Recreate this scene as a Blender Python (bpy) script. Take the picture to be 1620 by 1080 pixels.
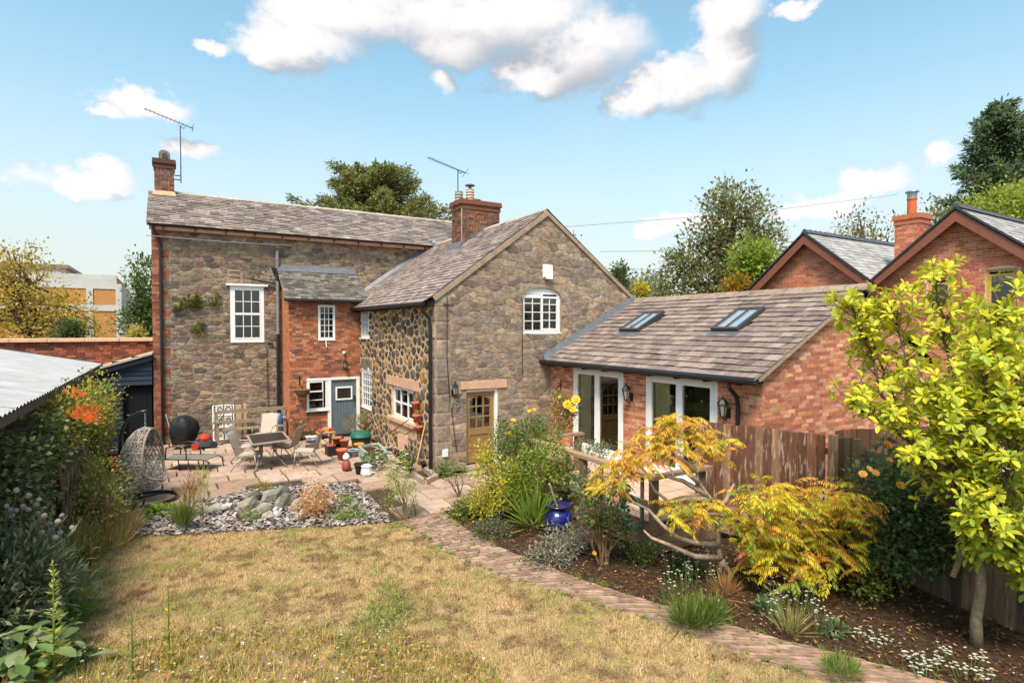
import bpy, math, random
import numpy as np
from mathutils import Vector, Matrix
random.seed(7); np.random.seed(7)
R = math.radians
for o in list(bpy.data.objects): bpy.data.objects.remove(o)
scene = bpy.context.scene
COL = scene.collection

# ------------------------------------------------------------------ camera
F = 895.0; CAMH = 3.6; YAW = math.atan(540 / 895.0); PIT = math.atan(21 / 895.0)
cd = bpy.data.cameras.new('camera'); cam = bpy.data.objects.new('camera', cd); COL.objects.link(cam)
cd.sensor_width = 36; cd.lens = F / 1620 * 36; cd.clip_start = 0.05; cd.clip_end = 3000
cam.location = (0, 0, CAMH); cam.rotation_euler = (math.pi / 2 - PIT, 0, -YAW)
scene.camera = cam
# ------------------------------------------------------------------ sun, sky, exposure
SUN_AZ = R(-136); SUN_EL = R(58)       # azimuth measured from +Y towards +X
SUN_DIR = Vector((math.sin(SUN_AZ) * math.cos(SUN_EL), math.cos(SUN_AZ) * math.cos(SUN_EL), math.sin(SUN_EL)))
ld = bpy.data.lights.new('sun', 'SUN'); ld.energy = 2.1; ld.angle = R(16.0); ld.color = (1.0, 0.895, 0.765)
sun = bpy.data.objects.new('sun', ld); COL.objects.link(sun); sun.location = (-20, -8, 30)
sun.rotation_euler = (-SUN_DIR).to_track_quat('-Z', 'Y').to_euler()
scene.view_settings.view_transform = 'Standard'; scene.view_settings.look = 'None'
scene.view_settings.gamma = 1; scene.view_settings.use_curve_mapping = False
scene.view_settings.exposure = 1.55

# pixel of the photograph (1620 x 1080) -> direction / point on a known plane
def ray(u, v):
    x = (u - 810) / F; y = -(v - 540) / F; cp, sp = math.cos(PIT), math.sin(PIT)
    yy = y * cp - sp; zz = y * sp + cp; c, s = math.cos(YAW), math.sin(YAW)
    return Vector((x * c + zz * s, -x * s + zz * c, yy))
CAM = Vector((0, 0, CAMH))
def G(u, v, z=0.0): d = ray(u, v); return CAM + d * ((z - CAMH) / d.z)
def PX(u, v, X): d = ray(u, v); return CAM + d * (X / d.x)
def PY(u, v, Y): d = ray(u, v); return CAM + d * (Y / d.y)
def PD(u, v, D): return CAM + ray(u, v) * D         # D metres along the view axis
def proj(p):
    p = Vector(p) - CAM; c, s = math.cos(YAW), math.sin(YAW)
    x = p.x * c - p.y * s; zz = p.x * s + p.y * c
    z = zz * math.cos(PIT) - p.z * math.sin(PIT); y = p.z * math.cos(PIT) + zz * math.sin(PIT)
    return (810 + F * x / z, 540 - F * y / z) if z > 0.05 else (-9999, -9999)
def depth(p): return p[0] * math.sin(YAW) + p[1] * math.cos(YAW)

# ------------------------------------------------------------------ world: sky with cumulus
def make_world():
    w = bpy.data.worlds.new('World'); scene.world = w; w.use_nodes = True
    nt = w.node_tree; nt.nodes.clear(); L = nt.links
    def N(t, **k):
        n = nt.nodes.new(t)
        for a, b in k.items(): setattr(n, a, b)
        return n
    def M(op, a, b=None, c=None, clamp=False):
        n = N('ShaderNodeMath', operation=op, use_clamp=clamp)
        for i, x in enumerate((a, b, c)):
            if x is None: continue
            if isinstance(x, (int, float)): n.inputs[i].default_value = x
            else: L.new(x, n.inputs[i])
        return n.outputs[0]
    def MIX(f, a, b, blend='MIX'):
        n = N('ShaderNodeMix', data_type='RGBA', blend_type=blend)
        for s, x in ((0, f), (6, a), (7, b)):
            if isinstance(x, (int, float)): n.inputs[s].default_value = x
            elif isinstance(x, tuple): n.inputs[s].default_value = (*x, 1)
            else: L.new(x, n.inputs[s])
        return n.outputs[2]
    sky = N('ShaderNodeTexSky', sky_type='NISHITA', sun_disc=False, sun_elevation=SUN_EL, sun_rotation=SUN_AZ,
            altitude=100, air_density=1.0, dust_density=1.6, ozone_density=1.3)
    tc = N('ShaderNodeTexCoord'); sep = N('ShaderNodeSeparateXYZ'); L.new(tc.outputs['Generated'], sep.inputs[0])
    az = M('ARCTAN2', sep.outputs[0], sep.outputs[1]); el = M('ARCSINE', sep.outputs[2])
    def noise(scale, detail, rough, off=0):
        mp = N('ShaderNodeMapping'); mp.inputs['Location'].default_value = (off, off * .7, off * .3)
        mp.inputs['Scale'].default_value = (1, 1, 1.5)
        L.new(tc.outputs['Generated'], mp.inputs[0])
        n = N('ShaderNodeTexNoise'); n.inputs['Scale'].default_value = scale; n.inputs['Detail'].default_value = detail
        n.inputs['Roughness'].default_value = rough; L.new(mp.outputs[0], n.inputs['Vector']); return n.outputs['Fac']
    n1 = noise(9, 8, .62); n2 = noise(26, 6, .6, 3.1); n3 = noise(2.2, 6, .6, 7.7)
    # each cloud: centre and half sizes as it stands in the sky (pixel -> direction), weight
    spots = [(480, 65, 120, 42), (600, 25, 180, 55), (780, 30, 190, 52), (700, 75, 110, 30), (420, 72, 60, 25), (330, 78, 40, 15),
             (920, 75, 110, 55), (850, 118, 80, 30), (1010, 150, 50, 40), (1080, 130, 90, 45), (1150, 90, 55, 60), (1150, 15, 60, 40),
             (1255, 15, 50, 15), (235, 165, 75, 26), (165, 175, 35, 12), (120, 292, 90, 30), (160, 278, 55, 28), (290, 235, 60, 17),
             (690, 135, 35, 20), (1480, 240, 34, 18), (1375, 290, 62, 32), (1290, 330, 80, 20), (1110, 345, 90, 16), (1040, 365, 40, 10), (560, 20, 90, 40)]
    blobs = []
    for (u, v, a, b) in spots:
        d = ray(u, v).normalized(); k = math.cos(math.atan((u - 810) / F)) ** 1.6
        blobs.append((math.atan2(d.x, d.y), math.asin(d.z), a / F * k, b / F * k))
    rr = random.Random(5)
    for i in range(9):     # the same sort of cloud round the rest of the sky
        blobs.append((R(90 + i * 27 + rr.uniform(-9, 9)), R(rr.uniform(14, 46)), rr.uniform(.12, .26), rr.uniform(.04, .08)))
    def field(azs, els):
        out = None
        for (a0, e0, ra, rb) in blobs:
            da = M('MULTIPLY', M('SUBTRACT', azs, a0), 1 / ra); de = M('MULTIPLY', M('SUBTRACT', els, e0), 1 / rb)
            q = M('SUBTRACT', 1.0, M('MULTIPLY_ADD', da, da, M('MULTIPLY', de, de)))
            out = q if out is None else M('SMOOTH_MAX', out, q, 0.25)
        return out
    wob = M('MULTIPLY_ADD', M('SUBTRACT', n1, .5), .11, M('MULTIPLY', M('SUBTRACT', n2, .5), .05))
    wobe = M('MULTIPLY_ADD', M('SUBTRACT', n1, .5), .06, M('MULTIPLY', M('SUBTRACT', n2, .5), -.045))
    azs = M('ADD', az, wob); els = M('ADD', el, wobe)
    f1 = field(azs, els)
    f1n = M('ADD', f1, M('MULTIPLY', M('SUBTRACT', n1, .5), 2.6))
    f1n = M('ADD', f1n, M('MULTIPLY', M('SUBTRACT', n2, .5), 1.0))
    ms = N('ShaderNodeMapRange', interpolation_type='SMOOTHSTEP'); L.new(f1n, ms.inputs[0])
    ms.inputs[1].default_value = -0.35; ms.inputs[2].default_value = 0.85
    mask = ms.outputs[0]
    f2 = field(M('ADD', azs, -0.035), M('ADD', els, 0.045))       # towards the sun: thicker there = this side is in shade
    sh = M('SUBTRACT', f2, f1)
    sh = M('ADD', sh, M('MULTIPLY', M('SUBTRACT', n2, .5), -1.2))
    ss = N('ShaderNodeMapRange', interpolation_type='SMOOTHSTEP'); L.new(sh, ss.inputs[0])
    ss.inputs[1].default_value = -0.5; ss.inputs[2].default_value = 0.75
    ccol = MIX(ss.outputs[0], (2.5, 2.34, 2.28), (1.05, 1.14, 1.28))
    wn = N('ShaderNodeMapRange', interpolation_type='SMOOTHSTEP'); L.new(n3, wn.inputs[0]); wn.inputs[1].default_value = .5; wn.inputs[2].default_value = .85
    low = N('ShaderNodeMapRange', interpolation_type='SMOOTHSTEP'); L.new(el, low.inputs[0])
    low.inputs[1].default_value = R(26); low.inputs[2].default_value = R(1); low.inputs[3].default_value = 0.02; low.inputs[4].default_value = .80
    # photograph's sky is a soft turquoise: tint the Nishita blue a little
    tint = MIX(1.0, sky.outputs[0], (.61, .73, .60), 'MULTIPLY')
    hz = MIX(low.outputs[0], tint, (1.8, 1.68, 1.68))
    hz = MIX(M('MULTIPLY', wn.outputs[0], .25), hz, (1.95, 1.88, 1.88))
    col = MIX(M('MULTIPLY', mask, .96), hz, ccol)
    bg = N('ShaderNodeBackground'); bg.inputs[1].default_value = 0.15
    L.new(col, bg.inputs[0]); out = N('ShaderNodeOutputWorld'); L.new(bg.outputs[0], out.inputs[0])
make_world()

# ------------------------------------------------------------------ colours and materials
def lin(c): return tuple((x / 12.92 if x <= .04045 else ((x + .055) / 1.055) ** 2.4) for x in c)
def H(h, k=1.0):
    h = h.lstrip('#'); return tuple(k * x for x in lin(tuple(int(h[i:i + 2], 16) / 255 for i in (0, 2, 4))))
MATS = {}
def mat(name, base=None, rough=.85, spec=.3, noise=None, bump=None, dirt=None, trans=0.0, metal=0.0, coat=0.0, stretch=None):
    """base None: colour comes from the mesh attribute 'col'. noise=(scale, amount); bump=(scale, strength); dirt=(scale, colour, lo, hi)"""
    if name in MATS: return MATS[name]
    m = bpy.data.materials.new(name); m.use_nodes = True; nt = m.node_tree; L = nt.links
    b = nt.nodes['Principled BSDF']; b.inputs['Roughness'].default_value = rough
    b.inputs['Specular IOR Level'].default_value = spec; b.inputs['Metallic'].default_value = metal
    b.inputs['Coat Weight'].default_value = coat
    tc = nt.nodes.new('ShaderNodeTexCoord')
    geo = nt.nodes.new('ShaderNodeNewGeometry'); POS = geo.outputs['Position']
    if stretch:
        sv = nt.nodes.new('ShaderNodeVectorMath'); sv.operation = 'MULTIPLY'; L.new(POS, sv.inputs[0]); sv.inputs[1].default_value = stretch; POS = sv.outputs[0]
    def nz(scale, detail=6, rg=.6):
        n = nt.nodes.new('ShaderNodeTexNoise'); n.inputs['Scale'].default_value = scale; n.inputs['Detail'].default_value = detail
        n.inputs['Roughness'].default_value = rg; L.new(POS, n.inputs['Vector']); return n.outputs['Fac']
    if base is None:
        a = nt.nodes.new('ShaderNodeAttribute'); a.attribute_name = 'col'; c = a.outputs['Color']
    else:
        rgb = nt.nodes.new('ShaderNodeRGB'); rgb.outputs[0].default_value = (*base, 1); c = rgb.outputs[0]
    def mixc(f, A, B, blend='MIX'):
        n = nt.nodes.new('ShaderNodeMix'); n.data_type = 'RGBA'; n.blend_type = blend
        for s, x in ((0, f), (6, A), (7, B)):
            if isinstance(x, (int, float)): n.inputs[s].default_value = x
            elif isinstance(x, tuple): n.inputs[s].default_value = (*x, 1)
            else: L.new(x, n.inputs[s])
        return n.outputs[2]
    def rng(x, a, b_, lo, hi):
        n = nt.nodes.new('ShaderNodeMapRange'); n.interpolation_type = 'SMOOTHSTEP'; L.new(x, n.inputs[0])
        for i, q in enumerate((a, b_, lo, hi)): n.inputs[i + 1].default_value = q
        return n.outputs[0]
    if noise:
        f = rng(nz(noise[0]), .25, .75, 1 - noise[1], 1 + noise[1])
        v = nt.nodes.new('ShaderNodeVectorMath'); v.operation = 'SCALE'; L.new(c, v.inputs[0]); L.new(f, v.inputs['Scale']); c = v.outputs[0]
    if dirt:
        for (sc, dc, lo, hi, mx) in (dirt if isinstance(dirt, list) else [dirt]):
            c = mixc(rng(nz(sc), lo, hi, 0, mx), c, dc)
    L.new(c, b.inputs['Base Color'])
    if bump:
        bn = nt.nodes.new('ShaderNodeBump'); bn.inputs['Strength'].default_value = bump[1]; bn.inputs['Distance'].default_value = bump[2] if len(bump) > 2 else .02
        L.new(nz(bump[0], 8, .65), bn.inputs['Height']); L.new(bn.outputs[0], b.inputs['Normal'])
    if trans > 0:
        t = nt.nodes.new('ShaderNodeBsdfTranslucent'); L.new(c, t.inputs[0]); mx = nt.nodes.new('ShaderNodeMixShader'); mx.inputs[0].default_value = trans
        L.new(b.outputs[0], mx.inputs[1]); L.new(t.outputs[0], mx.inputs[2]); L.new(mx.outputs[0], nt.nodes['Material Output'].inputs[0])
    MATS[name] = m; return m
def glass_mat():
    m = bpy.data.materials.new('window_glass'); m.use_nodes = True; nt = m.node_tree; L = nt.links; nt.nodes.clear()
    out = nt.nodes.new('ShaderNodeOutputMaterial'); tr = nt.nodes.new('ShaderNodeBsdfTransparent'); tr.inputs[0].default_value = (.86, .87, .86, 1)
    gl = nt.nodes.new('ShaderNodeBsdfGlossy'); gl.inputs['Roughness'].default_value = .02; gl.inputs[0].default_value = (.95, .97, 1, 1)
    fr = nt.nodes.new('ShaderNodeFresnel'); fr.inputs[0].default_value = 1.9
    n = nt.nodes.new('ShaderNodeTexNoise'); n.inputs['Scale'].default_value = 1.6
    bp = nt.nodes.new('ShaderNodeBump'); bp.inputs['Strength'].default_value = .05; L.new(n.outputs[0], bp.inputs['Height']); L.new(bp.outputs[0], gl.inputs['Normal'])
    mx = nt.nodes.new('ShaderNodeMixShader'); L.new(fr.outputs[0], mx.inputs[0]); L.new(tr.outputs[0], mx.inputs[1]); L.new(gl.outputs[0], mx.inputs[2])
    L.new(mx.outputs[0], out.inputs[0]); return m
GLASS = glass_mat()
m_stone = mat('rubble_stone', None, .9, .2, (9, .38), (22, .6, .03), [(1.1, H('5f544a'), .52, .72, .4), (3.2, H('80726a'), .52, .75, .4), (40, H('b8a898'), .62, .8, .35)])
m_mortar = mat('lime_mortar', H('9a8674'), .95, .1, (7, .22), (30, .6, .02), [(2.0, H('80725f'), .5, .75, .5)])
m_mortar_main = mat('grey_lime_mortar', H('90816f'), .95, .1, (7, .22), (30, .6, .02), [(1.6, H('70665a'), .45, .75, .6)])
m_mortar_tan = mat('sandy_mortar', H('c4a484'), .95, .1, (7, .2), (30, .5, .02), [(1.6, H('8a7560'), .5, .8, .6)])
m_brick = mat('brick', None, .85, .2, (14, .22), (60, .35, .01), [(2.6, H('6b4436'), .55, .8, .4)])
m_brick_mortar = mat('brick_mortar', H('cdb8a6'), .95, .1, (9, .15), (40, .4, .01))
m_brick_mortar_old = mat('old_brick_mortar', H('8a6652'), .95, .1, (9, .25), (40, .4, .01))
m_slate = mat('stone_slate', None, .75, .3, (12, .28), (35, .5, .015), [(1.2, H('5a504b'), .52, .75, .5), (9, H('b9aea4'), .62, .78, .35), (5, H('8a7f66'), .68, .8, .2)])
m_tile = mat('concrete_tile', None, .85, .2, (8, .22), (45, .4, .012), [(1.5, H('4c423c'), .5, .72, .6), (30, H('b8aa98'), .6, .75, .4)])
m_nslate = mat('new_slate', None, .6, .4, (10, .12), None)
m_white = mat('white_paint', H('e9e8e6', .9), .45, .4, (6, .05), None, (3, H('bdb8ae'), .6, .85, .3))
m_black = mat('black_plastic', H('1b1b1d'), .4, .5, (5, .2))
m_grey = mat('grey_plastic', H('77777c'), .5, .4, (5, .15))
m_lead = mat('lead_flashing', H('62646b'), .5, .5, (6, .2), (14, .3, .02), None, 0, .3)
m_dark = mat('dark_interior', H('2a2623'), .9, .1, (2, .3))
m_sand = mat('sandstone', H('c49a80'), .9, .2, (8, .15), (40, .4, .01), (3, H('8f705c'), .55, .8, .4))
m_wood = mat('weathered_wood', None, .9, .15, (25, .25), (60, .4, .01), (6, H('3f3428'), .55, .8, .4))
m_oak = mat('oak', None, .55, .35, (18, .15))
m_paint = mat('coloured_paint', None, .55, .4, (8, .1))
m_metal = mat('metal', None, .35, .5, (10, .1), None, None, 0, .6)
m_terra = mat('terracotta', None, .85, .2, (14, .15), None, (7, H('c9a58c'), .55, .8, .3))
m_leaf = mat('leaf', None, .5, .3, None, None, None, .45)
m_bark = mat('bark', None, .95, .1, (16, .3), (30, .8, .02))
m_petal = mat('petal', None, .6, .2, None, None, None, .3)
m_grass = mat('grass', None, .75, .15, None, None, None, .25)
m_rock = mat('rock', None, .9, .2, (8, .28), (18, .7, .04), (5, H('8a8a62'), .6, .8, .4))
m_fabric = mat('fabric', None, .9, .1, (40, .1))
m_curtain = mat('curtain', None, .95, .05, (5, .1), None, None, .25)

# ------------------------------------------------------------------ mesh helpers
def mesh_from(name, verts, faces, cols=None, smooth=False):
    me = bpy.data.meshes.new(name); me.from_pydata([tuple(v) for v in verts], [], faces)
    if cols is not None and len(faces):
        a = me.attributes.new('col', 'FLOAT_COLOR', 'FACE')
        a.data.foreach_set('color', np.array([(*c[:3], 1.0) for c in cols], dtype=np.float32).ravel())
    if smooth: me.polygons.foreach_set('use_smooth', [True] * len(me.polygons))
    me.update(); return me
def link(name, me, m=None, parent=None, world=True):
    o = bpy.data.objects.new(name, me); COL.objects.link(o)
    if m and me and not me.materials: me.materials.append(m)
    if parent:
        o.parent = parent
        if world: o.matrix_parent_inverse = WM(parent).inverted()
    return o
_WM = {}
def WM(o):     # world matrix of an object whose parents are plain
    if o.name in _WM: return _WM[o.name]
    m = Matrix.LocRotScale(o.location, o.rotation_euler, o.scale)
    if o.parent: m = WM(o.parent) @ o.matrix_parent_inverse @ m
    _WM[o.name] = m; return m
def tag(o, label, cat, group=None):
    o['label'] = label; o['category'] = cat
    if group: o['group'] = group
    return o
def thing(name, label, cat, loc=(0, 0, 0), rz=0, group=None):
    o = bpy.data.objects.new(name, None); COL.objects.link(o); o.empty_display_size = .2
    o.location = loc; o.rotation_euler = (0, 0, rz); return tag(o, label, cat, group)
def structure(o): o['kind'] = 'structure'; return o
def stuff(o): o['kind'] = 'stuff'; return o
def jit(c, k): f = 1 + random.uniform(-k, k); return tuple(max(0, x * f * (1 + random.uniform(-k * .25, k * .25))) for x in c)
def warm(pal, k=1.0): return [(r * (1 + .09 * k), g * (1 - .025 * k), b * (1 - .05 * k)) for r, g, b in pal]
def mixc(a, b, t): return tuple(x + (y - x) * t for x, y in zip(a, b))

class MB:
    def __init__(s, col=(.5, .5, .5)): s.v = []; s.f = []; s.c = []; s.col = col
    def add(s, vs, fs, col=None):
        b = len(s.v); s.v += [tuple(x) for x in vs]; s.f += [tuple(b + i for i in f) for f in fs]; s.c += [col or s.col] * len(fs); return s
    def hexa(s, p, col=None):      # p: 8 points, bottom loop then top loop
        return s.add(p, [(3, 2, 1, 0), (4, 5, 6, 7), (0, 1, 5, 4), (1, 2, 6, 5), (2, 3, 7, 6), (3, 0, 4, 7)], col)
    def box(s, x0, y0, z0, x1, y1, z1, col=None):
        return s.hexa([(x0, y0, z0), (x1, y0, z0), (x1, y1, z0), (x0, y1, z0), (x0, y0, z1), (x1, y0, z1), (x1, y1, z1), (x0, y1, z1)], col)
    def fbox(s, fr, s0, s1, z0, z1, d0, d1, col=None):
        return s.hexa([fr(s0, z0, d1), fr(s1, z0, d1), fr(s1, z0, d0), fr(s0, z0, d0), fr(s0, z1, d1), fr(s1, z1, d1), fr(s1, z1, d0), fr(s0, z1, d0)], col)
    def beam(s, a, b, w, h, col=None, up=(0, 0, 1)):
        a = Vector(a); b = Vector(b); d = (b - a).normalized(); up = Vector(up)
        if abs(d.dot(up)) > .98: up = Vector((0, 1, 0))
        r = d.cross(up).normalized() * (w / 2); u = r.cross(d).normalized() * (h / 2)
        return s.hexa([a - r - u, a + r - u, b + r - u, b - r - u, a - r + u, a + r + u, b + r + u, b - r + u], col)
    def tube(s, pts, r, n=8, col=None, cap=True):
        pts = [Vector(p) for p in pts]; rs = r if isinstance(r, (list, tuple)) else [r] * len(pts)
        b = len(s.v); ref = Vector((0, 0, 1)); prev = None; fs = []
        for i, p in enumerate(pts):
            d = (pts[min(i + 1, len(pts) - 1)] - pts[max(i - 1, 0)]).normalized()
            if prev is None: x = d.orthogonal().normalized()
            else: x = (prev - d * prev.dot(d)); x = x.normalized() if x.length > 1e-6 else d.orthogonal().normalized()
            prev = x; y = d.cross(x)
            for k in range(n):
                a = 2 * math.pi * k / n; s.v.append(tuple(p + (x * math.cos(a) + y * math.sin(a)) * rs[i]))
        for i in range(len(pts) - 1):
            for k in range(n):
                k2 = (k + 1) % n; fs.append((b + i * n + k, b + i * n + k2, b + (i + 1) * n + k2, b + (i + 1) * n + k))
        if cap:
            fs.append(tuple(b + k for k in reversed(range(n)))); fs.append(tuple(b + (len(pts) - 1) * n + k for k in range(n)))
        s.f += fs; s.c += [col or s.col] * len(fs); return s
    def lathe(s, prof, c=(0, 0, 0), n=20, col=None, sx=1, sy=1):
        b = len(s.v); fs = []
        for (r, z) in prof:
            for k in range(n):
                a = 2 * math.pi * k / n; s.v.append((c[0] + r * math.cos(a) * sx, c[1] + r * math.sin(a) * sy, c[2] + z))
        for i in range(len(prof) - 1):
            for k in range(n):
                k2 = (k + 1) % n; fs.append((b + i * n + k, b + i * n + k2, b + (i + 1) * n + k2, b + (i + 1) * n + k))
        fs.append(tuple(b + k for k in reversed(range(n)))); fs.append(tuple(b + (len(prof) - 1) * n + k for k in range(n)))
        s.f += fs; s.c += [col or s.col] * len(fs); return s
    def prism(s, poly, fr, d0, d1, col=None):    # polygon in (s,z) of a wall frame
        n = len(poly); vs = [fr(a, b, d0) for a, b in poly] + [fr(a, b, d1) for a, b in poly]
        fs = [tuple(range(n, 2 * n)), tuple(reversed(range(n)))] + [(i, (i + 1) % n, n + (i + 1) % n, n + i) for i in range(n)]
        return s.add(vs, fs, col)
    def build(s, name, m=None, parent=None, smooth=False, world=True):
        return link(name, mesh_from(name, s.v, s.f, s.c, smooth), m, parent, world)
def part(name, m, parent, fn, col=(.5, .5, .5), smooth=False, world=True):
    b = MB(col); fn(b); return b.build(name, m, parent, smooth, world)
def np_mesh(name, V, Fc, cols, m, parent=None, smooth=False, world=True):
    """V (n,3), Fc (k,3|4) index arrays, cols (k,3) per face"""
    me = bpy.data.meshes.new(name); V = np.asarray(V, np.float32); Fc = np.asarray(Fc, np.int32); k, w = Fc.shape
    me.vertices.add(len(V)); me.vertices.foreach_set('co', V.ravel())
    me.loops.add(k * w); me.loops.foreach_set('vertex_index', Fc.ravel())
    me.polygons.add(k); me.polygons.foreach_set('loop_start', np.arange(0, k * w, w, dtype=np.int32)); me.polygons.foreach_set('loop_total', np.full(k, w, np.int32))
    if smooth: me.polygons.foreach_set('use_smooth', np.ones(k, bool))
    a = me.attributes.new('col', 'FLOAT_COLOR', 'FACE'); c4 = np.ones((k, 4), np.float32); c4[:, :3] = cols; a.data.foreach_set('color', c4.ravel())
    me.update(calc_edges=True); me.validate(); return link(name, me, m, parent, world)

# wall frames: (s, z, d) -> world; d counts outwards
def FY(y): return lambda s, z, d=0: (s, y - d, z)           # faces -Y, s = x
def FX(x): return lambda s, z, d=0: (x - d, -s, z)          # faces -X, s = -y
def clip(poly, a, b, c):       # keep a*x+b*z <= c
    out = []
    for i in range(len(poly)):
        p, q = poly[i], poly[(i + 1) % len(poly)]; dp = a * p[0] + b * p[1] - c; dq = a * q[0] + b * q[1] - c
        if dp <= 0: out.append(p)
        if (dp < 0 < dq) or (dq < 0 < dp): t = dp / (dp - dq); out.append((p[0] + (q[0] - p[0]) * t, p[1] + (q[1] - p[1]) * t))
    return out
def parea(p): return .5 * abs(sum(p[i][0] * p[(i + 1) % len(p)][1] - p[(i + 1) % len(p)][0] * p[i][1] for i in range(len(p)))) if len(p) > 2 else 0
def pcen(p): n = len(p); return (sum(q[0] for q in p) / n, sum(q[1] for q in p) / n)
def clip_convex(poly, hull):   # hull counter-clockwise
    for i in range(len(hull)):
        p, q = hull[i], hull[(i + 1) % len(hull)]; a, b = q[1] - p[1], -(q[0] - p[0]); poly = clip(poly, a, b, a * p[0] + b * p[1])
        if len(poly) < 3: return []
    return poly
def clip_open(poly, ops, g=0.012):
    for (o0, o1, p0, p1) in ops:
        if len(poly) < 3: return []
        xs = [q[0] for q in poly]; zs = [q[1] for q in poly]
        if max(xs) <= o0 or min(xs) >= o1 or max(zs) <= p0 or min(zs) >= p1: continue
        cx, cz = pcen(poly); ds = [(o0 - cx, (1, 0, o0 - g)), (cx - o1, (-1, 0, -o1 - g)), (p0 - cz, (0, 1, p0 - g)), (cz - p1, (0, -1, -p1 - g))]
        poly = clip(poly, *max(ds)[1])
    return poly
def inset(poly, g, rnd=.22):
    cx, cz = pcen(poly); n = len(poly); out = []
    a = parea(poly); sc = max(.55, 1 - g / max(.02, math.sqrt(a) * .5))
    q = [(cx + (p[0] - cx) * sc, cz + (p[1] - cz) * sc) for p in poly]
    if rnd <= 0: return q
    for i in range(n):
        p, c_, nx = q[i - 1], q[i], q[(i + 1) % n]
        out += [(c_[0] + (p[0] - c_[0]) * rnd, c_[1] + (p[1] - c_[1]) * rnd), (c_[0] + (nx[0] - c_[0]) * rnd, c_[1] + (nx[1] - c_[1]) * rnd)]
    return out
def stone_piece(poly, fr, t, col, rough=.25):
    n = len(poly); cx, cz = pcen(poly); tl, tm = random.uniform(-rough, rough) * t, random.uniform(-rough, rough) * t
    V = [fr(a, b, -.01) for a, b in poly]; W = [(cx + (a - cx) * .97, cz + (b - cz) * .97) for a, b in poly]
    V += [fr(a, b, t * .65) for a, b in poly]
    q = [(cx + (a - cx) * .82, cz + (b - cz) * .82) for a, b in poly]
    r = max(.03, max(abs(a - cx) for a, b in q))
    V += [fr(a, b, t + tl * (a - cx) / r + tm * (b - cz) / r + random.uniform(-.12, .12) * t) for a, b in q]
    V.append(fr(cx + random.uniform(-.2, .2) * r, cz, t * random.uniform(1.0, 1.25)))
    fs = []
    for i in range(n):
        j = (i + 1) % n; fs += [(i, j, n + j, n + i), (n + i, n + j, 2 * n + j, 2 * n + i), (2 * n + i, 2 * n + j, 3 * n)]
    return V, fs, [col] * len(fs)
def brick_piece(poly, fr, t, col):
    n = len(poly); V = [fr(a, b, -.01) for a, b in poly] + [fr(a, b, t) for a, b in poly]
    fs = [tuple(range(n, 2 * n))] + [(i, (i + 1) % n, n + (i + 1) % n, n + i) for i in range(n)]
    return V, fs, [col] * len(fs)
def pieces(plist, name, m, parent, limit=300, stuffname=None, smooth=False):
    """the largest in view become objects of their own, the rest one joined part"""
    def size(pc):
        P = [proj(v) for v in pc[0]]; us = [p[0] for p in P]; vs = [p[1] for p in P]
        if max(us) < 0 or min(us) > 1620 or max(vs) < 0 or min(vs) > 1080: return 0
        return (max(us) - min(us)) * (max(vs) - min(vs))
    if limit: plist = sorted(plist, key=size, reverse=True)
    for V, fs, cs in plist[:limit]:
        link(name, mesh_from(name, V, fs, cs, smooth), m, parent)
    rest = plist[limit:]
    if rest:
        b = MB()
        for V, fs, cs in rest:
            n = len(b.v); b.v += [tuple(v) for v in V]; b.f += [tuple(n + i for i in f) for f in fs]; b.c += cs
        stuff(b.build(stuffname or name + '_work', m, parent, smooth))
def voronoi(s0, s1, z0, z1, w, h, jx=.42, jz=.42):
    rows = max(1, round((z1 - z0) / h)); pts = []
    zs = 0; hs = [random.uniform(.7, 1.35) for _ in range(rows)]; k = (z1 - z0) / sum(hs); z = z0
    for r in range(rows):
        hh = hs[r] * k; x = s0 - random.uniform(0, w)
        while x < s1 + w:
            ww = w * random.choice((.6, .8, 1, 1, 1.3, 1.7)) * random.uniform(.85, 1.15)
            if random.random() < .16 and hh > h * .8:
                pts += [(x + ww / 2, z + hh * .28), (x + ww / 2 + random.uniform(-.1, .1) * ww, z + hh * .75)]
            else: pts.append((x + ww / 2 + random.uniform(-1, 1) * jx * ww * .3, z + hh / 2 + random.uniform(-1, 1) * jz * hh))
            x += ww
        z += hh
    P = np.array(pts); asp = w / h; out = []
    Q = P * np.array([1, asp])
    for i, (x, y) in enumerate(Q):
        d = ((Q - Q[i]) ** 2).sum(1); idx = np.argsort(d)[1:18]
        poly = [(x - 3 * w, y - 3 * w), (x + 3 * w, y - 3 * w), (x + 3 * w, y + 3 * w), (x - 3 * w, y + 3 * w)]
        for j in idx:
            a, b = Q[j][0] - x, Q[j][1] - y; c = (Q[j][0] ** 2 + Q[j][1] ** 2 - x * x - y * y) / 2
            poly = clip(poly, a, b, c)
            if len(poly) < 3: break
        if len(poly) >= 3: out.append([(p[0], p[1] / asp) for p in poly])
    return out
def stonework(fr, hull, ops, w, h, gap, t, pal, rnd=.22, jx=.42, jz=.42):
    xs = [p[0] for p in hull]; zs = [p[1] for p in hull]; out = []
    for poly in voronoi(min(xs), max(xs), min(zs), max(zs), w, h, jx, jz):
        poly = clip_convex(poly, hull); poly = clip_open(poly, ops) if len(poly) > 2 else []
        if len(poly) < 3 or parea(poly) < w * h * .10: continue
        q = []
        for i in range(len(poly)):     # drop hair-fine edges
            if math.dist(poly[i], poly[i - 1]) > .03: q.append(poly[i])
        if len(q) < 3: continue
        out.append(stone_piece(inset(q, gap * random.uniform(.7, 1.4), rnd), fr, t * random.uniform(.6, 1.3), jit(random.choice(pal), .18)))
    return out
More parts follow.
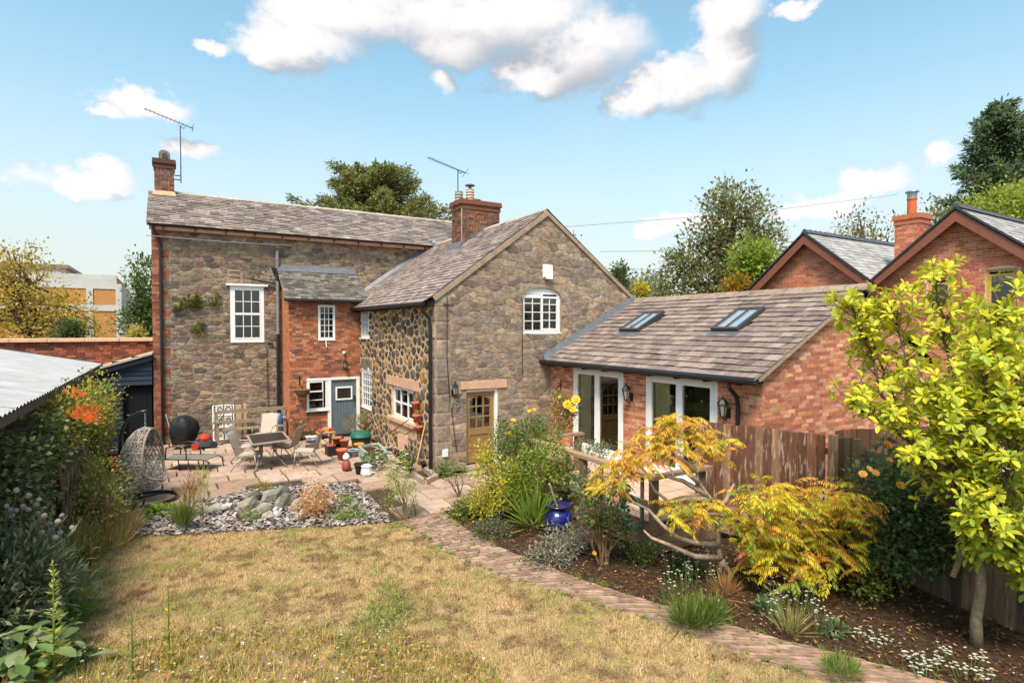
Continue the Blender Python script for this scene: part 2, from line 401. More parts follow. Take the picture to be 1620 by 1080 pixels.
def brickwork(fr, hull, ops, pal, L=.215, hh=.065, j=.010, t=.007, var=.16, headers=0.0, zoff=0):
    xs = [p[0] for p in hull]; z0, z1 = min(p[1] for p in hull), max(p[1] for p in hull); out = []; z = z0 + zoff; r = 0
    while z < z1:
        x = min(xs) - random.uniform(0, .05) - (L + j) / 2 * (r % 2); 
        while x < max(xs):
            ll = L if random.random() > headers else (L - j) / 2
            poly = clip_convex([(x, z), (x + ll, z), (x + ll, z + hh), (x, z + hh)], hull)
            if len(poly) > 2: poly = clip_open(poly, ops, .004)
            if len(poly) > 2 and parea(poly) > .0012: out.append(brick_piece(poly, fr, t * random.uniform(.6, 1.3), jit(random.choice(pal), var)))
            x += ll + j
        z += hh + j; r += 1
    return out
def wall_sheet(b, fr, hull, ops, rev=.14, col=None):
    """front face with openings and their reveals"""
    xs = sorted({min(p[0] for p in hull), max(p[0] for p in hull), *[o[0] for o in ops], *[o[1] for o in ops]})
    zs = sorted({min(p[1] for p in hull), max(p[1] for p in hull), *[o[2] for o in ops], *[o[3] for o in ops]})
    for i in range(len(xs) - 1):
        for k in range(len(zs) - 1):
            cx, cz = (xs[i] + xs[i + 1]) / 2, (zs[k] + zs[k + 1]) / 2
            if any(o[0] < cx < o[1] and o[2] < cz < o[3] for o in ops): continue
            p = clip_convex([(xs[i], zs[k]), (xs[i + 1], zs[k]), (xs[i + 1], zs[k + 1]), (xs[i], zs[k + 1])], hull)
            if len(p) > 2: b.add([fr(a, c, 0) for a, c in p], [tuple(range(len(p)))], col)
    for (a, c, p, q) in ops:
        for e in (((a, p), (a, q)), ((a, q), (c, q)), ((c, q), (c, p)), ((c, p), (a, p))):
            b.add([fr(*e[0], 0), fr(*e[1], 0), fr(*e[1], -rev), fr(*e[0], -rev)], [(0, 1, 2, 3)], col)
def slates(e0, e1, r0, r1, w, ex, pal, t=.012, lift=.012, var=.14, holes=(), wj=.25):
    """courses of slates on the plane eave e0-e1 to ridge r0-r1"""
    e0, e1, r0, r1 = map(Vector, (e0, e1, r0, r1)); out = []
    n = ((e1 - e0).cross(r0 - e0)).normalized()
    if n.z < 0: n = -n
    H_ = (r0 - e0).length; rows = round(H_ / ex); W_ = (e1 - e0).length
    def P(s, q): a = e0.lerp(e1, s); b = r0.lerp(r1, s); return a.lerp(b, q)
    for i in range(rows):
        x = -random.uniform(0, w) * .5 - (w / 2 if i % 2 else 0)
        while x < W_ - .02:
            ww = w * random.uniform(1 - wj, 1 + wj); a, c = max(0, x) / W_, min(W_, x + ww - .006) / W_
            if c - a > .04 * w / W_ * 4:
                q0 = (i - random.uniform(0, .10)) / rows if i else -.3 * ex / H_; q1 = min(1.0, (i + 1.25) / rows)
                cen = P((a + c) / 2, (q0 + q1) / 2)
                if not any(h(cen) for h in holes):
                    l0 = lift * random.uniform(1.6, 2.5); l1 = random.uniform(0, .004); sk = random.uniform(-.004, .004)
                    lo = [P(a, q0) + n * (l0 + sk), P(c, q0) + n * (l0 - sk), P(c, q1) + n * l1, P(a, q1) + n * l1]
                    V = lo + [p + n * t for p in lo]
                    out.append((V, [(4, 5, 6, 7), (0, 1, 5, 4), (1, 2, 6, 5), (3, 0, 4, 7)], [jit(random.choice(pal), var)] * 4))
            x += ww
    return out
def window(parent, fr, s0, s1, z0, z1, d, lights, fw=.06, bar=.022, sill=None, m=None, back=None, name='window', label=None, th=.06, transoms=()):
    """frame with its lights; each light (a, b, c, e, cols, rows) in 0..1 of the opening; every pane its own piece"""
    m = m or m_white; b = MB((.75, .74, .72)); W, Hh = s1 - s0, z1 - z0; panes = []
    b.fbox(fr, s0, s0 + fw, z0, z1, d - th, d); b.fbox(fr, s1 - fw, s1, z0, z1, d - th, d)
    b.fbox(fr, s0 + fw, s1 - fw, z0, z0 + fw, d - th, d - .002); b.fbox(fr, s0 + fw, s1 - fw, z1 - fw, z1, d - th, d - .002)
    iw, ih = W - 2 * fw, Hh - 2 * fw
    for (a, c, p, q, nc, nr, lw) in lights:
        a, c, p, q = s0 + fw + a * iw, s0 + fw + c * iw, z0 + fw + p * ih, z0 + fw + q * ih
        if lw:
            b.fbox(fr, a, a + lw, p, q, d - th * .9, d + .008); b.fbox(fr, c - lw, c, p, q, d - th * .9, d + .008)
            b.fbox(fr, a + lw, c - lw, p, p + lw, d - th * .9, d + .006); b.fbox(fr, a + lw, c - lw, q - lw, q, d - th * .9, d + .006)
        a, c, p, q = a + lw, c - lw, p + lw, q - lw
        for i in range(1, nc): x = a + (c - a) * i / nc; b.fbox(fr, x - bar / 2, x + bar / 2, p, q, d - th * .7, d - .006)
        for k in range(1, nr): z = p + (q - p) * k / nr; b.fbox(fr, a, c, z - bar / 2, z + bar / 2, d - th * .7, d - .008)
        for i in range(nc):
            for k in range(nr):
                xa, xb = a + (c - a) * i / nc, a + (c - a) * (i + 1) / nc; za, zb = p + (q - p) * k / nr, p + (q - p) * (k + 1) / nr
                panes.append((xa, xb, za, zb))
    o = b.build(name, m, parent)
    if label: o['label'] = label
    for (xa, xb, za, zb) in panes:
        part('pane', GLASS, o, lambda g: g.add([fr(xa, za, d - th * .4), fr(xb, za, d - th * .4), fr(xb, zb, d - th * .4), fr(xa, zb, d - th * .4)], [(0, 1, 2, 3)]))
    if sill: part('sill', m, o, lambda g: g.fbox(fr, s0 - sill[0], s1 + sill[0], z0 - sill[1], z0 - .002, d - th, d + sill[2]), (.75, .74, .72))
    if back:     # room behind: curtains
        for (a, c, col) in back:
            def cur(g):
                n = 14; A, C = s0 + fw + a * iw, s0 + fw + c * iw
                for i in range(n):
                    xa, xb = A + (C - A) * i / n, A + (C - A) * (i + 1) / n; da, db = -.10 - .03 * (i % 2), -.10 - .03 * ((i + 1) % 2)
                    g.add([fr(xa, z0 + .02, d + da), fr(xb, z0 + .02, d + db), fr(xb, z1 - .02, d + db), fr(xa, z1 - .02, d + da)], [(0, 1, 2, 3)])
            part('curtain', m_curtain, o, cur, col)
    return o
# ================================================================== ground and setting
def sheet(name, pts, z, m, kind=True, parent=None):
    me = mesh_from(name, [(p[0], p[1], z) for p in pts], [tuple(range(len(pts)))]); o = link(name, me, m, parent)
    return structure(o) if kind else o
m_ground = mat('rough_ground', H('6d6248'), .95, .1, (.6, .3), (3, .5, .1), (.25, H('5b6338'), .45, .65, .7))
sheet('ground', [(-900, -60), (900, -60), (900, 1500), (-900, 1500)], -.09, m_ground)
def onplane(u, v, p, n):
    d = ray(u, v); n = Vector(n); return CAM + d * ((Vector(p) - CAM).dot(n) / d.dot(n))

# ================================================================== main stone house
MAINY, MAINX = 20.5, -0.47
pal_main = [H(x, .9) for x in ('8d8274', '85796c', '7b6f65', '948774', '726860', '9a8c78', '7a6d60', '605a55', '8f7d68', '866e5a', '8a7e70', '8f8474', '6d645c')]
pal_brick_old = [H(x, .9) for x in ('9a6049', '8e563f', 'a56a4e', '845040', '966050', 'a87258', '754c40')]
pal_main = warm(pal_main, 1.1)
house = thing('stone_house', 'tall grey rubble stone house with long slate roof and brick quoins at its end', 'house', (4, MAINY, 0))
fm = FY(MAINY); HULLM = [(MAINX, 0), (12.2, 0), (12.2, 6.72), (MAINX, 6.72)]
WM1 = (1.67, 2.68, 3.16, 4.98)
wall = part('wall', m_mortar_main, house, lambda b: (wall_sheet(b, fm, HULLM, [WM1]),
     b.add([(MAINX, 20.5, 0), (MAINX, 25.3, 0), (MAINX, 25.3, 6.7), (MAINX, 22.9, 8.2), (MAINX, 20.5, 6.7)], [(0, 1, 2, 3, 4)]),
     b.add([(12.2, 20.5, 0), (12.2, 25.3, 0), (12.2, 25.3, 6.7), (12.2, 22.9, 8.2), (12.2, 20.5, 6.7)], [(0, 1, 2, 3, 4)]),
     b.add([(MAINX, 25.3, 0), (12.2, 25.3, 0), (12.2, 25.3, 6.7), (MAINX, 25.3, 6.7)], [(0, 1, 2, 3)])))
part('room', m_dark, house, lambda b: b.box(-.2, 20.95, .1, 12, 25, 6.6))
ops = [WM1, (3.26, 5.6, -1, 4.6)]
# brick quoins, toothed
toothed = []; z = 0; k = 0
while z < 6.7:
    wq = .46 if (k // 4) % 2 else .30
    toothed.append((MAINX, MAINX + wq, z, min(6.72, z + .3))); z += .3; k += 4
ps = stonework(fm, [(MAINX, 0), (5.7, 0), (5.7, 6.70), (MAINX, 6.70)], ops + toothed, .31, .135, .008, .014, pal_main, .15, .8, .34)
ps += stonework(fm, [(5.7, 4.5), (9.4, 4.5), (9.4, 6.70), (5.7, 6.70)], [], .31, .135, .008, .014, pal_main, .15, .8, .34)
pieces(ps, 'stone', m_stone, wall, 300)
bq = []
for (a, c, p, q) in toothed: bq += brickwork(fm, [(a + .002, p), (c, p), (c, q), (a + .002, q)], [], pal_brick_old, .215, .065, .010, .012, .15, .2)
pieces(bq, 'quoin_brick', m_brick, wall, 150)
# eaves board, gutter, roof
part('eaves_board', m_sand, house, lambda b: b.box(MAINX - .05, 20.28, 6.60, 11.9, 20.47, 6.72), H('c9b9a4'))
part('gutter', m_black, house, lambda b: b.tube([(MAINX - .1, 20.2, 6.74), (11.9, 20.2, 6.74)], .055, 8))
for i in range(14): part('gutter_bracket', m_black, house, lambda b: b.box(MAINX + .3 + i * .85, 20.22, 6.60, MAINX + .33 + i * .85, 20.285, 6.74))
pal_slate = [H(x, .92) for x in ('8b827d', '827975', '79706c', '938a84', '877d76', '746c69', '999089', '6e6664')]
pal_slate = warm(pal_slate, .8)
ER, RR = (MAINX - .12, 20.16, 6.74), (MAINX - .12, 22.9, 8.27)
roof = part('roof', m_dark, house, lambda b: (b.add([(MAINX - .1, 20.2, 6.74), (12.3, 20.2, 6.74), (12.3, 22.9, 8.26), (MAINX - .1, 22.9, 8.26)], [(0, 1, 2, 3)]),
     b.add([(MAINX - .1, 25.6, 6.74), (12.3, 25.6, 6.74), (12.3, 22.9, 8.255), (MAINX - .1, 22.9, 8.255)], [(0, 1, 2, 3)])))
sl = slates(ER, (12.3, 20.16, 6.74), RR, (12.3, 22.9, 8.27), .30, .165, pal_slate, .014, .014, .16)
pieces(sl, 'slate', m_slate, roof, 300, 'slate_courses')
for i in range(36):
    x = MAINX + .62 + i * .34
    if x > 11: break
    dz = random.uniform(-.008, .008)
    part('ridge_tile', m_slate, roof, lambda b: b.hexa([(x, 22.76, 8.21 + dz), (x + .33, 22.76, 8.21 + dz), (x + .33, 23.04, 8.21 + dz), (x, 23.04, 8.21 + dz),
         (x, 22.86, 8.325 + dz), (x + .335, 22.86, 8.315 + dz), (x + .335, 22.94, 8.315 + dz), (x, 22.94, 8.325 + dz)]), jit(H('a59a8e'), .12))
# left chimney
pal_chim = [H(x, .85) for x in ('84503f', '70463a', '8f5a46', '5a4038', '685046', '966850')]
def chimney(parent, x0, x1, y0, y1, z0, z1, cap=2, pal=pal_chim, mm=None):
    st = part('chimney', mm or m_brick_mortar, parent, lambda b: b.box(x0, y0, z0, x1, y1, z1))
    lst = []
    cz = z1 - .075 * cap * 2
    for fr, a, c in ((FY(y0), x0, x1), (FX(x0), -y1, -y0), (lambda s, z, d=0: (x1 + d, s, z), y0, y1)):
        lst += brickwork(fr, [(a, z0), (c, z0), (c, cz), (a, cz)], [], pal, .215, .065, .010, .008, .2, .3)
    pieces(lst, 'brick', m_brick, st, 0, 'bricks')
    for k in range(cap):
        e = .035 * (k + 1); zz = cz + k * .15
        part('corbel_course', m_brick, st, lambda b: (b.box(x0 - e, y0 - e, zz, x1 + e, y1 + e, zz + .07), b.box(x0 - e + .01, y0 - e + .01, zz + .07, x1 + e - .01, y1 + e - .01, zz + .15)), jit(pal[3], .1))
    return st
cy0, cy1 = 22.62, 23.2
ch = chimney(roof, -.40, .16, cy0, cy1, 7.9, 9.32)
part('chimney_skirt', m_sand, ch, lambda b: b.hexa([(-.5, cy0 - .12, 8.04), (.24, cy0 - .12, 8.04), (.24, cy1, 8.3), (-.5, cy1, 8.3), (-.42, cy0 - .02, 8.24), (.18, cy0 - .02, 8.24), (.18, cy1, 8.42), (-.42, cy1, 8.42)]), H('a79a90'))
def pot_cap(b):
    b.box(-.28, 22.74, 9.32, .06, 23.08, 9.52)
    b.prism([(-.28, 9.52), (.06, 9.52)] + [(-.11 + .17 * math.cos(a), 9.52 + .14 * math.sin(a)) for a in np.linspace(0, math.pi, 9)], FY(23.08), 0, .34)
    b.prism([(-.10 + .09 * math.cos(a), 9.44 + .13 * math.sin(a)) for a in np.linspace(0, 2 * math.pi, 12)[:-1]], FY(22.74), 0, .012, H('4e453e'))
part('chimney_pot', m_rock, ch, pot_cap, H('7b7066'))
# window, head board, patches of pale pointing
window(house, fm, *WM1, .02, [(0, 1, .5, 1, 3, 2, .035), (0, 1, 0, .5, 3, 2, .035)], .10, .022, (.0, .03, .03))
part('window_head', m_white, house, lambda b: b.fbox(fm, 1.55, 2.80, 4.985, 5.05, 0, .10))
def patch(b):
    for (a, c, p, q) in ((1.6, 1.65, 5.08, 5.5), (1.65, 2.0, 5.44, 5.5), (1.65, 1.98, 5.28, 5.33), (1.97, 2.06, 5.08, 5.42), (2.06, 2.95, 5.14, 5.2), (2.4, 2.5, 5.2, 5.32), (2.8, 2.86, 5.2, 5.5), (2.7, 3.0, 5.36, 5.42), (2.86, 2.98, 5.42, 5.62), (2.62, 2.72, 5.42, 5.5)):
        b.fbox(fm, a, c, p, q, -.01, .012 + random.uniform(.004, .02))
part('mortar_patch', m_mortar, house, patch)
# pipes
part('soil_pipe', m_grey, house, lambda b: (b.tube([(3.1, 20.4, 3.4), (3.1, 20.4, 6.2)], .055, 10)), )
part('soil_pipe', m_black, house, lambda b: (b.tube([(3.1, 20.4, 0), (3.1, 20.4, 3.4)], .06, 10), b.tube([(3.1, 20.4, 5.2), (3.1, 20.4, 5.6)], .072, 10),
     b.tube([(2.95, 20.4, 5.62), (3.0, 20.4, 5.5), (3.1, 20.4, 5.42)], .05, 8), b.tube([(2.25, 20.42, 5.22), (3.1, 20.4, 5.08)], .03, 8)))
part('downpipe', m_black, house, lambda b: b.tube([(-.42, 20.2, 6.7), (-.4, 20.24, 6.55), (-.27, 20.38, 6.3), (-.24, 20.42, 6.15), (-.24, 20.42, 0)], .04, 8))
part('cable', m_black, house, lambda b: (b.tube([(2.75, 20.44, 3.0), (2.78, 20.44, 0.1)], .012, 5), b.tube([(2.78, 20.44, 3.1), (2.95, 20.44, 3.05)], .03, 6)))
part('wall_cable', m_grey, house, lambda b: b.tube([(-.6, 20.1, 6.36), (1.5, 20.1, 6.33), (3.5, 20.1, 6.36)], .012, 5))
# slender tv aerial on the chimney
def aerial(name, label, base, h, boom, nel, el=.22):
    t = thing(name, label, 'aerial', base); x, y, z = base; col = H('5d5c60')
    part('mast', m_metal, t, lambda b: b.tube([(x, y, z), (x, y, z + h)], .018, 6), col)
    a, c = Vector((x, y, z + h)) + Vector(boom[0]), Vector((x, y, z + h)) + Vector(boom[1])
    part('boom', m_metal, t, lambda b: (b.tube([a, c], .013, 6), b.tube([(x, y, z + h - .05), (x + .12, y, z + h - .1), (x + .12, y, z + h - .02)], .012, 5)), col)
    sd = (c - a).normalized().cross(Vector((0, 0, 1))).normalized()
    for i in range(nel):
        p = a.lerp(c, (i + .5) / nel); r = el * (1 - .35 * abs(i / nel))
        part('element', m_metal, t, lambda b: b.tube([p - sd * r, p + sd * r], .006, 5), col)
    part('reflector', m_metal, t, lambda b: (b.tube([c - sd * .2 + Vector((0, 0, -.08)), c + sd * .2 + Vector((0, 0, .1))], .008, 5), b.tube([c - sd * .2 + Vector((0, 0, .1)), c + sd * .2 + Vector((0, 0, -.08))], .008, 5)), col)
    part('bracket', m_metal, t, lambda b: (b.beam((x - .22, y, z + .1), (x, y, z + .1), .03, .03), b.beam((x - .22, y, z + .24), (x, y, z + .24), .03, .03)), col)
    return t
aerial('tv_aerial', 'thin tv aerial on a mast fixed to the narrow chimney of the long roof', (.37, 22.8, 8.62), 1.98, ((-1.05, -.1, .34), (.38, .03, -.03)), 12)

# ================================================================== brick outshot
OY = 19.3; fo = FY(OY)
out = thing('brick_outshot', 'small red brick lean-to with slate roof and blue plank door', 'building', (4.4, OY, 0))
WO1 = (4.17, 4.72, 3.22, 4.37); WO2 = (3.79, 4.45, .90, 1.90); DO = (4.45, 5.53, 0, 1.94)
wo = part('wall', m_brick_mortar_old, out, lambda b: (wall_sheet(b, fo, [(3.26, 0), (5.56, 0), (5.56, 4.6), (3.26, 4.6)], [WO1, (3.79, 4.45, .90, 1.94), DO], .1),
     b.add([(3.26, 19.3, 0), (3.26, 20.5, 0), (3.26, 20.5, 5.6), (3.26, 19.3, 4.6)], [(0, 1, 2, 3)])))
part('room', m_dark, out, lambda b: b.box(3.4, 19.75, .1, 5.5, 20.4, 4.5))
bl = brickwork(fo, [(3.26, 0), (5.56, 0), (5.56, 4.55), (3.26, 4.55)], [WO1, (3.79, 4.45, .90, 1.94), DO], [H(x, .95) for x in ('a8674a', 'b06f50', '9e6044', 'b87c5c', '945c48', 'ab694c', '855a4a', 'ba8566', '71544b')], .215, .065, .010, .008, .16, .15)
bl += brickwork(FX(3.26), [(-20.5, 0), (-19.3, 0), (-19.3, 4.55), (-20.5, 5.5)], [], [H('b4704f'), H('bb7a56')], .215, .065, .010, .008, .15, .1)
pieces(bl, 'brick', m_brick, wo, 200, 'bricks')
ro = part('roof', m_dark, out, lambda b: b.add([(3.12, 19.12, 4.57), (5.8, 19.12, 4.57), (5.8, 20.5, 5.58), (3.12, 20.5, 5.58)], [(0, 1, 2, 3)]))
pal_oslate = [H(x, .85) for x in ('6f6863', '645e5a', '7a726b', '57524f', '827970')]
pieces(slates((3.1, 19.06, 4.55), (5.85, 19.06, 4.55), (3.1, 20.46, 5.58), (5.75, 20.46, 5.58), .20, .115, pal_oslate, .010, .010, .14), 'slate', m_tile, ro, 0, 'slate_courses')
part('flashing', m_lead, ro, lambda b: b.hexa([(3.08, 20.3, 5.52), (5.75, 20.3, 5.52), (5.75, 20.46, 5.62), (3.08, 20.46, 5.62), (3.08, 20.34, 5.60), (5.72, 20.34, 5.60), (5.72, 20.48, 5.78), (3.08, 20.48, 5.78)]))
part('gutter', m_black, out, lambda b: b.tube([(3.08, 19.04, 4.5), (5.75, 19.04, 4.5)], .05, 8))
part('verge_board', m_white, out, lambda b: b.beam((3.14, 19.1, 4.53), (3.14, 20.46, 5.5), .03, .07))
window(out, fo, *WO1, .01, [(0, 1, 0, 1, 3, 5, 0)], .075, .02, (.0, .03, .03), back=[(0, .8, H('c9c4d0'))])
window(out, fo, *WO2, .02, [(0, .86, .62, 1, 1, 1, .03), (0, .86, 0, .62, 1, 2, .01)], .06, .025, (.03, .04, .05))
part('door_frame', m_white, out, lambda b: (b.fbox(fo, 4.455, 4.57, 0, 1.87, -.06, .03), b.fbox(fo, 5.42, 5.53, 0, 1.87, -.06, .03), b.fbox(fo, 3.79, 5.53, 1.872, 1.95, -.06, .035)))
dr = part('door', m_paint, out, lambda b: [b.fbox(fo, 4.575 + i * .105, 4.575 + i * .105 + .099, .03, 1.865, -.05, -.015 + .002 * (i % 2)) for i in range(8)], H('5a656d'))
dr['label'] = 'blue grey plank door with a small white framed window'
part('door_window', m_white, dr, lambda b: (b.fbox(fo, 4.72, 5.28, 1.18, 1.23, -.02, .02), b.fbox(fo, 4.72, 5.28, 1.58, 1.63, -.02, .02), b.fbox(fo, 4.72, 4.77, 1.23, 1.58, -.02, .02), b.fbox(fo, 5.23, 5.28, 1.23, 1.58, -.02, .02)))
part('pane', m_paint, dr, lambda b: b.fbox(fo, 4.77, 5.23, 1.23, 1.58, -.02, .002), H('241f1c'))
part('handle', m_black, dr, lambda b: (b.fbox(fo, 5.33, 5.37, 1.1, 1.3, -.02, .03), b.fbox(fo, 5.33, 5.36, .95, .99, -.02, .02)))
part('sill_bricks', m_brick, out, lambda b: [b.fbox(fo, 3.8 + i * .078, 3.8 + i * .078 + .066, .72, .86, -.01, .02, jit(H('5e4238'), .3)) for i in range(8)])
def wall_lamp(label, fr, s, z, k=1.0, group=None):
    t = thing('wall_lantern', label, 'lantern', fr(s, z, 0)); c = H('1f1f22')
    P = lambda a, b, d: fr(s + a * k, z + b * k, d * k)
    part('bracket', m_black, t, lambda b: (b.fbox(fr, s - .05 * k, s + .05 * k, z - .12 * k, z + .06 * k, 0, .02), b.tube([P(0, -.06, 0.01), P(0, -.16, .1), P(0, -.1, .17)], .014 * k, 6)), c)
    cx = Vector(P(0, 0, .17))
    part('cage', m_black, t, lambda b: (b.lathe([(.05 * k, -.09 * k), (.055 * k, -.07 * k)], cx, 6), b.lathe([(.11 * k, .15 * k), (.10 * k, .17 * k), (.05 * k, .24 * k), (.012 * k, .27 * k), (.012 * k, .31 * k)], cx, 6),
         [b.beam(cx + Vector((.05 * k * math.cos(a), .05 * k * math.sin(a), -.07 * k)), cx + Vector((.095 * k * math.cos(a), .095 * k * math.sin(a), .15 * k)), .012 * k, .012 * k) for a in np.arange(6) * math.pi / 3]), c)
    part('glass', mat('lamp_glass', H('8f877a'), .2, .5), t, lambda b: b.lathe([(.045 * k, -.07 * k), (.088 * k, .15 * k)], cx, 6), H('d8d2c4'))
    return t
wall_lamp('old black wall lantern beside the blue door of the brick lean-to', fo, 5.02, 2.32, .8)
part('sensor', m_white, out, lambda b: b.lathe([(.03, -.05), (.05, 0), (.03, .04)], fo(5.0, 2.78, .06), 8), H('d9c9a8'))
part('wall_bracket', m_black, out, lambda b: b.fbox(fo, 3.55, 3.58, 1.75, 2.05, 0, .03))
part('vent_spout', m_white, out, lambda b: b.tube([fo(4.42, 3.2, .02), fo(4.42, 3.02, .05), fo(4.42, 2.98, .12)], .015, 6))

# ================================================================== stone cross wing
WX, WY, WE, AX_, AZ = 5.56, 12.84, 4.42, 8.85, 6.74
wing = thing('stone_cottage_wing', 'stone cottage wing with gable end, slate roof and dark rubble side wall', 'house', (8.9, WY, 0))
fw_, fg = FX(WX), FY(WY)
W1 = (-16.07, -14.30, 1.02, 1.92); W2 = (-19.09, -18.03, .95, 2.19); W3 = (-19.12, -18.26, 3.29, 4.33)
WG = (8.09, 9.34, 3.48, 4.70); DG = (6.40, 7.33, .1, 2.03)
GH = [(WX, 0), (12.14, 0), (12.14, WE), (AX_, AZ), (WX, WE)]
ww_ = part('side_wall', m_mortar_tan, wing, lambda b: wall_sheet(b, fw_, [(-20.5, 0), (-WY, 0), (-WY, WE), (-20.5, WE)], [W1, W2, W3], .16))
wg_ = part('gable_wall', m_mortar, wing, lambda b: (wall_sheet(b, fg, GH, [WG, DG], .18), b.add([(12.14, WY, 0), (12.14, 20.5, 0), (12.14, 20.5, WE), (12.14, WY, WE)], [(0, 1, 2, 3)])))
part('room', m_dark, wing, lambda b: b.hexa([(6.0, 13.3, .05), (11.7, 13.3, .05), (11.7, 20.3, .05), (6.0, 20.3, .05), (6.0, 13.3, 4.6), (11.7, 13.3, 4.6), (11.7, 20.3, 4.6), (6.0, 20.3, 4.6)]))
pal_w = [H(x, .85) for x in ('5b5148', '4f4841', '6a5d50', '7a6a58', '463f3a', '8a7355', '9c7448', '665a50', '54493f', 'a5804f')]
LIN = (-16.52, -13.9, 1.94, 2.2)
ps = stonework(fw_, [(-19.3, 0), (-13.05, 0), (-13.05, WE - .05), (-19.3, WE - .05)], [W1, W2, W3, LIN, (-16.35, -14.1, .72, 1.03), (-19.3, -17.85, 2.19, 2.62)], .29, .24, .040, .03, pal_w, .13, .8, .55)
for s in np.arange(-19.15, -17.95, .11): ps.append(stone_piece([(s, 2.22), (s + .085, 2.22), (s + .085, 2.58), (s, 2.58)], fw_, .03, jit(H('6d6154'), .2)))
pieces(ps, 'stone', m_stone, ww_, 300)
pal_g = [H(x, .92) for x in ('8f8475', '877b6e', '978b7c', '7e746a', '928676', '827870', '9e9280', '746b63', '978672', '868078', '8a8070')]
pal_g = warm(pal_g, 1.1)
ps = stonework(fg, [(5.95, 0), (12.1, 0), (12.1, WE - .05), (AX_, AZ - .12), (5.95, WE + .12)], [WG, DG, (6.2, 7.6, 2.03, 2.27), (8.0, 9.45, 4.68, 4.80)], .36, .165, .006, .010, pal_g, .12, .9, .5)
# corner blocks, long and short, on both faces
z = 0; k = 0; q = []
while z < WE - .1:
    hh = random.uniform(.30, .5); hh = min(hh, WE - z); a, c = (.40, .26) if k % 2 else (.28, .42)
    ps.append(stone_piece(inset([(WX + .005, z), (WX + .39, z), (WX + .39, z + hh), (WX + .005, z + hh)], .02, .06), fg, .016, jit(random.choice(pal_g), .08)))
    q.append(stone_piece(inset([(-13.04, z), (-WY - .005, z), (-WY - .005, z + hh), (-13.04, z + hh)], .012, .06), fw_, .02, jit(random.choice(pal_g), .08)))
    z += hh; k += 1
pieces(ps, 'stone', m_stone, wg_, 300); pieces(q, 'corner_stone', m_stone, ww_, 300)
# windows and dressings of the wing
lintel = lambda b: b.prism([(-16.52, 2.2), (-16.52, 1.95), (-13.9, 1.935), (-13.9, 2.2)], fw_, -.02, .03)
part('lintel', m_sand, wing, lintel)
part('stone_sill', m_sand, wing, lambda b: (b.fbox(fw_, -16.3, -14.15, .92, 1.015, -.02, .09), b.fbox(fw_, -16.2, -14.25, .60, .915, -.02, .022)))
window(wing, fw_, *W1, -.06, [(0, .34, 0, 1, 1, 2, .03), (.34, .66, 0, 1, 1, 2, 0), (.66, 1, 0, 1, 1, 2, .03)], .07, .05, (.0, .03, .04), back=[(0, .3, H('b9b4b0')), (.7, 1, H('b9b4b0'))])
window(wing, fw_, *W2, .0, [(0, 1, 0, 1, 4, 5, 0)], .09, .024, (.0, .03, .03), back=[(0, 1, H('cfcac4'))])
part('window_arch', m_white, wing, lambda b: b.prism([(-19.09, 2.19)] + [(-18.56 + .53 * math.cos(a), 2.19 + .13 * math.sin(a)) for a in np.linspace(math.pi, 0, 9)][1:-1] + [(-18.03, 2.19)], fw_, -.05, .02))
window(wing, fw_, *W3, .0, [(0, .5, 0, 1, 2, 4, .02), (.5, 1, 0, 1, 2, 4, .02)], .06, .022, (.06, .05, .07), back=[(0, 1, H('cfcac4'))])
window(wing, fg, *WG, -.05, [(0, .5, 0, .9, 2, 4, .01), (.5, 1, 0, .9, 2, 4, .05)], .065, .022, (.03, .04, .06), back=[(.62, 1, H('b5ada4'))])
part('window_arch', m_white, wing, lambda b: b.prism([(8.10, 4.42)] + [(8.715 + .62 * math.cos(a), 4.46 + .235 * math.sin(a)) for a in np.linspace(math.pi, 0, 13)] + [(9.33, 4.42)], fg, -.1, -.044))
def spandrel(b):
    arc = [(8.715 + .625 * math.cos(a), 4.46 + .24 * math.sin(a)) for a in np.linspace(math.pi, 0, 15)]
    for i in range(14): b.prism([(arc[i][0], 4.72), arc[i], arc[i + 1], (arc[i + 1][0], 4.72)], fg, -.15, .012)
part('arch_stone', m_stone, wing, spandrel, H('8f816c'))
part('lintel', m_sand, wing, lambda b: b.prism([(6.23, 2.06), (7.57, 2.04), (7.57, 2.25), (6.23, 2.25)], fg, -.02, .035), H('b8977c'))
part('door_frame', m_white, wing, lambda b: (b.fbox(fg, 7.24, 7.325, .1, 2.02, -.12, -.03), b.fbox(fg, 6.41, 7.24, 1.97, 2.025, -.12, -.03)))
oak = H('8f7048')
def gdoor(b):
    b.fbox(fg, 6.42, 6.53, .14, 1.96, -.13, -.08); b.fbox(fg, 7.12, 7.235, .14, 1.96, -.13, -.08); b.fbox(fg, 6.53, 7.12, .14, .36, -.13, -.082)
    b.fbox(fg, 6.53, 7.12, .86, 1.04, -.13, -.082); b.fbox(fg, 6.53, 7.12, 1.86, 1.96, -.13, -.082); b.fbox(fg, 6.53, 7.12, .36, .86, -.13, -.10, H('8d6a42'))
    for i in (1, 2): x = 6.53 + .59 * i / 3; b.fbox(fg, x - .016, x + .016, 1.04, 1.86, -.125, -.086)
    for zz in (1.32, 1.59): b.fbox(fg, 6.53, 7.12, zz - .016, zz + .016, -.125, -.088)
    b.prism([(6.53, 1.86), (6.53, 1.74), (6.62, 1.80), (6.825, 1.84)], fg, -.125, -.09); b.prism([(7.12, 1.86), (6.825, 1.84), (7.03, 1.80), (7.12, 1.74)], fg, -.125, -.09)
gd = part('door', m_oak, wing, gdoor, oak); gd['label'] = 'oak door with nine arched panes'
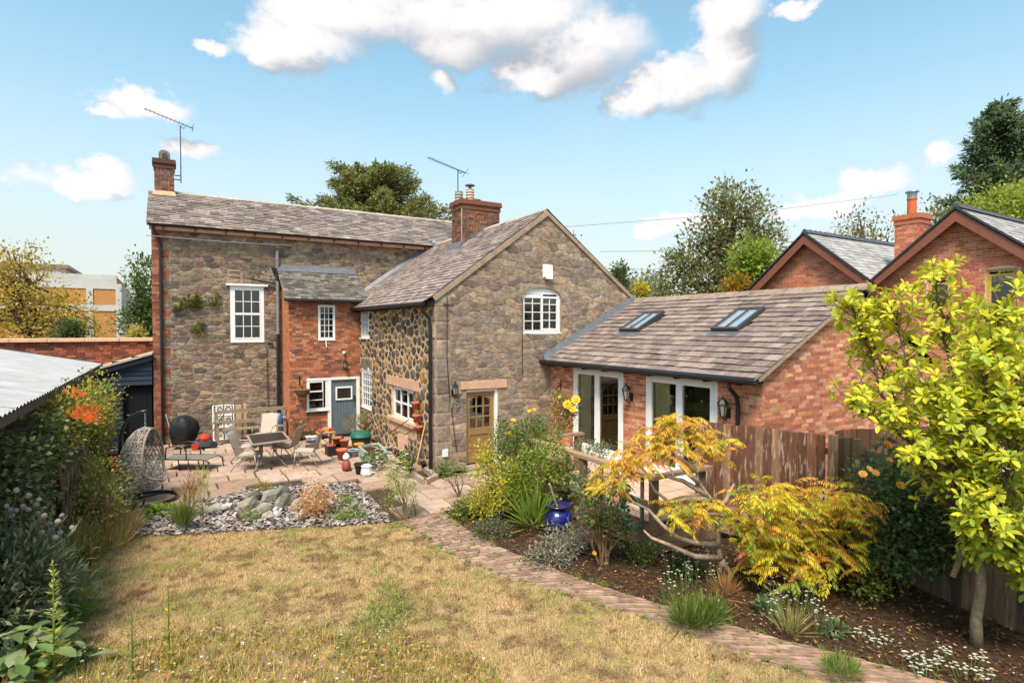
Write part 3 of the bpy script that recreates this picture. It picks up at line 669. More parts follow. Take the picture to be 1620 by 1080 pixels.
for i in range(3):
    for k in range(3):
        xa, za = 6.54 + i * .197, (1.05, 1.34, 1.61)[k]; zb = (1.30, 1.57, 1.85)[k]
        part('pane', GLASS, gd, lambda b: b.add([fg(xa, za, -.11), fg(xa + .18, za, -.11), fg(xa + .18, zb, -.11), fg(xa, zb, -.11)], [(0, 1, 2, 3)]))
part('door_step', m_rock, wing, lambda b: (b.box(6.35, 12.45, 0, 7.45, 12.83, .12), b.box(6.1, 12.2, -.02, 7.5, 12.45, .05)), H('9a8874'))
# roof of the wing
pal_ws = [H(x, .92) for x in ('8d827c', '827873', '948882', '776e6a', '9a8f87', '887d76')]
def zroof(x): return WE + .03 + (x - WX) * (AZ + .06 - WE) / (AX_ - WX)
rw = part('roof', m_dark, wing, lambda b: (b.add([(5.32, 12.82, zroof(5.32)), (AX_, 12.82, zroof(AX_)), (AX_, 20.5, zroof(AX_)), (5.32, 20.5, zroof(5.32))], [(0, 1, 2, 3)]),
     b.add([(AX_, 12.80, zroof(AX_) + .03), (12.45, 12.80, 4.25), (12.45, 22, 4.25), (AX_, 22, zroof(AX_) + .03)], [(0, 1, 2, 3)]),
     b.add([(AX_, 12.80, zroof(AX_) - .03), (12.45, 12.80, 4.19), (12.45, 12.80, 4.25), (AX_, 12.80, zroof(AX_) + .03)], [(0, 1, 2, 3)])))
pal_ws = warm(pal_ws, .8)
sl = slates((5.27, 20.5, zroof(5.27)), (5.27, 12.80, zroof(5.27)), (AX_, 20.5, zroof(AX_)), (AX_, 12.80, zroof(AX_)), .28, .17, pal_ws, .014, .014, .16)
pieces(sl, 'slate', m_slate, rw, 300, 'slate_courses')
for i in range(24):
    y = 12.80 + i * .32; dz = random.uniform(-.006, .006)
    part('ridge_tile', m_slate, rw, lambda b: b.hexa([(AX_ - .14, y, 6.74 + dz), (AX_ + .14, y, 6.74 + dz), (AX_ + .14, y + .31, 6.74 + dz), (AX_ - .14, y + .31, 6.74 + dz), (AX_ - .03, y, 6.87 + dz), (AX_ + .03, y, 6.87 + dz), (AX_ + .03, y + .31, 6.87 + dz), (AX_ - .03, y + .31, 6.87 + dz)]), jit(H('a9968a'), .12))
part('verge_mortar', m_mortar, wing, lambda b: (b.beam((5.5, 12.815, zroof(5.5) - .09), (AX_, 12.815, zroof(AX_) - .09), .05, .13), b.beam((AX_, 12.812, zroof(AX_) - .09), (12.3, 12.812, 4.3), .045, .10)))
part('gutter', m_black, wing, lambda b: b.tube([(5.24, 19.2, 4.24), (5.24, 12.85, 4.2)], .055, 8))
part('eaves_board', m_dark, wing, lambda b: b.box(5.33, 12.86, 4.15, 5.54, 19.28, 4.28))
part('downpipe', m_black, wing, lambda b: b.tube([(5.24, 13.0, 4.18), (5.28, 13.0, 4.02), (5.45, 12.98, 3.85), (5.47, 12.98, 3.7), (5.47, 12.98, .0)], .045, 8))
part('valley_flashing', m_lead, wing, lambda b: b.hexa([(5.75, 20.25, zroof(5.75) + .02), (AX_, 20.25, zroof(AX_) + .02), (AX_, 20.49, zroof(AX_) + .03), (5.75, 20.49, zroof(5.75) + .03), (5.75, 20.36, zroof(5.75) + .10), (AX_, 20.36, zroof(AX_) + .10), (AX_, 20.48, zroof(AX_) + .24), (5.75, 20.48, zroof(5.75) + .24)]))
# broad brick chimney on the wing, with pots
nrm = Vector((-(AZ + .06 - WE), 0, AX_ - WX)).normalized(); p0 = (WX, 15, zroof(WX))
cA = onplane(731, 389, p0, nrm); cB = onplane(717, 386, p0, nrm)
xr = PY(790, 360, cA.y).x; ztop = PY(760, 318, cA.y).z
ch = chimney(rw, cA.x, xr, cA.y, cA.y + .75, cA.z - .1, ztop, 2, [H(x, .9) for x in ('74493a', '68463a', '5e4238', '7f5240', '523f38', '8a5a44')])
part('stepped_flashing', m_lead, ch, lambda b: [b.hexa([(x, cA.y - .02, zroof(x) - .02), (x + .16, cA.y - .02, zroof(x + .16) - .02), (x + .16, cA.y, zroof(x + .16) - .02), (x, cA.y, zroof(x) - .02),
     (x, cA.y - .02, zroof(x) + .17), (x + .16, cA.y - .02, zroof(x) + .17), (x + .16, cA.y, zroof(x) + .17), (x, cA.y, zroof(x) + .17)]) for x in np.arange(cA.x - .02, min(xr, AX_), .16)])
part('flashing', m_lead, ch, lambda b: b.hexa([(cA.x - .2, cA.y - .1, zroof(cA.x - .2) + .03), (cA.x, cA.y - .1, zroof(cA.x) + .03), (cA.x, cA.y + .85, zroof(cA.x) + .03), (cA.x - .2, cA.y + .85, zroof(cA.x - .2) + .03),
     (cA.x - .18, cA.y - .1, zroof(cA.x - .2) + .05), (cA.x - .02, cA.y - .1, zroof(cA.x) + .16), (cA.x - .02, cA.y + .85, zroof(cA.x) + .16), (cA.x - .18, cA.y + .85, zroof(cA.x - .2) + .05)]))
part('chimney_corner_strip', m_mortar, ch, lambda b: b.tube([(cA.x - .015, cA.y - .015, cA.z), (cA.x - .015, cA.y - .015, ztop - .3)], .025, 5), H('c9c4bd'))
for (dx, dy, hh, col, cowl) in ((.32, .3, .42, H('bda48c'), True), (.08, .45, .34, H('9a8d84'), False), (.55, .45, .0, H('8a8a8a'), True)):
    px_, py_ = cA.x + dx * (xr - cA.x) * 1.0, cA.y + dy
    if hh: 
        rings = [(.13, 0), (.15, .06), (.12, .1)] + sum([[(.125, .12 + i * .09), (.145, .15 + i * .09), (.12, .19 + i * .09)] for i in range(int((hh - .15) / .09))], []) + [(.13, hh), (.10, hh)]
        pt = part('chimney_pot', m_terra, ch, lambda b: b.lathe(rings, (px_, py_, ztop - .02), 14), col)
    if cowl: part('cowl', m_metal, ch, lambda b: (b.tube([(px_, py_, ztop + hh - .05), (px_, py_, ztop + hh + .12)], .05, 8), b.lathe([(.17, .10), (.15, .13), (.03, .17)], (px_, py_, ztop + hh), 14)), H('5b5f66'))
aerial('tv_aerial', 'combed tv aerial above the broad brick chimney between the roofs', (cA.x + .06, cA.y + .42, ztop - .35), 1.35, ((-1.1, -.12, .22), (.28, .02, -.04)), 16, .16)
# alarm box, lantern, number, small fittings on the gable
ab = thing('alarm_box', 'white burglar alarm box high on the gable wall', 'alarm', fg(8.86, 5.05, 0))
part('case', m_white, ab, lambda b: (b.prism([(8.74, 5.0), (8.78, 4.94), (8.99, 4.94), (9.0, 5.0), (8.98, 5.32), (8.75, 5.32)], fg, .03, .11)), H('e2dcd2'))
part('backplate', m_white, ab, lambda b: b.fbox(fg, 8.72, 9.01, 4.98, 5.34, -.005, .03), H('cfc8be'))
wall_lamp('small grey lantern on the stone wall left of the oak door', fg, 6.02, 2.02, .85)
tcu = bpy.data.curves.new('number_text', 'FONT'); tcu.body = '15'; tcu.size = .3; tcu.extrude = .012; tcu.align_x = 'CENTER'
to = bpy.data.objects.new('tmp', tcu); COL.objects.link(to); dg = bpy.context.evaluated_depsgraph_get(); dg.update()
tme = bpy.data.meshes.new_from_object(to.evaluated_get(dg)); bpy.data.objects.remove(to)
nm = link('house_number', tme, mat('number_metal', H('b9bcc2'), .3, .6, None, None, None, 0, .7)); nm.data.materials.clear(); nm.data.materials.append(MATS['number_metal'])
nm.location = (6.02, WY - .07, 1.62); nm.rotation_euler = (math.pi / 2, 0, 0); tag(nm, 'metal house number 15 on the stone gable', 'number')
part('vent_box', m_white, wing, lambda b: b.fbox(fg, 5.72, 5.86, .42, .6, -.01, .06))
part('gable_cable', m_black, wing, lambda b: (b.tube([fg(5.85, 4.4, .045), fg(5.84, 2.9, .045), fg(5.9, 2.0, .05), fg(6.1, .5, .05)], .009, 5), b.tube([fg(8.05, 4.4, .04), fg(8.04, 2.4, .04)], .009, 5), b.tube([fg(5.75, 4.2, .04), fg(6.0, 4.15, .12)], .02, 5)))

# ================================================================== brick extension
EX, EY0 = 9.0, 6.3; ez, rz_, rx = 2.70, 4.43, 12.1
ext = thing('brick_extension', 'single storey orange brick extension with tiled roof and two glazed double doors', 'building', (EX, 9.5, 0))
fe, fn = FX(EX), FY(EY0); D1 = (-11.81, -9.90, .50, 2.60); D2 = (-9.17, -7.26, .50, 2.60)
EH = [(EX, 0), (15.2, 0), (15.2, 2.7), (rx, 4.38), (EX, 2.7)]
def zr(x): return ez + (x - 8.72) * (rz_ - ez) / (rx - 8.72)
wf = part('front_wall', m_brick_mortar, ext, lambda b: wall_sheet(b, fe, [(-WY, 0), (-EY0, 0), (-EY0, 2.78), (-WY, 2.78)], [D1, D2], .1))
we = part('end_wall', m_brick_mortar, ext, lambda b: (wall_sheet(b, fn, EH, []), b.add([(15.2, EY0, 0), (15.2, WY, 0), (15.2, WY, 2.7), (15.2, EY0, 2.7)], [(0, 1, 2, 3)])))
pal_e = [H(x, .95) for x in ('bd7858', 'c58464', 'b06c50', 'cb9070', 'b87458', 'a86450', 'd09a7c', 'b87c66', 'a06450')]
pieces(brickwork(fe, [(-WY, .35), (-EY0, .35), (-EY0, 2.70), (-WY, 2.70)], [D1, D2], pal_e), 'brick', m_brick, wf, 300, 'bricks')
pieces(brickwork(fn, [(EX, .3), (15.2, .3), (15.2, 2.66), (rx, 4.36), (EX, 2.66)], [], pal_e), 'brick', m_brick, we, 300, 'bricks')
part('room', mat('plaster', H('b8a894'), .9, .1, (2, .1)), ext, lambda b: (b.add([(13.4, 6.4, .45), (13.4, 12.8, .45), (13.4, 12.8, 3.6), (13.4, 6.4, 3.6)], [(0, 1, 2, 3)]), b.add([(9.05, 6.4, .46), (13.4, 6.4, .46), (13.4, 12.8, .46), (9.05, 12.8, .46)], [(0, 1, 2, 3)])))
part('inner_cupboard', m_oak, ext, lambda b: (b.box(10.9, 9.6, .46, 11.3, 11.4, 1.5), b.box(11.0, 9.8, 1.5, 11.3, 11.2, 2.3)), H('4a3a30'))
for (s0, s1, z0, z1), nm_ in ((D1, 'patio_door'), (D2, 'patio_door')):
    window(ext, fe, s0, s1, z0, z1, .0, [(0, .5, 0, 1, 1, 1, .085), (.5, 1, 0, 1, 1, 1, .085)], .085, .02, (.02, .05, .08), name=nm_, back=[(0.02, .30, H('efe6b4')), ], th=.08)
part('dried_palm', m_leaf, ext, lambda b: [b.add([(9.7, 10.3, 2.1), (9.7 + math.cos(a) * .1, 10.3 + math.sin(a) * .35, 1.4 + .1 * math.cos(3 * a)), (9.7 + math.cos(a) * .22, 10.3 + math.sin(a) * .5, .65)], [(0, 1, 2)]) for a in np.linspace(0, 6.2, 16)], H('b09a6a'))
def holes(lo, hi, x0, x1): return lambda p: lo < p.y < hi and x0 < p.x < x1
nE = Vector((-(rz_ - ez), 0, rx - 8.72)).normalized(); pE = (8.72, 9, ez)
SK = []
for q in (((984.5, 525.5), (1009.5, 529.7), (1050, 499), (1023, 498)), ((1129, 525.5), (1168, 529.7), (1209.5, 493.6), (1170.6, 493.6))):
    P = [onplane(*c, pE, nE) for c in q]
    SK.append((min(P[0].x, P[1].x) * .5 + max(P[0].x, P[1].x) * .5, (P[2].x + P[3].x) / 2, (P[1].y + P[2].y) / 2, (P[0].y + P[3].y) / 2))
re_ = part('roof', m_dark, ext, lambda b: (b.add([(8.75, 6.2, zr(8.75) - .01), (8.75, WY, zr(8.75) - .01), (rx, WY, rz_ - .01), (rx, 6.2, rz_ - .01)], [(0, 1, 2, 3)]),
     b.add([(15.5, 6.2, ez), (15.5, WY, ez), (rx, WY, rz_ - .005), (rx, 6.2, rz_ - .005)], [(0, 1, 2, 3)])))
pal_t = [H(x, .9) for x in ('7d736e', '857a74', '776d68', '8c817a', '706662', '817670', '91867e')]
pal_t = warm(pal_t, .9)
tl = slates((8.69, WY, zr(8.69)), (8.69, 6.18, zr(8.69)), (rx, WY, rz_), (rx, 6.18, rz_), .30, .225, pal_t, .016, .016, .08, [holes(a[2], a[3], a[0], a[1]) for a in SK], .06)
pieces(tl, 'roof_tile', m_tile, re_, 300)
for i in range(15):
    y = WY - .05 - i * .45; c = jit(H('8c7a6c'), .1)
    part('ridge_tile', m_tile, re_, lambda b: b.hexa([(rx - .2, y - .44, rz_ - .06), (rx + .2, y - .44, rz_ - .06), (rx + .2, y, rz_ - .06), (rx - .2, y, rz_ - .06), (rx - .02, y - .445, rz_ + .085), (rx + .02, y - .445, rz_ + .085), (rx + .02, y, rz_ + .075), (rx - .02, y, rz_ + .075)]), c)
for (x0, x1, y0, y1) in SK:
    up = nE * .10
    def P_(x, y, h): return Vector((x, y, zr(x))) + nE * h
    def curb(b):
        for (a, c, e, g) in ((x0, x1, y0, y0 + .07), (x0, x1, y1 - .07, y1), (x0, x0 + .07, y0 + .07, y1 - .07), (x1 - .07, x1, y0 + .07, y1 - .07), (x0 + .07, x1 - .07, (y0 + y1) / 2 - .02, (y0 + y1) / 2 + .02)):
            b.hexa([P_(a, e, -.02), P_(c, e, -.02), P_(c, g, -.02), P_(a, g, -.02), P_(a, e, .13), P_(c, e, .13), P_(c, g, .13), P_(a, g, .13)])
    sk = part('skylight', m_paint, re_, curb, H('3a3838')); sk['label'] = 'dark framed skylight set in the tiles'
    for (e, g) in ((y0 + .07, (y0 + y1) / 2 - .02), ((y0 + y1) / 2 + .02, y1 - .07)):
        part('pane', mat('skylight_glass', H('dfe4ea'), .06, 1.0, None, None, None, 0, .75), sk, lambda b: b.add([P_(x0 + .07, e, .10), P_(x1 - .07, e, .10), P_(x1 - .07, g, .10), P_(x0 + .07, g, .10)], [(0, 1, 2, 3)]), H('9aa8b2'))
    part('apron', m_lead, sk, lambda b: b.hexa([P_(x0 - .18, y0 - .05, .035), P_(x0, y0 - .05, .035), P_(x0, y1 + .05, .035), P_(x0 - .18, y1 + .05, .035), P_(x0 - .18, y0 - .05, .045), P_(x0, y0 - .05, .05), P_(x0, y1 + .05, .05), P_(x0 - .18, y1 + .05, .045)]))
part('gutter', m_black, ext, lambda b: (b.tube([(8.66, WY + .02, ez - .01), (8.66, 6.2, ez - .02)], .06, 8), b.box(8.72, 6.22, ez - .1, 8.75, WY, ez + .0)))
part('soffit', m_dark, ext, lambda b: b.box(8.75, 6.25, ez - .08, 8.985, WY - .02, ez - .05))
for i in range(9): part('rafter_foot', m_dark, ext, lambda b: b.box(8.76, 6.6 + i * .75, ez - .13, 8.98, 6.66 + i * .75, ez - .081))
part('verge', m_mortar, ext, lambda b: b.beam((8.75, 6.2, zr(8.75) - .03), (rx, 6.2, rz_ - .03), .05, .06), H('c5bdb2'))
part('abutment_flashing', m_lead, ext, lambda b: b.hexa([(8.72, WY - .2, zr(8.72) + .035), (rx, WY - .2, rz_ + .035), (rx, WY - .01, rz_ + .04), (8.72, WY - .01, zr(8.72) + .04), (8.72, WY - .1, zr(8.72) + .06), (rx, WY - .1, rz_ + .06), (rx, WY - .045, rz_ + .20), (8.72, WY - .045, zr(8.72) + .20)]))
part('downpipe', m_black, ext, lambda b: b.tube([(8.66, 6.75, ez - .03), (8.68, 6.75, ez - .18), (8.9, 6.75, ez - .36), (8.93, 6.75, ez - .5), (8.93, 6.75, .4)], .04, 8))
wall_lamp('black wall lantern on the brick pier between the two glazed doors', fe, -9.62, 2.06, 1.0)
wall_lamp('black wall lantern beside the downpipe of the brick extension', fe, -7.0, 2.03, 1.0)
part('wall_bracket', m_black, ext, lambda b: (b.fbox(fe, -12.36, -12.33, 1.9, 2.2, 0, .02), b.beam(fe(-12.35, 2.1, .01), fe(-12.35, 1.98, .16), .02, .02)))
# ================================================================== neighbour's brick house
NX = 18.2; fN = FX(NX)
nb = thing('brick_house', 'red brick house with two gables, brown bargeboards and grey slate roofs', 'house', (NX + 3, 9, 0))
ya, za_, yb, zb_ = 11.06, 6.62, 6.85, 6.66; vy, vz, ly, lz, ry, rzz = 8.95, 4.95, 13.15, 4.88, 4.75, 4.95
pal_n = [H(x, .95) for x in ('b86c50', 'c0785a', 'ae644a', 'ba7054', 'a65e46', 'c4805f')]
WN = (-6.28, -5.62, 4.05, 5.12); WN2 = (-7.62, -7.02, 4.05, 4.98); WN3 = (-11.5, -10.55, 4.0, 4.78)
H1 = [(-13.1, 0), (-vy, 0), (-vy, 4.95), (-ya, za_), (-13.1, 4.9)]; H2 = [(-vy, 0), (-4.8, 0), (-4.8, 4.95), (-yb, zb_), (-vy, 4.95)]
wl = part('wall', m_brick_mortar, nb, lambda b: (wall_sheet(b, fN, H1, [WN3], .12), wall_sheet(b, fN, H2, [WN, WN2], .12), b.add([(NX, 13.1, 0), (25, 13.1, 0), (25, 13.1, 4.9), (NX, 13.1, 4.9)], [(0, 1, 2, 3)]), b.add([(NX, 4.8, 0), (25, 4.8, 0), (25, 4.8, 4.9), (NX, 4.8, 4.9)], [(0, 1, 2, 3)])))
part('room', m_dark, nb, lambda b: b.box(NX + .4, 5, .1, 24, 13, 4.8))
bl = brickwork(fN, [(-13.1, 3.0), (-vy, 3.0), (-vy, 4.95), (-ya, za_), (-13.1, 4.9)], [WN3], pal_n, .225, .065, .010, .007, .12)
bl += brickwork(fN, [(-vy, 1.2), (-4.8, 1.2), (-4.8, 4.95), (-yb, zb_), (-vy, 4.95)], [WN, WN2, (-6.33, -5.57, 5.12, 5.30)], pal_n, .225, .065, .010, .007, .12)
pieces(bl, 'brick', m_brick, wl, 300, 'bricks')
oakf = H('c79a5e')
for W_, g in ((WN, [(0, 1, 0, .93, 1, 1, .05)]), (WN2, [(0, 1, 0, .93, 1, 1, .05)]), (WN3, [(0, .5, 0, .93, 1, 1, .05), (.5, 1, 0, .93, 1, 1, .05)])):
    w = window(nb, fN, *W_, -.05, g, .06, .02, (.03, .05, .05), m=mat('oak_frame', oakf, .5, .3, (12, .1)), name='window')
    s0, s1, z0, z1 = W_
    def arch(b):
        n = 9; c = (s0 + s1) / 2; hw = (s1 - s0) / 2 + .08
        for i in range(n):
            a = -1 + 2 * i / n; a2 = -1 + 2 * (i + .88) / n; lift = lambda t: .10 * (1 - t * t)
            b.prism([(c + hw * a, z1 - .02 + lift(a)), (c + hw * a2, z1 - .02 + lift(a2)), (c + hw * a2 * 1.16, z1 + .19 + lift(a2)), (c + hw * a * 1.16, z1 + .19 + lift(a))], fN, -.1, .012, jit(pal_n[1], .12))
    part('brick_arch', m_brick, w, arch)
barge = H('7d4a38'); BX = NX - .28
def bargeb(b, p, q):
    a, c = Vector((BX, p[0], p[1])), Vector((BX, q[0], q[1])); b.hexa([a + Vector((-.02, 0, -.30)), c + Vector((-.02, 0, -.30)), c + Vector((.02, 0, -.30)), a + Vector((.02, 0, -.30)), a + Vector((-.02, 0, 0)), c + Vector((-.02, 0, 0)), c + Vector((.02, 0, 0)), a + Vector((.02, 0, 0))])
for p, q in (((13.4, 4.66), (ya, za_ + .06)), ((ya, za_ + .06), (vy - .03, vz - .0)), ((vy + .05, vz + .05), (yb, zb_ + .08)), ((yb, zb_ + .08), (4.4, 4.72))):
    part('bargeboard', m_paint, nb, lambda b: bargeb(b, p, q), barge)
pal_ns = [H(x, .95) for x in ('96908f', '9e9897', '8c8786', 'a5a09e')]
rn = part('roof', m_dark, nb, lambda b: [b.add([(BX, p[0], p[1]), (BX, q[0], q[1]), (25, q[0], q[1]), (25, p[0], p[1])], [(0, 1, 2, 3)]) for p, q in
     (((13.45, 4.68), (ya, za_ + .1)), ((ya, za_ + .1), (vy, vz + .02)), ((vy, vz + .03), (yb, zb_ + .12)), ((yb, zb_ + .12), (4.35, 4.72)))])
ns = slates((BX, vy, vz + .06), (25, vy, vz + .06), (BX, ya, za_ + .13), (25, ya, za_ + .13), .35, .20, pal_ns, .008, .008, .06, (), .03)
ns += slates((BX, vy, vz + .07), (25, vy, vz + .07), (BX, yb, zb_ + .15), (25, yb, zb_ + .15), .35, .20, pal_ns, .008, .008, .06, (), .03)
ns += slates((BX, 4.35, 4.75), (25, 4.35, 4.75), (BX, yb, zb_ + .15), (25, yb, zb_ + .15), .35, .20, pal_ns, .008, .008, .06, (), .03)
pieces(ns, 'slate', m_nslate, rn, 0, 'slate_courses')
for (yy, zz) in ((ya, za_ + .16), (yb, zb_ + .18)):
    for i in range(22):
        part('ridge_tile', m_nslate, rn, lambda b: b.hexa([(BX + i * .3, yy - .13, zz - .05), (BX + i * .3 + .3, yy - .13, zz - .05), (BX + i * .3 + .3, yy + .13, zz - .05), (BX + i * .3, yy + .13, zz - .05), (BX + i * .3 - .01, yy - .02, zz + .09), (BX + i * .3 + .29, yy - .02, zz + .06), (BX + i * .3 + .29, yy + .02, zz + .06), (BX + i * .3 - .01, yy + .02, zz + .09)]), H('4d4f57'))
for p, q in (((13.45, 4.72), (ya, za_ + .13)), ((ya, za_ + .13), (vy, vz + .06)), ((vy, vz + .07), (yb, zb_ + .15)), ((yb, zb_ + .15), (4.35, 4.76))):
    part('verge_trim', m_paint, nb, lambda b: b.beam((BX - .03, p[0], p[1]), (BX - .03, q[0], q[1]), .06, .05), H('33353c'))
part('gutter', m_black, nb, lambda b: b.tube([(BX + .1, vy - .02, vz + .0), (BX - .12, vy - .02, vz + .0)], .07, 8))
ncx, ncy = 20.6, 9.1
nch = chimney(rn, ncx - .27, ncx + .45, ncy - .35, ncy + .35, 5.0, 7.25, 2, pal_n)
part('lead_saddle', m_metal, nch, lambda b: b.hexa([(ncx - .5, ncy - .55, 5.05), (ncx + .5, ncy - .55, 5.05), (ncx + .5, ncy + .5, 5.2), (ncx - .5, ncy + .5, 5.2), (ncx - .30, ncy - .38, 5.52), (ncx + .48, ncy - .38, 5.52), (ncx + .48, ncy + .4, 5.6), (ncx - .30, ncy + .4, 5.6)]), H('b8bcc4'))
part('chimney_pot', m_terra, nch, lambda b: b.lathe([(.14, 0), (.13, .5), (.15, .52), (.15, .56)], (ncx + .05, ncy, 7.24), 14), H('c0603f'))
part('cowl', m_metal, nch, lambda b: b.lathe([(.14, .56), (.14, .74), (.2, .75), (.19, .79), (.03, .81)], (ncx + .05, ncy, 7.24), 14), H('8a8e96'))

# ================================================================== left side: shed, boundary wall, outbuilding, far block
sh = thing('black_shed', 'black weatherboarded shed with dark open door beside the stone house', 'shed', (-1.25, 20.5, 0))
fs = FY(20.45)
black_wood = [H('2a2f3d'), H('323746'), H('242833')]
z = 0
while z < 2.75:
    xl, xrr = -2.05, -.5
    for (a, c) in ((xl, -1.24), (-1.24, xrr)) if z < 1.85 else ((xl, xrr),):
        if z < 1.85 and a > -1.5: continue
        zt = 2.33 + (c - xl) * .30; 
        if z > 2.25: a = max(a, xl + (z - 2.3) / .30)
        if c - a > .1: part('plank', m_wood, sh, lambda b: b.hexa([fs(a, z, .03), fs(c, z, .03), fs(c, z, -.01), fs(a, z, -.01), fs(a, z + .15, .008), fs(c, z + .15, .008), fs(c, z + .15, -.012), fs(a, z + .15, -.012)]), random.choice(black_wood))
    z += .145
part('carcass', m_dark, sh, lambda b: (b.box(-2.04, 20.47, 0, -1.26, 21.9, 2.3), b.box(-1.26, 21.0, 0, -.5, 21.9, 2.3), b.box(-1.26, 20.47, 1.9, -.5, 21.0, 2.3)))
for i in range(6): part('door_board', m_wood, sh, lambda b: b.box(-1.24 + i * .122, 20.56, .03, -1.24 + i * .122 + .115, 20.6, 1.86), H('1c1d22'))
part('roof', m_wood, sh, lambda b: b.hexa([(-2.25, 20.3, 2.27), (-.48, 20.3, 2.80), (-.48, 22, 2.80), (-2.25, 22, 2.27), (-2.25, 20.3, 2.33), (-.48, 20.3, 2.86), (-.48, 22, 2.86), (-2.25, 22, 2.33)]), H('a99a88'))
part('fascia', m_wood, sh, lambda b: b.hexa([(-2.2, 20.33, 2.12), (-.49, 20.33, 2.63), (-.49, 20.36, 2.63), (-2.2, 20.36, 2.12), (-2.2, 20.33, 2.265), (-.49, 20.33, 2.79), (-.49, 20.36, 2.79), (-2.2, 20.36, 2.265)]), H('23262f'))
bw = thing('boundary_wall', 'old red brick boundary wall with stone coping behind the outbuilding', 'wall', (-5, 22.2, 0))
fb = FY(22.05); wb = part('wall_core', m_brick_mortar_old, bw, lambda b: b.box(-14, 22.06, 0, -.48, 22.4, 3.18))
pieces(brickwork(fb, [(-5.4, 2.1), (-.5, 2.1), (-.5, 3.17), (-5.4, 3.17)], [], [H(x, .85) for x in ('9c5640', '8a4a38', 'a8634a', '7a4538', '934f3c', '5f4238')], .215, .065, .010, .012, .2, .2), 'brick', m_brick, wb, 300, 'bricks')
for i in range(15): part('coping_stone', m_sand, bw, lambda b: b.hexa([(-14 + i * .9, 21.95, 3.181), (-13.11 + i * .9, 21.95, 3.181), (-13.11 + i * .9, 22.5, 3.181), (-14 + i * .9, 22.5, 3.181), (-14 + i * .9, 21.96, 3.27), (-13.11 + i * .9, 21.96, 3.27), (-13.11 + i * .9, 22.49, 3.29), (-14 + i * .9, 22.49, 3.29)]), H('a38d74'))
ob = thing('outbuilding', 'long low outbuilding with pale corrugated roof behind the overgrown fence', 'shed', (-3.5, 13, 0))
part('wall', m_wood, ob, lambda b: (b.box(-6.5, 7.2, 0, -1.95, 18.9, 2.5)), H('4a443d'))
sw = 1.0; nsh = 12
for i in range(nsh):
    y0 = 7.0 + i * sw
    def sheetm(b):
        n = 20; xs = [-1.62, -3.0, -4.6, -6.6]; dz = random.uniform(0, .012)
        for k in range(n):
            ya_, yb_ = y0 + sw * k / n, y0 + sw * (k + 1) / n; h = lambda y: .018 * math.sin(y * 2 * math.pi / .2) + dz
            for j in range(3):
                f = lambda x, y: (x, y, 2.62 + (-1.62 - x) * .21 + h(y)); b.add([f(xs[j], ya_), f(xs[j], yb_), f(xs[j + 1], yb_), f(xs[j + 1], ya_)], [(0, 1, 2, 3)])
    part('roof_sheet', mat('corrugated_sheet', None, .6, .3, (3, .14), None, (1.3, H('8d8a88'), .55, .8, .4)), ob, sheetm, jit(H('9f9c9e'), .05), True)
part('eaves_beam', m_wood, ob, lambda b: (b.box(-1.72, 7, 2.46, -1.66, 19, 2.58), b.box(-1.9, 18.9, 2.4, -1.75, 18.98, 2.62)), H('57514a'))
part('far_verge', m_wood, ob, lambda b: b.beam((-1.6, 19.03, 2.60), (-6.6, 19.03, 3.66), .05, .1), H('4f4a44'))
# far block of flats
fbk = thing('office_block', 'far tan brick block with white concrete bands behind the tree', 'building', (-18, 52, 0))
FB = 52.0; cr = PY(193, 500, FB).x; cl = PY(145, 500, FB).x; ztopb = PY(170, 436, FB).z; zb1 = PY(170, 492, FB).z
part('wall', m_brick, fbk, lambda b: (b.box(-30, FB, 0, cr - .35, FB + 12, ztopb)), H('b98050'))
part('concrete_band', mat('concrete', H('bdb9b6'), .8, .2, (1, .1)), fbk, lambda b: (b.box(-30, FB - .05, ztopb - 1.0, cr - .3, FB + .3, ztopb + .05), b.box(-30, FB - .06, zb1, cr - .3, FB - .01, zb1 + .45)), H('bdb9b6'))
part('concrete_post', MATS['concrete'], fbk, lambda b: (b.box(cr - .36, FB - .07, 0, cr, FB + 12, ztopb - .6)), H('d9b49a'))
for k in range(5): part('concrete_post', MATS['concrete'], fbk, lambda b: b.box(cl - .3 - k * 5.6, FB - .08, 0, cl + .1 - k * 5.6, FB - .01, ztopb - 1))
p1, p2 = PY(-40, 440, 60), PY(104, 440, 60); zt = PY(60, 417, 60).z
fb2 = thing('office_block', 'taller far block with a long strip of windows and dark roof edge', 'building', ((p1.x + p2.x) / 2, 60, 0))
part('wall', mat('pale_cladding', H('9aa6b2'), .7, .2, (1, .1)), fb2, lambda b: b.box(p1.x - 8, 60, 0, p2.x, 72, zt - .3))
part('roof_edge', m_paint, fb2, lambda b: b.box(p1.x - 8.2, 59.8, zt - .3, p2.x + .2, 72.2, zt), H('7d6f66'))
for k in range(9): part('window', mat('far_glass', H('9db4cc'), .1, .8), fb2, lambda b: b.box(p2.x - 1.6 - k * 1.7, 59.93, zt - 2.2, p2.x - .3 - k * 1.7, 59.99, zt - .6))

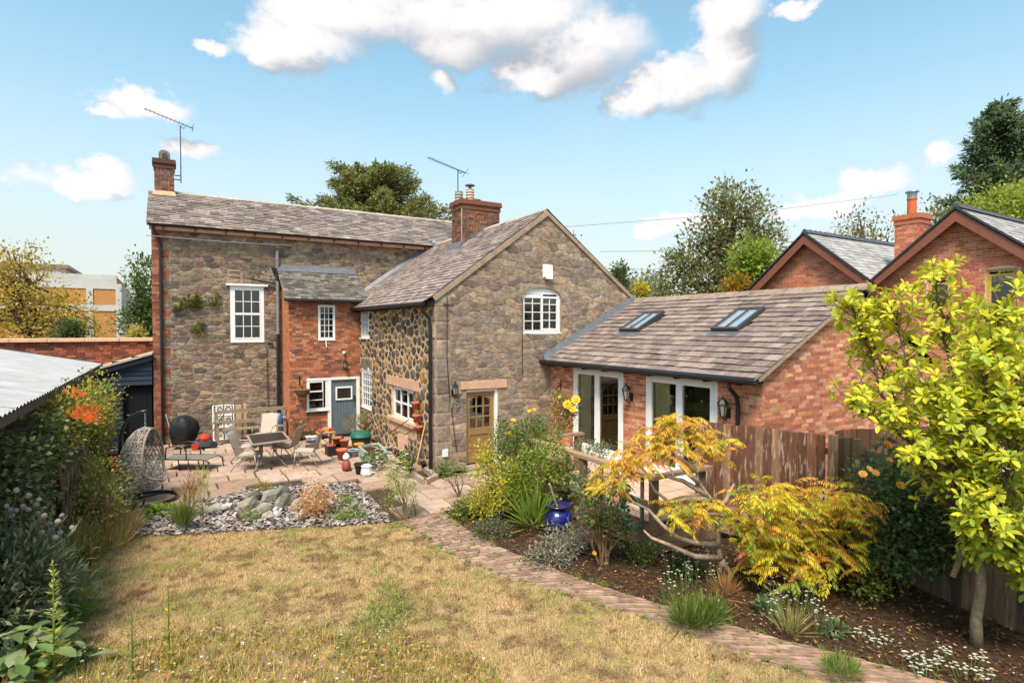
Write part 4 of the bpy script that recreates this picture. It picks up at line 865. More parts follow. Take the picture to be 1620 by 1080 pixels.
# ================================================================== lawn, patio, path, bed, terrace
def gp(*uv): return [tuple(G(*p)[:2]) for p in uv]
LEDGE = gp((200, 850), (300, 846), (420, 838), (520, 834), (615, 827), (650, 838), (690, 866), (735, 890), (790, 910), (900, 945), (1000, 973), (1100, 1010), (1200, 1045), (1330, 1085))
LLEFT = gp((200, 850), (140, 872), (95, 905), (60, 960), (20, 1040))
lawn_poly = LEDGE + [(5.9, .5), (-1.4, .5)] + [LLEFT[4], LLEFT[3], LLEFT[2], LLEFT[1]]
m_lawn = mat('dry_lawn', H('927a58'), .95, .05, (5, .3), (25, .6, .03), [(1.1, H('7d7440'), .5, .72, .6), (2.7, H('6e5336'), .6, .78, .5)])
sheet('lawn', lawn_poly, .0, m_lawn)
PLE = LEDGE[4:]                                       # path: left edge is the lawn's edge
PRE = gp((700, 806), (715, 818), (742, 838), (790, 864), (850, 888), (930, 918), (1030, 950), (1130, 978), (1230, 1008), (1320, 1030), (1440, 1062), (1560, 1095))
m_soil = mat('soil', H('4a3a2e'), .98, .05, (14, .45), (30, 1.0, .05), [(22, H('8a6848'), .58, .72, .6), (3, H('35291f'), .5, .7, .5)])
bed = [tuple(p) for p in PRE] + [(9.2, 1.2), (9.4, 3.9), (8.7, 6.5), (6.5, 6.4), (6.45, 10.2), (8.4, 12.6), (7.6, 12.4), (6.6, 11.9)]
sheet('flower_bed', bed, -.02, m_soil)
sheet('border_bed', [LLEFT[4], LLEFT[3], LLEFT[2], LLEFT[1], LLEFT[0], tuple(G(190, 800)[:2]), (-1.4, 19.5), (-3.2, 19.5), (-3.2, .5), (-1.4, .5)], -.03, m_soil)
sheet('patio', [(-1.9, 11.2), (3.0, 9.4), (6.45, 10.2), (9.0, 12.83), (9, 19.6), (5.5, 20.4), (-1.9, 20.45)], -.06, mat('patio_joint', H('483c30'), .95, .05, (8, .3), None, (5, H('5f6238'), .55, .75, .6)))
patio = bpy.data.objects['patio']
m_slab = mat('paving_slab', None, .85, .25, (3.5, .2), (30, .4, .01), [(1.2, H('6f5a48'), .55, .8, .5), (6, H('d0b8a0'), .6, .8, .3)])
pal_slab = [H(x, .95) for x in ('ab9180', 'a08675', 'b29a88', '987d6b', 'ad9586', 'a48a79')]
SLB = [tuple(G(190, 800)[:2]), tuple(G(330, 788)[:2]), tuple(G(400, 770)[:2]), tuple(G(560, 764)[:2]), tuple(G(622, 826)[:2])]     # slate chip bed's far edge
slate_poly = gp((186, 812), (250, 800), (330, 788), (400, 772), (480, 766), (560, 764), (585, 785), (622, 824), (520, 832), (420, 836), (300, 844), (200, 848))
def inpoly(x, y, poly):
    c = False; j = len(poly) - 1
    for i in range(len(poly)):
        if ((poly[i][1] > y) != (poly[j][1] > y)) and x < (poly[j][0] - poly[i][0]) * (y - poly[i][1]) / (poly[j][1] - poly[i][1]) + poly[i][0]: c = not c
        j = i
    return c
PATCH = gp((186, 800), (330, 785), (400, 769), (560, 762), (622, 826), (650, 838), (690, 866), (742, 838), (702, 800)) 
pl = []; y = 10.2
path_region = [tuple(p) for p in PLE[:6]] + [tuple(p) for p in reversed(PRE[:6])]
while y < 20.3:
    hh = random.choice((.45, .6, .6, .75)); x = -1.6 + random.uniform(-.3, 0)
    while x < 8.9:
        ww = random.choice((.45, .6, .6, .75, .9)); cx, cy = x + ww / 2, y + hh / 2
        ok = not (cx > 5.35 and cy > 12.6) and not (cx > 3.1 and cy > 19.1) and not inpoly(cx, cy, slate_poly) and not inpoly(cx, cy, lawn_poly) and not inpoly(cx, cy, path_region)
        ok = ok and not (cx > 6.4 and cy < 11.7) and cy > 10.0 + max(0, (2.6 - cx)) * .62 - max(0, 0) and not (cx < -.5 and cy < 12) and not inpoly(x + .1, y + .1, slate_poly) and not (cx > 5.0 and cy < 10.4)
        if ok:
            g = .017; r = lambda: random.uniform(-.012, .012); dz = random.uniform(-.008, .006)
            q = [(x + g + r(), y + g + r()), (x + ww - g + r(), y + g + r()), (x + ww - g + r(), y + hh - g + r()), (x + g + r(), y + hh - g + r())]
            e = .012; qi = [(q[0][0] + e, q[0][1] + e), (q[1][0] - e, q[1][1] + e), (q[2][0] - e, q[2][1] - e), (q[3][0] + e, q[3][1] - e)]
            V = [(a, b_, -.06) for a, b_ in q] + [(a, b_, -.012 + dz) for a, b_ in q] + [(a, b_, dz + random.uniform(-.003, .003)) for a, b_ in qi]
            fs_ = [(8, 9, 10, 11)] + [(i, (i + 1) % 4, 4 + (i + 1) % 4, 4 + i) for i in range(4)] + [(4 + i, 4 + (i + 1) % 4, 8 + (i + 1) % 4, 8 + i) for i in range(4)]
            pl.append((V, fs_, [jit(random.choice(pal_slab), .10)] * 9))
        x += ww
    y += hh
pieces(pl, 'paving_slab', m_slab, patio, 300)
# brick path that curves away towards the right
def resample(P, n):
    P = [Vector((*p, 0)) for p in P]; d = [0]
    for a, b in zip(P, P[1:]): d.append(d[-1] + (b - a).length)
    out = []
    for i in range(n):
        t = d[-1] * i / (n - 1); k = max(j for j in range(len(d)) if d[j] <= t + 1e-9); k = min(k, len(P) - 2)
        out.append(P[k].lerp(P[k + 1], (t - d[k]) / max(1e-6, d[k + 1] - d[k])))
    return out
m_paver = mat('path_brick', None, .9, .2, (10, .22), (40, .4, .01), [(2, H('6b5446'), .55, .8, .5)])
ln = sum(math.dist(a, b) for a, b in zip(PLE, PLE[1:])); nrow = int(ln / .107)
LR, RR_ = resample(PLE, nrow), resample(PRE, nrow)
path = structure(link('path', mesh_from('path', [(p.x, p.y, -.045) for p in LR] + [(p.x, p.y, -.045) for p in RR_], [(i, nrow + i, nrow + i + 1, i + 1) for i in range(nrow - 1)]), mat('path_joint', H('43362c'), .95, .05, (9, .3), None, (4, H('59602f'), .55, .75, .6))))
pal_p = [H(x, .9) for x in ('96806f', '8c7666', 'a08a78', '816c5e', '988474', '867264')]
pal_p = warm(pal_p, 1.0)
pv = []
for i in range(nrow - 1):
    a0, b0, a1, b1 = LR[i], RR_[i], LR[i + 1], RR_[i + 1]; w = (b0 - a0).length; n = max(2, round(w / .215)); off = .5 / n if i % 2 else 0
    for k in range(n + (1 if i % 2 else 0)):
        s0, s1 = max(0, k / n - off), min(1, (k + 1) / n - off)
        if s1 - s0 < .2 / n: continue
        g = .008 / w; gy = .075; dz = random.uniform(-.006, .006); sl_ = random.uniform(-.004, .004)
        q = [a0.lerp(b0, s0 + g).lerp(a1.lerp(b1, s0 + g), gy), a0.lerp(b0, s1 - g).lerp(a1.lerp(b1, s1 - g), gy), a0.lerp(b0, s1 - g).lerp(a1.lerp(b1, s1 - g), 1 - gy), a0.lerp(b0, s0 + g).lerp(a1.lerp(b1, s0 + g), 1 - gy)]
        V = [(p.x, p.y, -.05) for p in q] + [(p.x, p.y, dz - .004 + (sl_ if j in (1, 2) else -sl_)) for j, p in enumerate(q)]
        pv.append((V, [(4, 5, 6, 7)] + [(j, (j + 1) % 4, 4 + (j + 1) % 4, 4 + j) for j in range(4)], [jit(random.choice(pal_p), .14)] * 5))
pieces(pv, 'paver', m_paver, path, 300, 'pavers')
# raised terrace before the extension
TZ = .46
terr = structure(link('terrace', mesh_from('terrace', [(6.62, 6.55, TZ - .03), (8.98, 6.55, TZ - .03), (8.98, 12.4, TZ - .03), (7.8, 12.4, TZ - .03), (7.8, 9.9, TZ - .03), (6.62, 9.9, TZ - .03)], [(0, 1, 2, 3, 4, 5)]), MATS['patio_joint']))
tp = []
y = 6.6
while y < 12.2:
    x = 6.64 if y < 9.4 else 7.84
    while x < 8.9:
        ww = min(.6, 8.97 - x); V = [(x + .008, y + .008, TZ - .03), (x + ww - .008, y + .008, TZ - .03), (x + ww - .008, y + .542, TZ - .03), (x + .008, y + .542, TZ - .03)]
        V += [(a, b_, TZ + random.uniform(-.003, .003)) for a, b_, c_ in V]
        tp.append((V, [(4, 5, 6, 7)] + [(j, (j + 1) % 4, 4 + (j + 1) % 4, 4 + j) for j in range(4)], [jit(H('b89a86'), .08)] * 5)); x += ww
    y += .55
pieces(tp, 'paving_slab', m_slab, terr, 300)
rw_ = thing('retaining_boards', 'low timber boards edging the raised terrace', 'wall', (6.6, 8, 0))
wood_c = [H('7a6350'), H('866e59'), H('6d5847')]
for k in range(3):
    z0 = k * .15 - .02
    part('board', m_wood, rw_, lambda b: b.box(6.58, 6.5, z0, 6.62, 9.95, z0 + .14), random.choice(wood_c)); part('board', m_wood, rw_, lambda b: b.box(6.622, 6.48, z0, 8.2, 6.52, z0 + .14), random.choice(wood_c))
    part('board', m_wood, rw_, lambda b: b.box(6.622, 9.92, z0, 7.78, 9.96, z0 + .14), random.choice(wood_c)); part('board', m_wood, rw_, lambda b: b.box(7.781, 9.9, z0, 7.82, 12.4, z0 + .14), random.choice(wood_c))
rl = thing('timber_railing', 'weathered timber handrail on posts around the raised terrace', 'railing', (6.5, 8, 0))
for (x, y) in ((6.5, 6.44), (6.48, 8.2), (6.47, 9.95), (7.72, 9.97), (7.66, 6.5)):
    part('post', m_wood, rl, lambda b: b.box(x - .055, y - .055, 0, x + .055, y + .055, 1.22), jit(H('6f5c4b'), .1))
part('handrail', m_wood, rl, lambda b: b.box(6.40, 6.36, 1.222, 6.56, 10.05, 1.28), H('9a7d68')); part('handrail', m_wood, rl, lambda b: b.box(6.562, 9.9, 1.223, 7.86, 10.05, 1.279), H('8d7462'))
part('handrail', m_wood, rl, lambda b: b.box(6.562, 6.37, 1.223, 7.8, 6.51, 1.279), H('8d7462'))
part('rail', m_wood, rl, lambda b: b.box(6.42, 6.4, .74, 6.47, 9.9, .86), H('7c6755')); part('rail', m_wood, rl, lambda b: b.box(6.56, 6.40, .72, 7.6, 6.45, .84), H('8a7a52'))
for i in range(13): part('slat', m_wood, rl, lambda b: b.box(6.47, 6.65 + i * .25, .45, 6.50, 6.71 + i * .25, 1.22), jit(H('6d5a49'), .12)) if i % 4 == 0 else None
# fences
def fence(label, P0, P1, z0, z1, cols, m, bw_=.125, posts=(), slope=0):
    P0, P1 = Vector((*P0, 0)), Vector((*P1, 0)); t = thing('wooden_fence', label, 'fence', P0); L_ = (P1 - P0).length; d = (P1 - P0) / L_; nn = Vector((d.y, -d.x, 0))
    if nn.dot(-P0) < 0: nn = -nn
    n = int(L_ / bw_)
    for i in range(n):
        a = P0 + d * (i * bw_ + .003); c = P0 + d * ((i + 1) * bw_ - .003); o = nn * (.012 if i % 2 else 0); zt_ = z1 + random.uniform(-.012, .012) + slope * i / n
        part('board', m, t, lambda b: b.hexa([a + o + Vector((0, 0, z0)), c + o + Vector((0, 0, z0)), c + o - nn * .02 + Vector((0, 0, z0)), a + o - nn * .02 + Vector((0, 0, z0)), a + o + Vector((0, 0, zt_)), c + o + Vector((0, 0, zt_)), c + o - nn * .02 + Vector((0, 0, zt_)), a + o - nn * .02 + Vector((0, 0, zt_))]), jit(random.choice(cols), .12))
    for zz in (z0 + .3, z1 - .25): part('rail', m, t, lambda b: b.beam(P0 - nn * .05 + Vector((0, 0, zz)), P1 - nn * .05 + Vector((0, 0, zz)), .05, .09), jit(cols[0], .1))
    for q in posts:
        p = P0 + d * L_ * q[0] + nn * q[1]; part('post', m, t, lambda b: b.box(p.x - .05, p.y - .05, 0, p.x + .05, p.y + .05, q[2]), jit(cols[-1], .1))
    return t
m_peel = mat('peeling_fence', None, .9, .15, (20, .25), (50, .5, .01), [(16, H('b8a690'), .52, .64, .6)], stretch=(1, 1, .2))
m_vwood = mat('fence_wood', None, .9, .15, (30, .3), (60, .5, .01), [(14, H('3f3428'), .5, .7, .5)], stretch=(1, 1, .12))
fence('peeling brown and white weathered fence panel behind the sumac', (7.95, 6.75), (8.58, 4.78), .1, 1.97, [H('6a4636'), H('7a5240'), H('634334'), H('85634e')], m_peel, .13, ((0, .06, 1.95), (1, .07, 2.0)))
fence('short slatted fence joining the extension corner to the peeling fence', (8.0, 6.83), (8.98, 6.74), .5, 1.80, [H('5d4a3a'), H('6b5544')], m_wood, .11, ((1, .06, 1.82),))
fence('narrow dark gate screen between two fence posts', (8.66, 4.76), (9.02, 4.72), .2, 1.92, [H('4b3a2e'), H('57473a')], m_wood, .12, ((1, .05, 1.9),))
fence('dark brown close boarded fence behind the rose bush and young tree', (9.08, 4.66), (8.25, 1.2), .0, 1.74, [H('5d493b'), H('6a5546'), H('52413a'), H('75604f')], m_vwood, .125, ((.25, -.08, 1.8), (.6, -.08, 1.8)))
fence('second dark fence line along the neighbour\'s drive', (9.2, 5.1), (11.2, 4.4), .2, 1.95, [H('6a4a3c'), H('5d4236')], m_wood, .13)
# pale car parked beyond the fence, only its roof and screen show above the boards
cx0, cy0_ = 11.3, 2.6
car = thing('parked_car', 'white car parked beyond the fence behind the yellow green tree', 'car', (cx0, cy0_, 0), R(-70))
prof = [(-2.1, .35), (2.1, .35), (2.15, .75), (1.95, .92), (1.0, 1.02), (.25, 1.45), (-1.2, 1.48), (-1.95, 1.02), (-2.15, .8)]
fc = lambda w: (lambda s, z, d=0: (s, w * d, z))
def cbody(b):
    n = len(prof); vs = []
    for w, ins in ((-.86, 0), (.86, 0)):
        vs += [(p[0], w * (.78 if p[1] > 1.2 else 1), p[1]) for p in prof]
    b.add(vs, [tuple(range(n)), tuple(reversed(range(n, 2 * n)))] + [(i, (i + 1) % n, n + (i + 1) % n, n + i) for i in range(n)])
part('body', mat('car_paint', H('e8e6e4'), .25, .5, None, None, None, 0, 0, .5), car, cbody, world=False)
part('windscreen', mat('car_glass', H('2b3238'), .08, .8), car, lambda b: (b.add([(.98, -.74, 1.045), (.98, .74, 1.045), (.27, .64, 1.44), (.27, -.64, 1.44)], [(0, 1, 2, 3)]),
     b.add([(.2, -.72, 1.38), (-1.15, -.72, 1.40), (-1.6, -.84, 1.06), (.8, -.84, 1.06)], [(0, 1, 2, 3)])), world=False)
for (x, y) in ((1.3, -.8), (1.3, .8), (-1.3, -.8), (-1.3, .8)):
    part('wheel', m_black, car, lambda b: b.tube([(x, y - .1, .31), (x, y + .1, .31)], .31, 18), world=False)
# ================================================================== things on the patio
def cpy(root, loc, rz, label=None):
    r = root.copy(); COL.objects.link(r); r.location = loc; r.rotation_euler = (0, 0, rz)
    if label: r['label'] = label
    for chd in [o for o in root.children]:
        c = chd.copy(); COL.objects.link(c); c.parent = r
        for g in [o for o in chd.children]: d = g.copy(); COL.objects.link(d); d.parent = c
    return r
# hanging egg chair
ep = G(232, 792)
egg = thing('egg_chair', 'wicker egg swing chair hanging from a curved black stand', 'swing chair', ep, -YAW)
part('base_ring', m_metal, egg, lambda b: (b.tube([(.56 * math.cos(a), .56 * math.sin(a), .04) for a in np.linspace(0, 2 * math.pi, 33)], .035, 8, None, False), b.tube([(-.54, .0, .06), (-.2, .0, .05), (.1, .5, .05)], .025, 6), b.tube([(-.54, .0, .06), (-.2, -.02, .05), (.1, -.5, .05)], .025, 6), b.tube([(-.3, .05, .05), (-.52, 0, .35)], .02, 6)), H('2c2d30'), True, False)
part('stand', m_metal, egg, lambda b: b.tube([(-.53, 0, .05), (-.54, 0, .5), (-.54, 0, 1.0), (-.52, 0, 1.35), (-.44, 0, 1.6), (-.3, 0, 1.77), (-.1, 0, 1.86), (.04, 0, 1.89)], [.035, .035, .035, .035, .034, .033, .03, .028], 8), H('3a3b3e'), True, False)
part('chain', m_metal, egg, lambda b: [b.tube([(.0 + .015 * math.cos(a), .015 * math.sin(a), 1.86 - i * .05 - .025 * k) for k, a in enumerate((0, 2, 4))], .008, 5) for i in range(7)], H('8a8a8c'), False, False)
import bmesh
def eggweave():
    bm = bmesh.new(); bmesh.ops.create_icosphere(bm, subdivisions=4, radius=1.0); b = MB(); rg = random.Random(3)
    od = Vector((.995, .10, .0)).normalized(); pos = {}
    for v in bm.verts:
        j = Vector((rg.uniform(-1, 1), rg.uniform(-1, 1), rg.uniform(-1, 1))) * .035; p = (v.co + j).normalized()
        wz = 1.0 - .16 * max(0, p.z); pos[v.index] = Vector((p.x * .47 * wz, p.y * .45 * wz, p.z * .66 + .88))
    def keep(v): p = v.co; lim = .30 if p.z > -.35 else .30 + (-.35 - p.z) * .9; return p.dot(od) < lim
    cc = [H('a0968e'), H('91877f'), H('b0a69e'), H('827870')]
    for e in bm.edges:
        if keep(e.verts[0]) and keep(e.verts[1]) and rg.random() < .92:
            r = rg.uniform(.008, .013); b.tube([pos[e.verts[0].index], pos[e.verts[1].index]], r, 4, rg.choice(cc), False)
    for zz in (-.45, -.05, .3, .62):
        rr = math.sqrt(1 - zz * zz); wz = 1 - .16 * max(0, zz)
        pts = [Vector((rr * math.cos(a), rr * math.sin(a), zz)) for a in np.linspace(0, 2 * math.pi, 60)]; run = []
        for p in pts + [None]:
            if p is not None and p.dot(od) < .32: run.append((p.x * .475 * wz, p.y * .455 * wz, p.z * .665 + .88))
            else:
                if len(run) > 2: b.tube(run, .013, 5, H('a59c94'), False)
                run = []
    bm.free(); return b
part('basket', m_fabric, egg, lambda b: b.__dict__.update(eggweave().__dict__), world=False)
def rim(b):
    od = Vector((.995, .10, 0)).normalized(); sd = Vector((-od.y, od.x, 0)); pts = []
    for a in np.linspace(0, 2 * math.pi, 41):
        z = math.sin(a); lim = .30 if z * .95 > -.35 else .30 + (-.35 - z * .95) * .9; lim = min(lim, .72); r = math.sqrt(1 - lim * lim)
        p = od * lim + sd * (r * math.cos(a)) + Vector((0, 0, r * z)); wz = 1 - .16 * max(0, p.z); pts.append((p.x * .47 * wz, p.y * .45 * wz, p.z * .66 + .88))
    b.tube(pts, .024, 7, None, False)
part('rim', m_fabric, egg, rim, H('8d847c'), True, False)
# garden chairs with fabric slings
def sling_chair(name, label, group, w=.54, col=H('b0a294'), fcol=H('8c867f')):
    t = thing(name, label, 'chair', group=group); h = w / 2
    def sheetp(b, pts):
        n = len(pts)
        for i in range(n - 1): (x0, z0), (x1, z1) = pts[i], pts[i + 1]; b.hexa([(x0, -h + .03, z0 - .006), (x1, -h + .03, z1 - .006), (x1, h - .03, z1 - .006), (x0, h - .03, z0 - .006), (x0, -h + .03, z0 + .006), (x1, -h + .03, z1 + .006), (x1, h - .03, z1 + .006), (x0, h - .03, z0 + .006)])
    part('seat', m_fabric, t, lambda b: sheetp(b, [(.27, .40), (.22, .42), (.0, .41), (-.18, .385), (-.22, .39)]), col, False, False)
    def back(b):
        P = [(-.22, .40), (-.30, .62), (-.37, .82), (-.42, .93), (-.46, .955)]
        for (x0, z0), (x1, z1) in zip(P, P[1:]): b.hexa([(x0 + .008, -h + .03, z0), (x0 + .008, h - .03, z0), (x0 - .008, h - .03, z0), (x0 - .008, -h + .03, z0), (x1 + .008, -h + .03, z1), (x1 + .008, h - .03, z1), (x1 - .008, h - .03, z1), (x1 - .008, -h + .03, z1)])
    part('backrest', m_fabric, t, back, col, False, False)
    for s in (-1, 1):
        y = s * h
        part('side_rail', m_metal, t, lambda b: b.tube([(.28, y, .38), (.24, y, .42), (-.19, y, .385), (-.23, y, .41), (-.31, y, .63), (-.38, y, .83), (-.43, y, .94), (-.47, y, .955)], .014, 6), fcol, True, False)
        part('leg', m_metal, t, lambda b: b.tube([(.20, y, .41), (.26, y, .02), (.26, y, 0)], .013, 6), fcol, True, False)
        part('leg', m_metal, t, lambda b: b.tube([(-.08, y, .40), (-.36, y, .02), (-.36, y, 0)], .013, 6), fcol, True, False)
        part('armrest', m_metal, t, lambda b: b.tube([(.24, y, .4), (.22, y * 1.06, .52), (.12, y * 1.08, .60), (-.1, y * 1.08, .625), (-.30, y * 1.03, .62)], .013, 6), fcol, True, False)
    part('crossbar', m_metal, t, lambda b: (b.tube([(-.44, -h, .94), (-.44, h, .94)], .013, 6), b.tube([(.27, -h, .39), (.27, h, .39)], .012, 6)), fcol, True, False)
    return t
def facing(du, dv): return math.atan2(du * -math.sin(YAW) + dv * math.cos(YAW), du * math.cos(YAW) + dv * math.sin(YAW))   # du: screen right, dv: away
GR = 'sling chairs around the glass garden table'
c1 = sling_chair('garden_chair', 'beige sling chair on the egg chair side of the table, overlapping its twin', GR)
def g3(u, v, z): p = G(u, v, z); return (p.x, p.y, 0)
c1.location = g3(394, 716, .42); c1.rotation_euler = (0, 0, facing(1, .18))
cpy(c1, g3(392, 704, .42), facing(1, .15), 'beige sling chair half hidden between its twin and the bench'); cpy(c1, g3(452, 704, .42), facing(-1, .02), 'beige sling chair tucked under the table on the side of the brick lean-to'); cpy(c1, g3(484, 711, .42), facing(-1, -.15), 'beige sling chair standing free between the table and the heap of pots'); cpy(c1, g3(419, 684, .42), facing(.0, -1), 'beige sling chair with its back to the bench, behind the table')
# table
tc_ = [G(391, 688, .72), G(446.7, 682.5, .72), G(457.8, 695.4, .72), G(398.5, 702.8, .72)]
tb = thing('garden_table', 'glass topped garden table with pale metal rim and splayed legs', 'table', (*(sum(tc_, Vector()) / 4)[:2], 0))
cen = sum(tc_, Vector()) / 4
part('table_top', mat('smoked_glass', H('2a2522'), .3, .4, (3, .2)), tb, lambda b: b.hexa([p.lerp(cen, .05) + Vector((0, 0, -.012)) for p in tc_] + [p.lerp(cen, .05) for p in tc_]))
part('rim', m_metal, tb, lambda b: [b.beam(tc_[i] + Vector((0, 0, -.005)), tc_[(i + 1) % 4] + Vector((0, 0, -.005)), .05, .035) for i in range(4)], H('cfc6ba'))
for p in tc_:
    q = p.lerp(cen, .62); part('leg', m_metal, tb, lambda b: b.tube([(q.x, q.y, .70), (q.x, q.y, .35), (*p.lerp(cen, .45)[:2], .2), (*p.lerp(cen, .1)[:2], 0)], .022, 7), H('8c867f'), True)
part('apron', m_metal, tb, lambda b: b.beam((cen + (tc_[0] - cen) * .55) - Vector((0, 0, .06)), (cen + (tc_[1] - cen) * .55) - Vector((0, 0, .06)), .04, .05), H('a59c92'))
# low lounge chair behind the egg chair
lo = thing('lounger', 'low dark metal sun lounger behind the egg chair', 'lounger', g3(292, 741, 0), facing(1, -.05))
part('bed', m_fabric, lo, lambda b: (b.box(-.45, -.28, .29, .75, .28, .305)), H('77706a'), False, False)
for y in (-.3, .3):
    part('side_rail', m_metal, lo, lambda b: b.tube([(-.5, y, .30), (.7, y, .30), (.85, y, .22)], .016, 6), H('3b3a3a'), True, False)
    part('armrest', m_metal, lo, lambda b: b.tube([(-.3, y, .3), (-.28, y, .58), (-.1, y, .64), (.15, y, .62), (.24, y, .5), (.24, y, .3)], .016, 6), H('55524f'), True, False)
    for x in (-.4, .28, .8): part('leg', m_metal, lo, lambda b: b.tube([(x, y, .29), (x + .06, y, 0)], .014, 6), H('3b3a3a'), True, False)
# bench, iron gate panel, barbecue, mower along the main wall
bp0, bp1 = PY(342, 700, 19.55), PY(452, 690, 19.55)
bn = thing('wooden_bench', 'old grey wooden bench against the main stone wall', 'bench', ((bp0.x + bp1.x) / 2, 19.6, 0)); wc = H('8a7866')
for z_ in (.58, .92): part('back_slat', m_wood, bn, lambda b: b.box(bp0.x + .05, 19.86, z_, bp1.x + .15, 19.90, z_ + .11), jit(wc, .1))
for k in range(3): part('seat_slat', m_wood, bn, lambda b: b.box(bp0.x, 19.45 + k * .13, .42, bp1.x, 19.56 + k * .13, .455), jit(wc, .1))
for x in (bp0.x, bp1.x - .08):
    part('leg', m_wood, bn, lambda b: b.box(x, 19.42, 0, x + .08, 19.5, .68), jit(wc, .1)); part('leg', m_wood, bn, lambda b: b.box(x, 19.81, 0, x + .08, 19.86, 1.0), jit(wc, .1)); part('armrest', m_wood, bn, lambda b: b.box(x - .01, 19.38, .68, x + .09, 19.8, .72), jit(wc, .1))
part('folded_cloth', m_fabric, bn, lambda b: b.hexa([(bp1.x - .6, 19.5, .457), (bp1.x - .2, 19.5, .457), (bp1.x - .2, 19.72, .457), (bp1.x - .6, 19.72, .457), (bp1.x - .55, 19.52, .55), (bp1.x - .25, 19.52, .52), (bp1.x - .25, 19.7, .53), (bp1.x - .55, 19.7, .57)]), H('d5d0cc'))
ga, gb = PY(338, 690, 20.2).x, PY(371, 690, 20.2).x
gt = thing('iron_gate_panel', 'white ornamental iron gate panel leaning on the stone wall', 'gate', ((ga + gb) / 2, 20.3, 0)); lean = lambda z: 20.2 + z * .2
def gpt(s, z): return (ga + (gb - ga) * s, lean(z), z)
part('frame', m_paint, gt, lambda b: [b.tube([gpt(*p), gpt(*q)], .022, 6) for p, q in (((0, .04), (0, 1.1)), ((1, .04), (1, 1.1)), ((0, .04), (1, .04)), ((0, 1.1), (1, 1.1)), ((0, .42), (1, .42)), ((0, .78), (1, .78)))], H('dcd9d4'))
part('backing', m_paint, gt, lambda b: b.add([gpt(.05, .06), gpt(.95, .06), gpt(.95, 1.08), gpt(.05, 1.08)], [(0, 1, 2, 3)]), H('d9d6d0'))
for k in range(3):
    for s in (.3, .7):
        part('scroll', m_black, gt, lambda b: [b.tube([Vector(gpt(s + .16 * math.cos(a) * (1 - a / 9), .24 + k * .36 + .13 * math.sin(a) * (1 - a / 9))) + Vector((0, -.03, 0)) for a in np.linspace(0, 7, 18)], .012, 5)])
    part('bar', m_black, gt, lambda b: [b.tube([Vector(gpt(s, .06 + k * .36)) + Vector((0, -.025, 0)), Vector(gpt(s, .40 + k * .36)) + Vector((0, -.025, 0))], .01, 5) for s in (.08, .5, .92)])
part('pallet_edge', m_wood, gt, lambda b: [b.box(gb + .04, 20.1, .05, gb + .2, 20.25, 1.12), b.box(gb + .26, 20.12, .05, gb + .36, 20.24, 1.15)], H('b39a7c'))
bx = PY(291, 690, 19.6).x
bb = thing('covered_barbecue', 'barbecue under a black fabric cover beside the brick quoins', 'barbecue', (bx, 19.6, 0))
def cover(b):
    n = 18; prof = [(.20, .20), (.31, .42), (.36, .66), (.32, .9), (.2, 1.02), (.05, 1.06)]; vs = []
    for i, (r, z) in enumerate(prof):
        for k in range(n): a = 2 * math.pi * k / n; rr = r * (1 + .13 * math.sin(4 * a + i * .6) + .08 * math.sin(9 * a + i)) ; vs.append((bx + rr * math.cos(a) - (.12 if z < .4 else 0) * math.cos(a + 2), 19.6 + rr * .75 * math.sin(a), z - .1 + .03 * math.sin(3 * a)))
    b.add(vs, [(i * n + k, i * n + (k + 1) % n, (i + 1) * n + (k + 1) % n, (i + 1) * n + k) for i in range(5) for k in range(n)] + [tuple(5 * n + k for k in range(n))])
part('cover', mat('black_cover', H('202024'), .55, .3, (6, .25), (9, .5, .05)), bb, cover, smooth=True)
for dx in (-.22, .24): part('leg', m_metal, bb, lambda b: b.tube([(bx + dx, 19.6, .3), (bx + dx * 1.3, 19.5, 0)], .018, 6), H('9a9a98'))
part('shelf', m_metal, bb, lambda b: b.box(bx - .3, 19.42, .12, bx + .3, 19.8, .14), H('77736a'))
part('gas_bottle', m_paint, bb, lambda b: b.lathe([(.14, .14), (.15, .2), (.15, .38), (.08, .45), (.03, .47)], (bx + .05, 19.62, 0), 14), H('8a8a52'))
pr = thing('garden_pole', 'pale pole leaning on the wall beside the covered barbecue', 'pole', (*G(277, 704)[:2], 0))
part('shaft', m_metal, pr, lambda b: b.tube([tuple(G(277, 704)), PY(262, 655, 20.4)], .018, 6), H('d0ccc6'))
mw0 = G(323, 708)
mo = thing('lawn_mower', 'orange and black lawn mower with long handle by the bench', 'lawn mower', mw0)
part('deck', m_paint, mo, lambda b: b.hexa([(mw0.x - .3, mw0.y - .2, .06), (mw0.x + .3, mw0.y - .2, .06), (mw0.x + .3, mw0.y + .2, .06), (mw0.x - .3, mw0.y + .2, .06), (mw0.x - .2, mw0.y - .12, .24), (mw0.x + .2, mw0.y - .12, .26), (mw0.x + .2, mw0.y + .12, .26), (mw0.x - .2, mw0.y + .12, .24)]), H('26262a'))
part('motor', m_paint, mo, lambda b: b.lathe([(.15, .24), (.17, .3), (.14, .38), (.05, .42)], (mw0.x + .02, mw0.y, 0), 14), H('b83a24'))
for dx in (-.25, .25): part('wheel', m_paint, mo, lambda b: b.tube([(mw0.x + dx, mw0.y - .24, .1), (mw0.x + dx, mw0.y - .19, .1)], .1, 14), H('b83a24') if dx < 0 else H('26262a'))
hp = PY(356, 652, mw0.y + .9); part('handle', m_metal, mo, lambda b: (b.tube([(mw0.x + .1, mw0.y + .1, .25), hp], .016, 6), b.tube([(mw0.x - .1, mw0.y + .15, .25), hp + Vector((-.1, .1, -.05))], .016, 6), b.tube([hp - Vector((.06, 0, 0)), hp + Vector((.1, 0, .08))], .022, 6)), H('6a6a6c'))
pl_ = thing('timber_post', 'grey timber post leaning in the corner by the soil pipe', 'post', (*PY(447, 690, 20.0)[:2], 0))
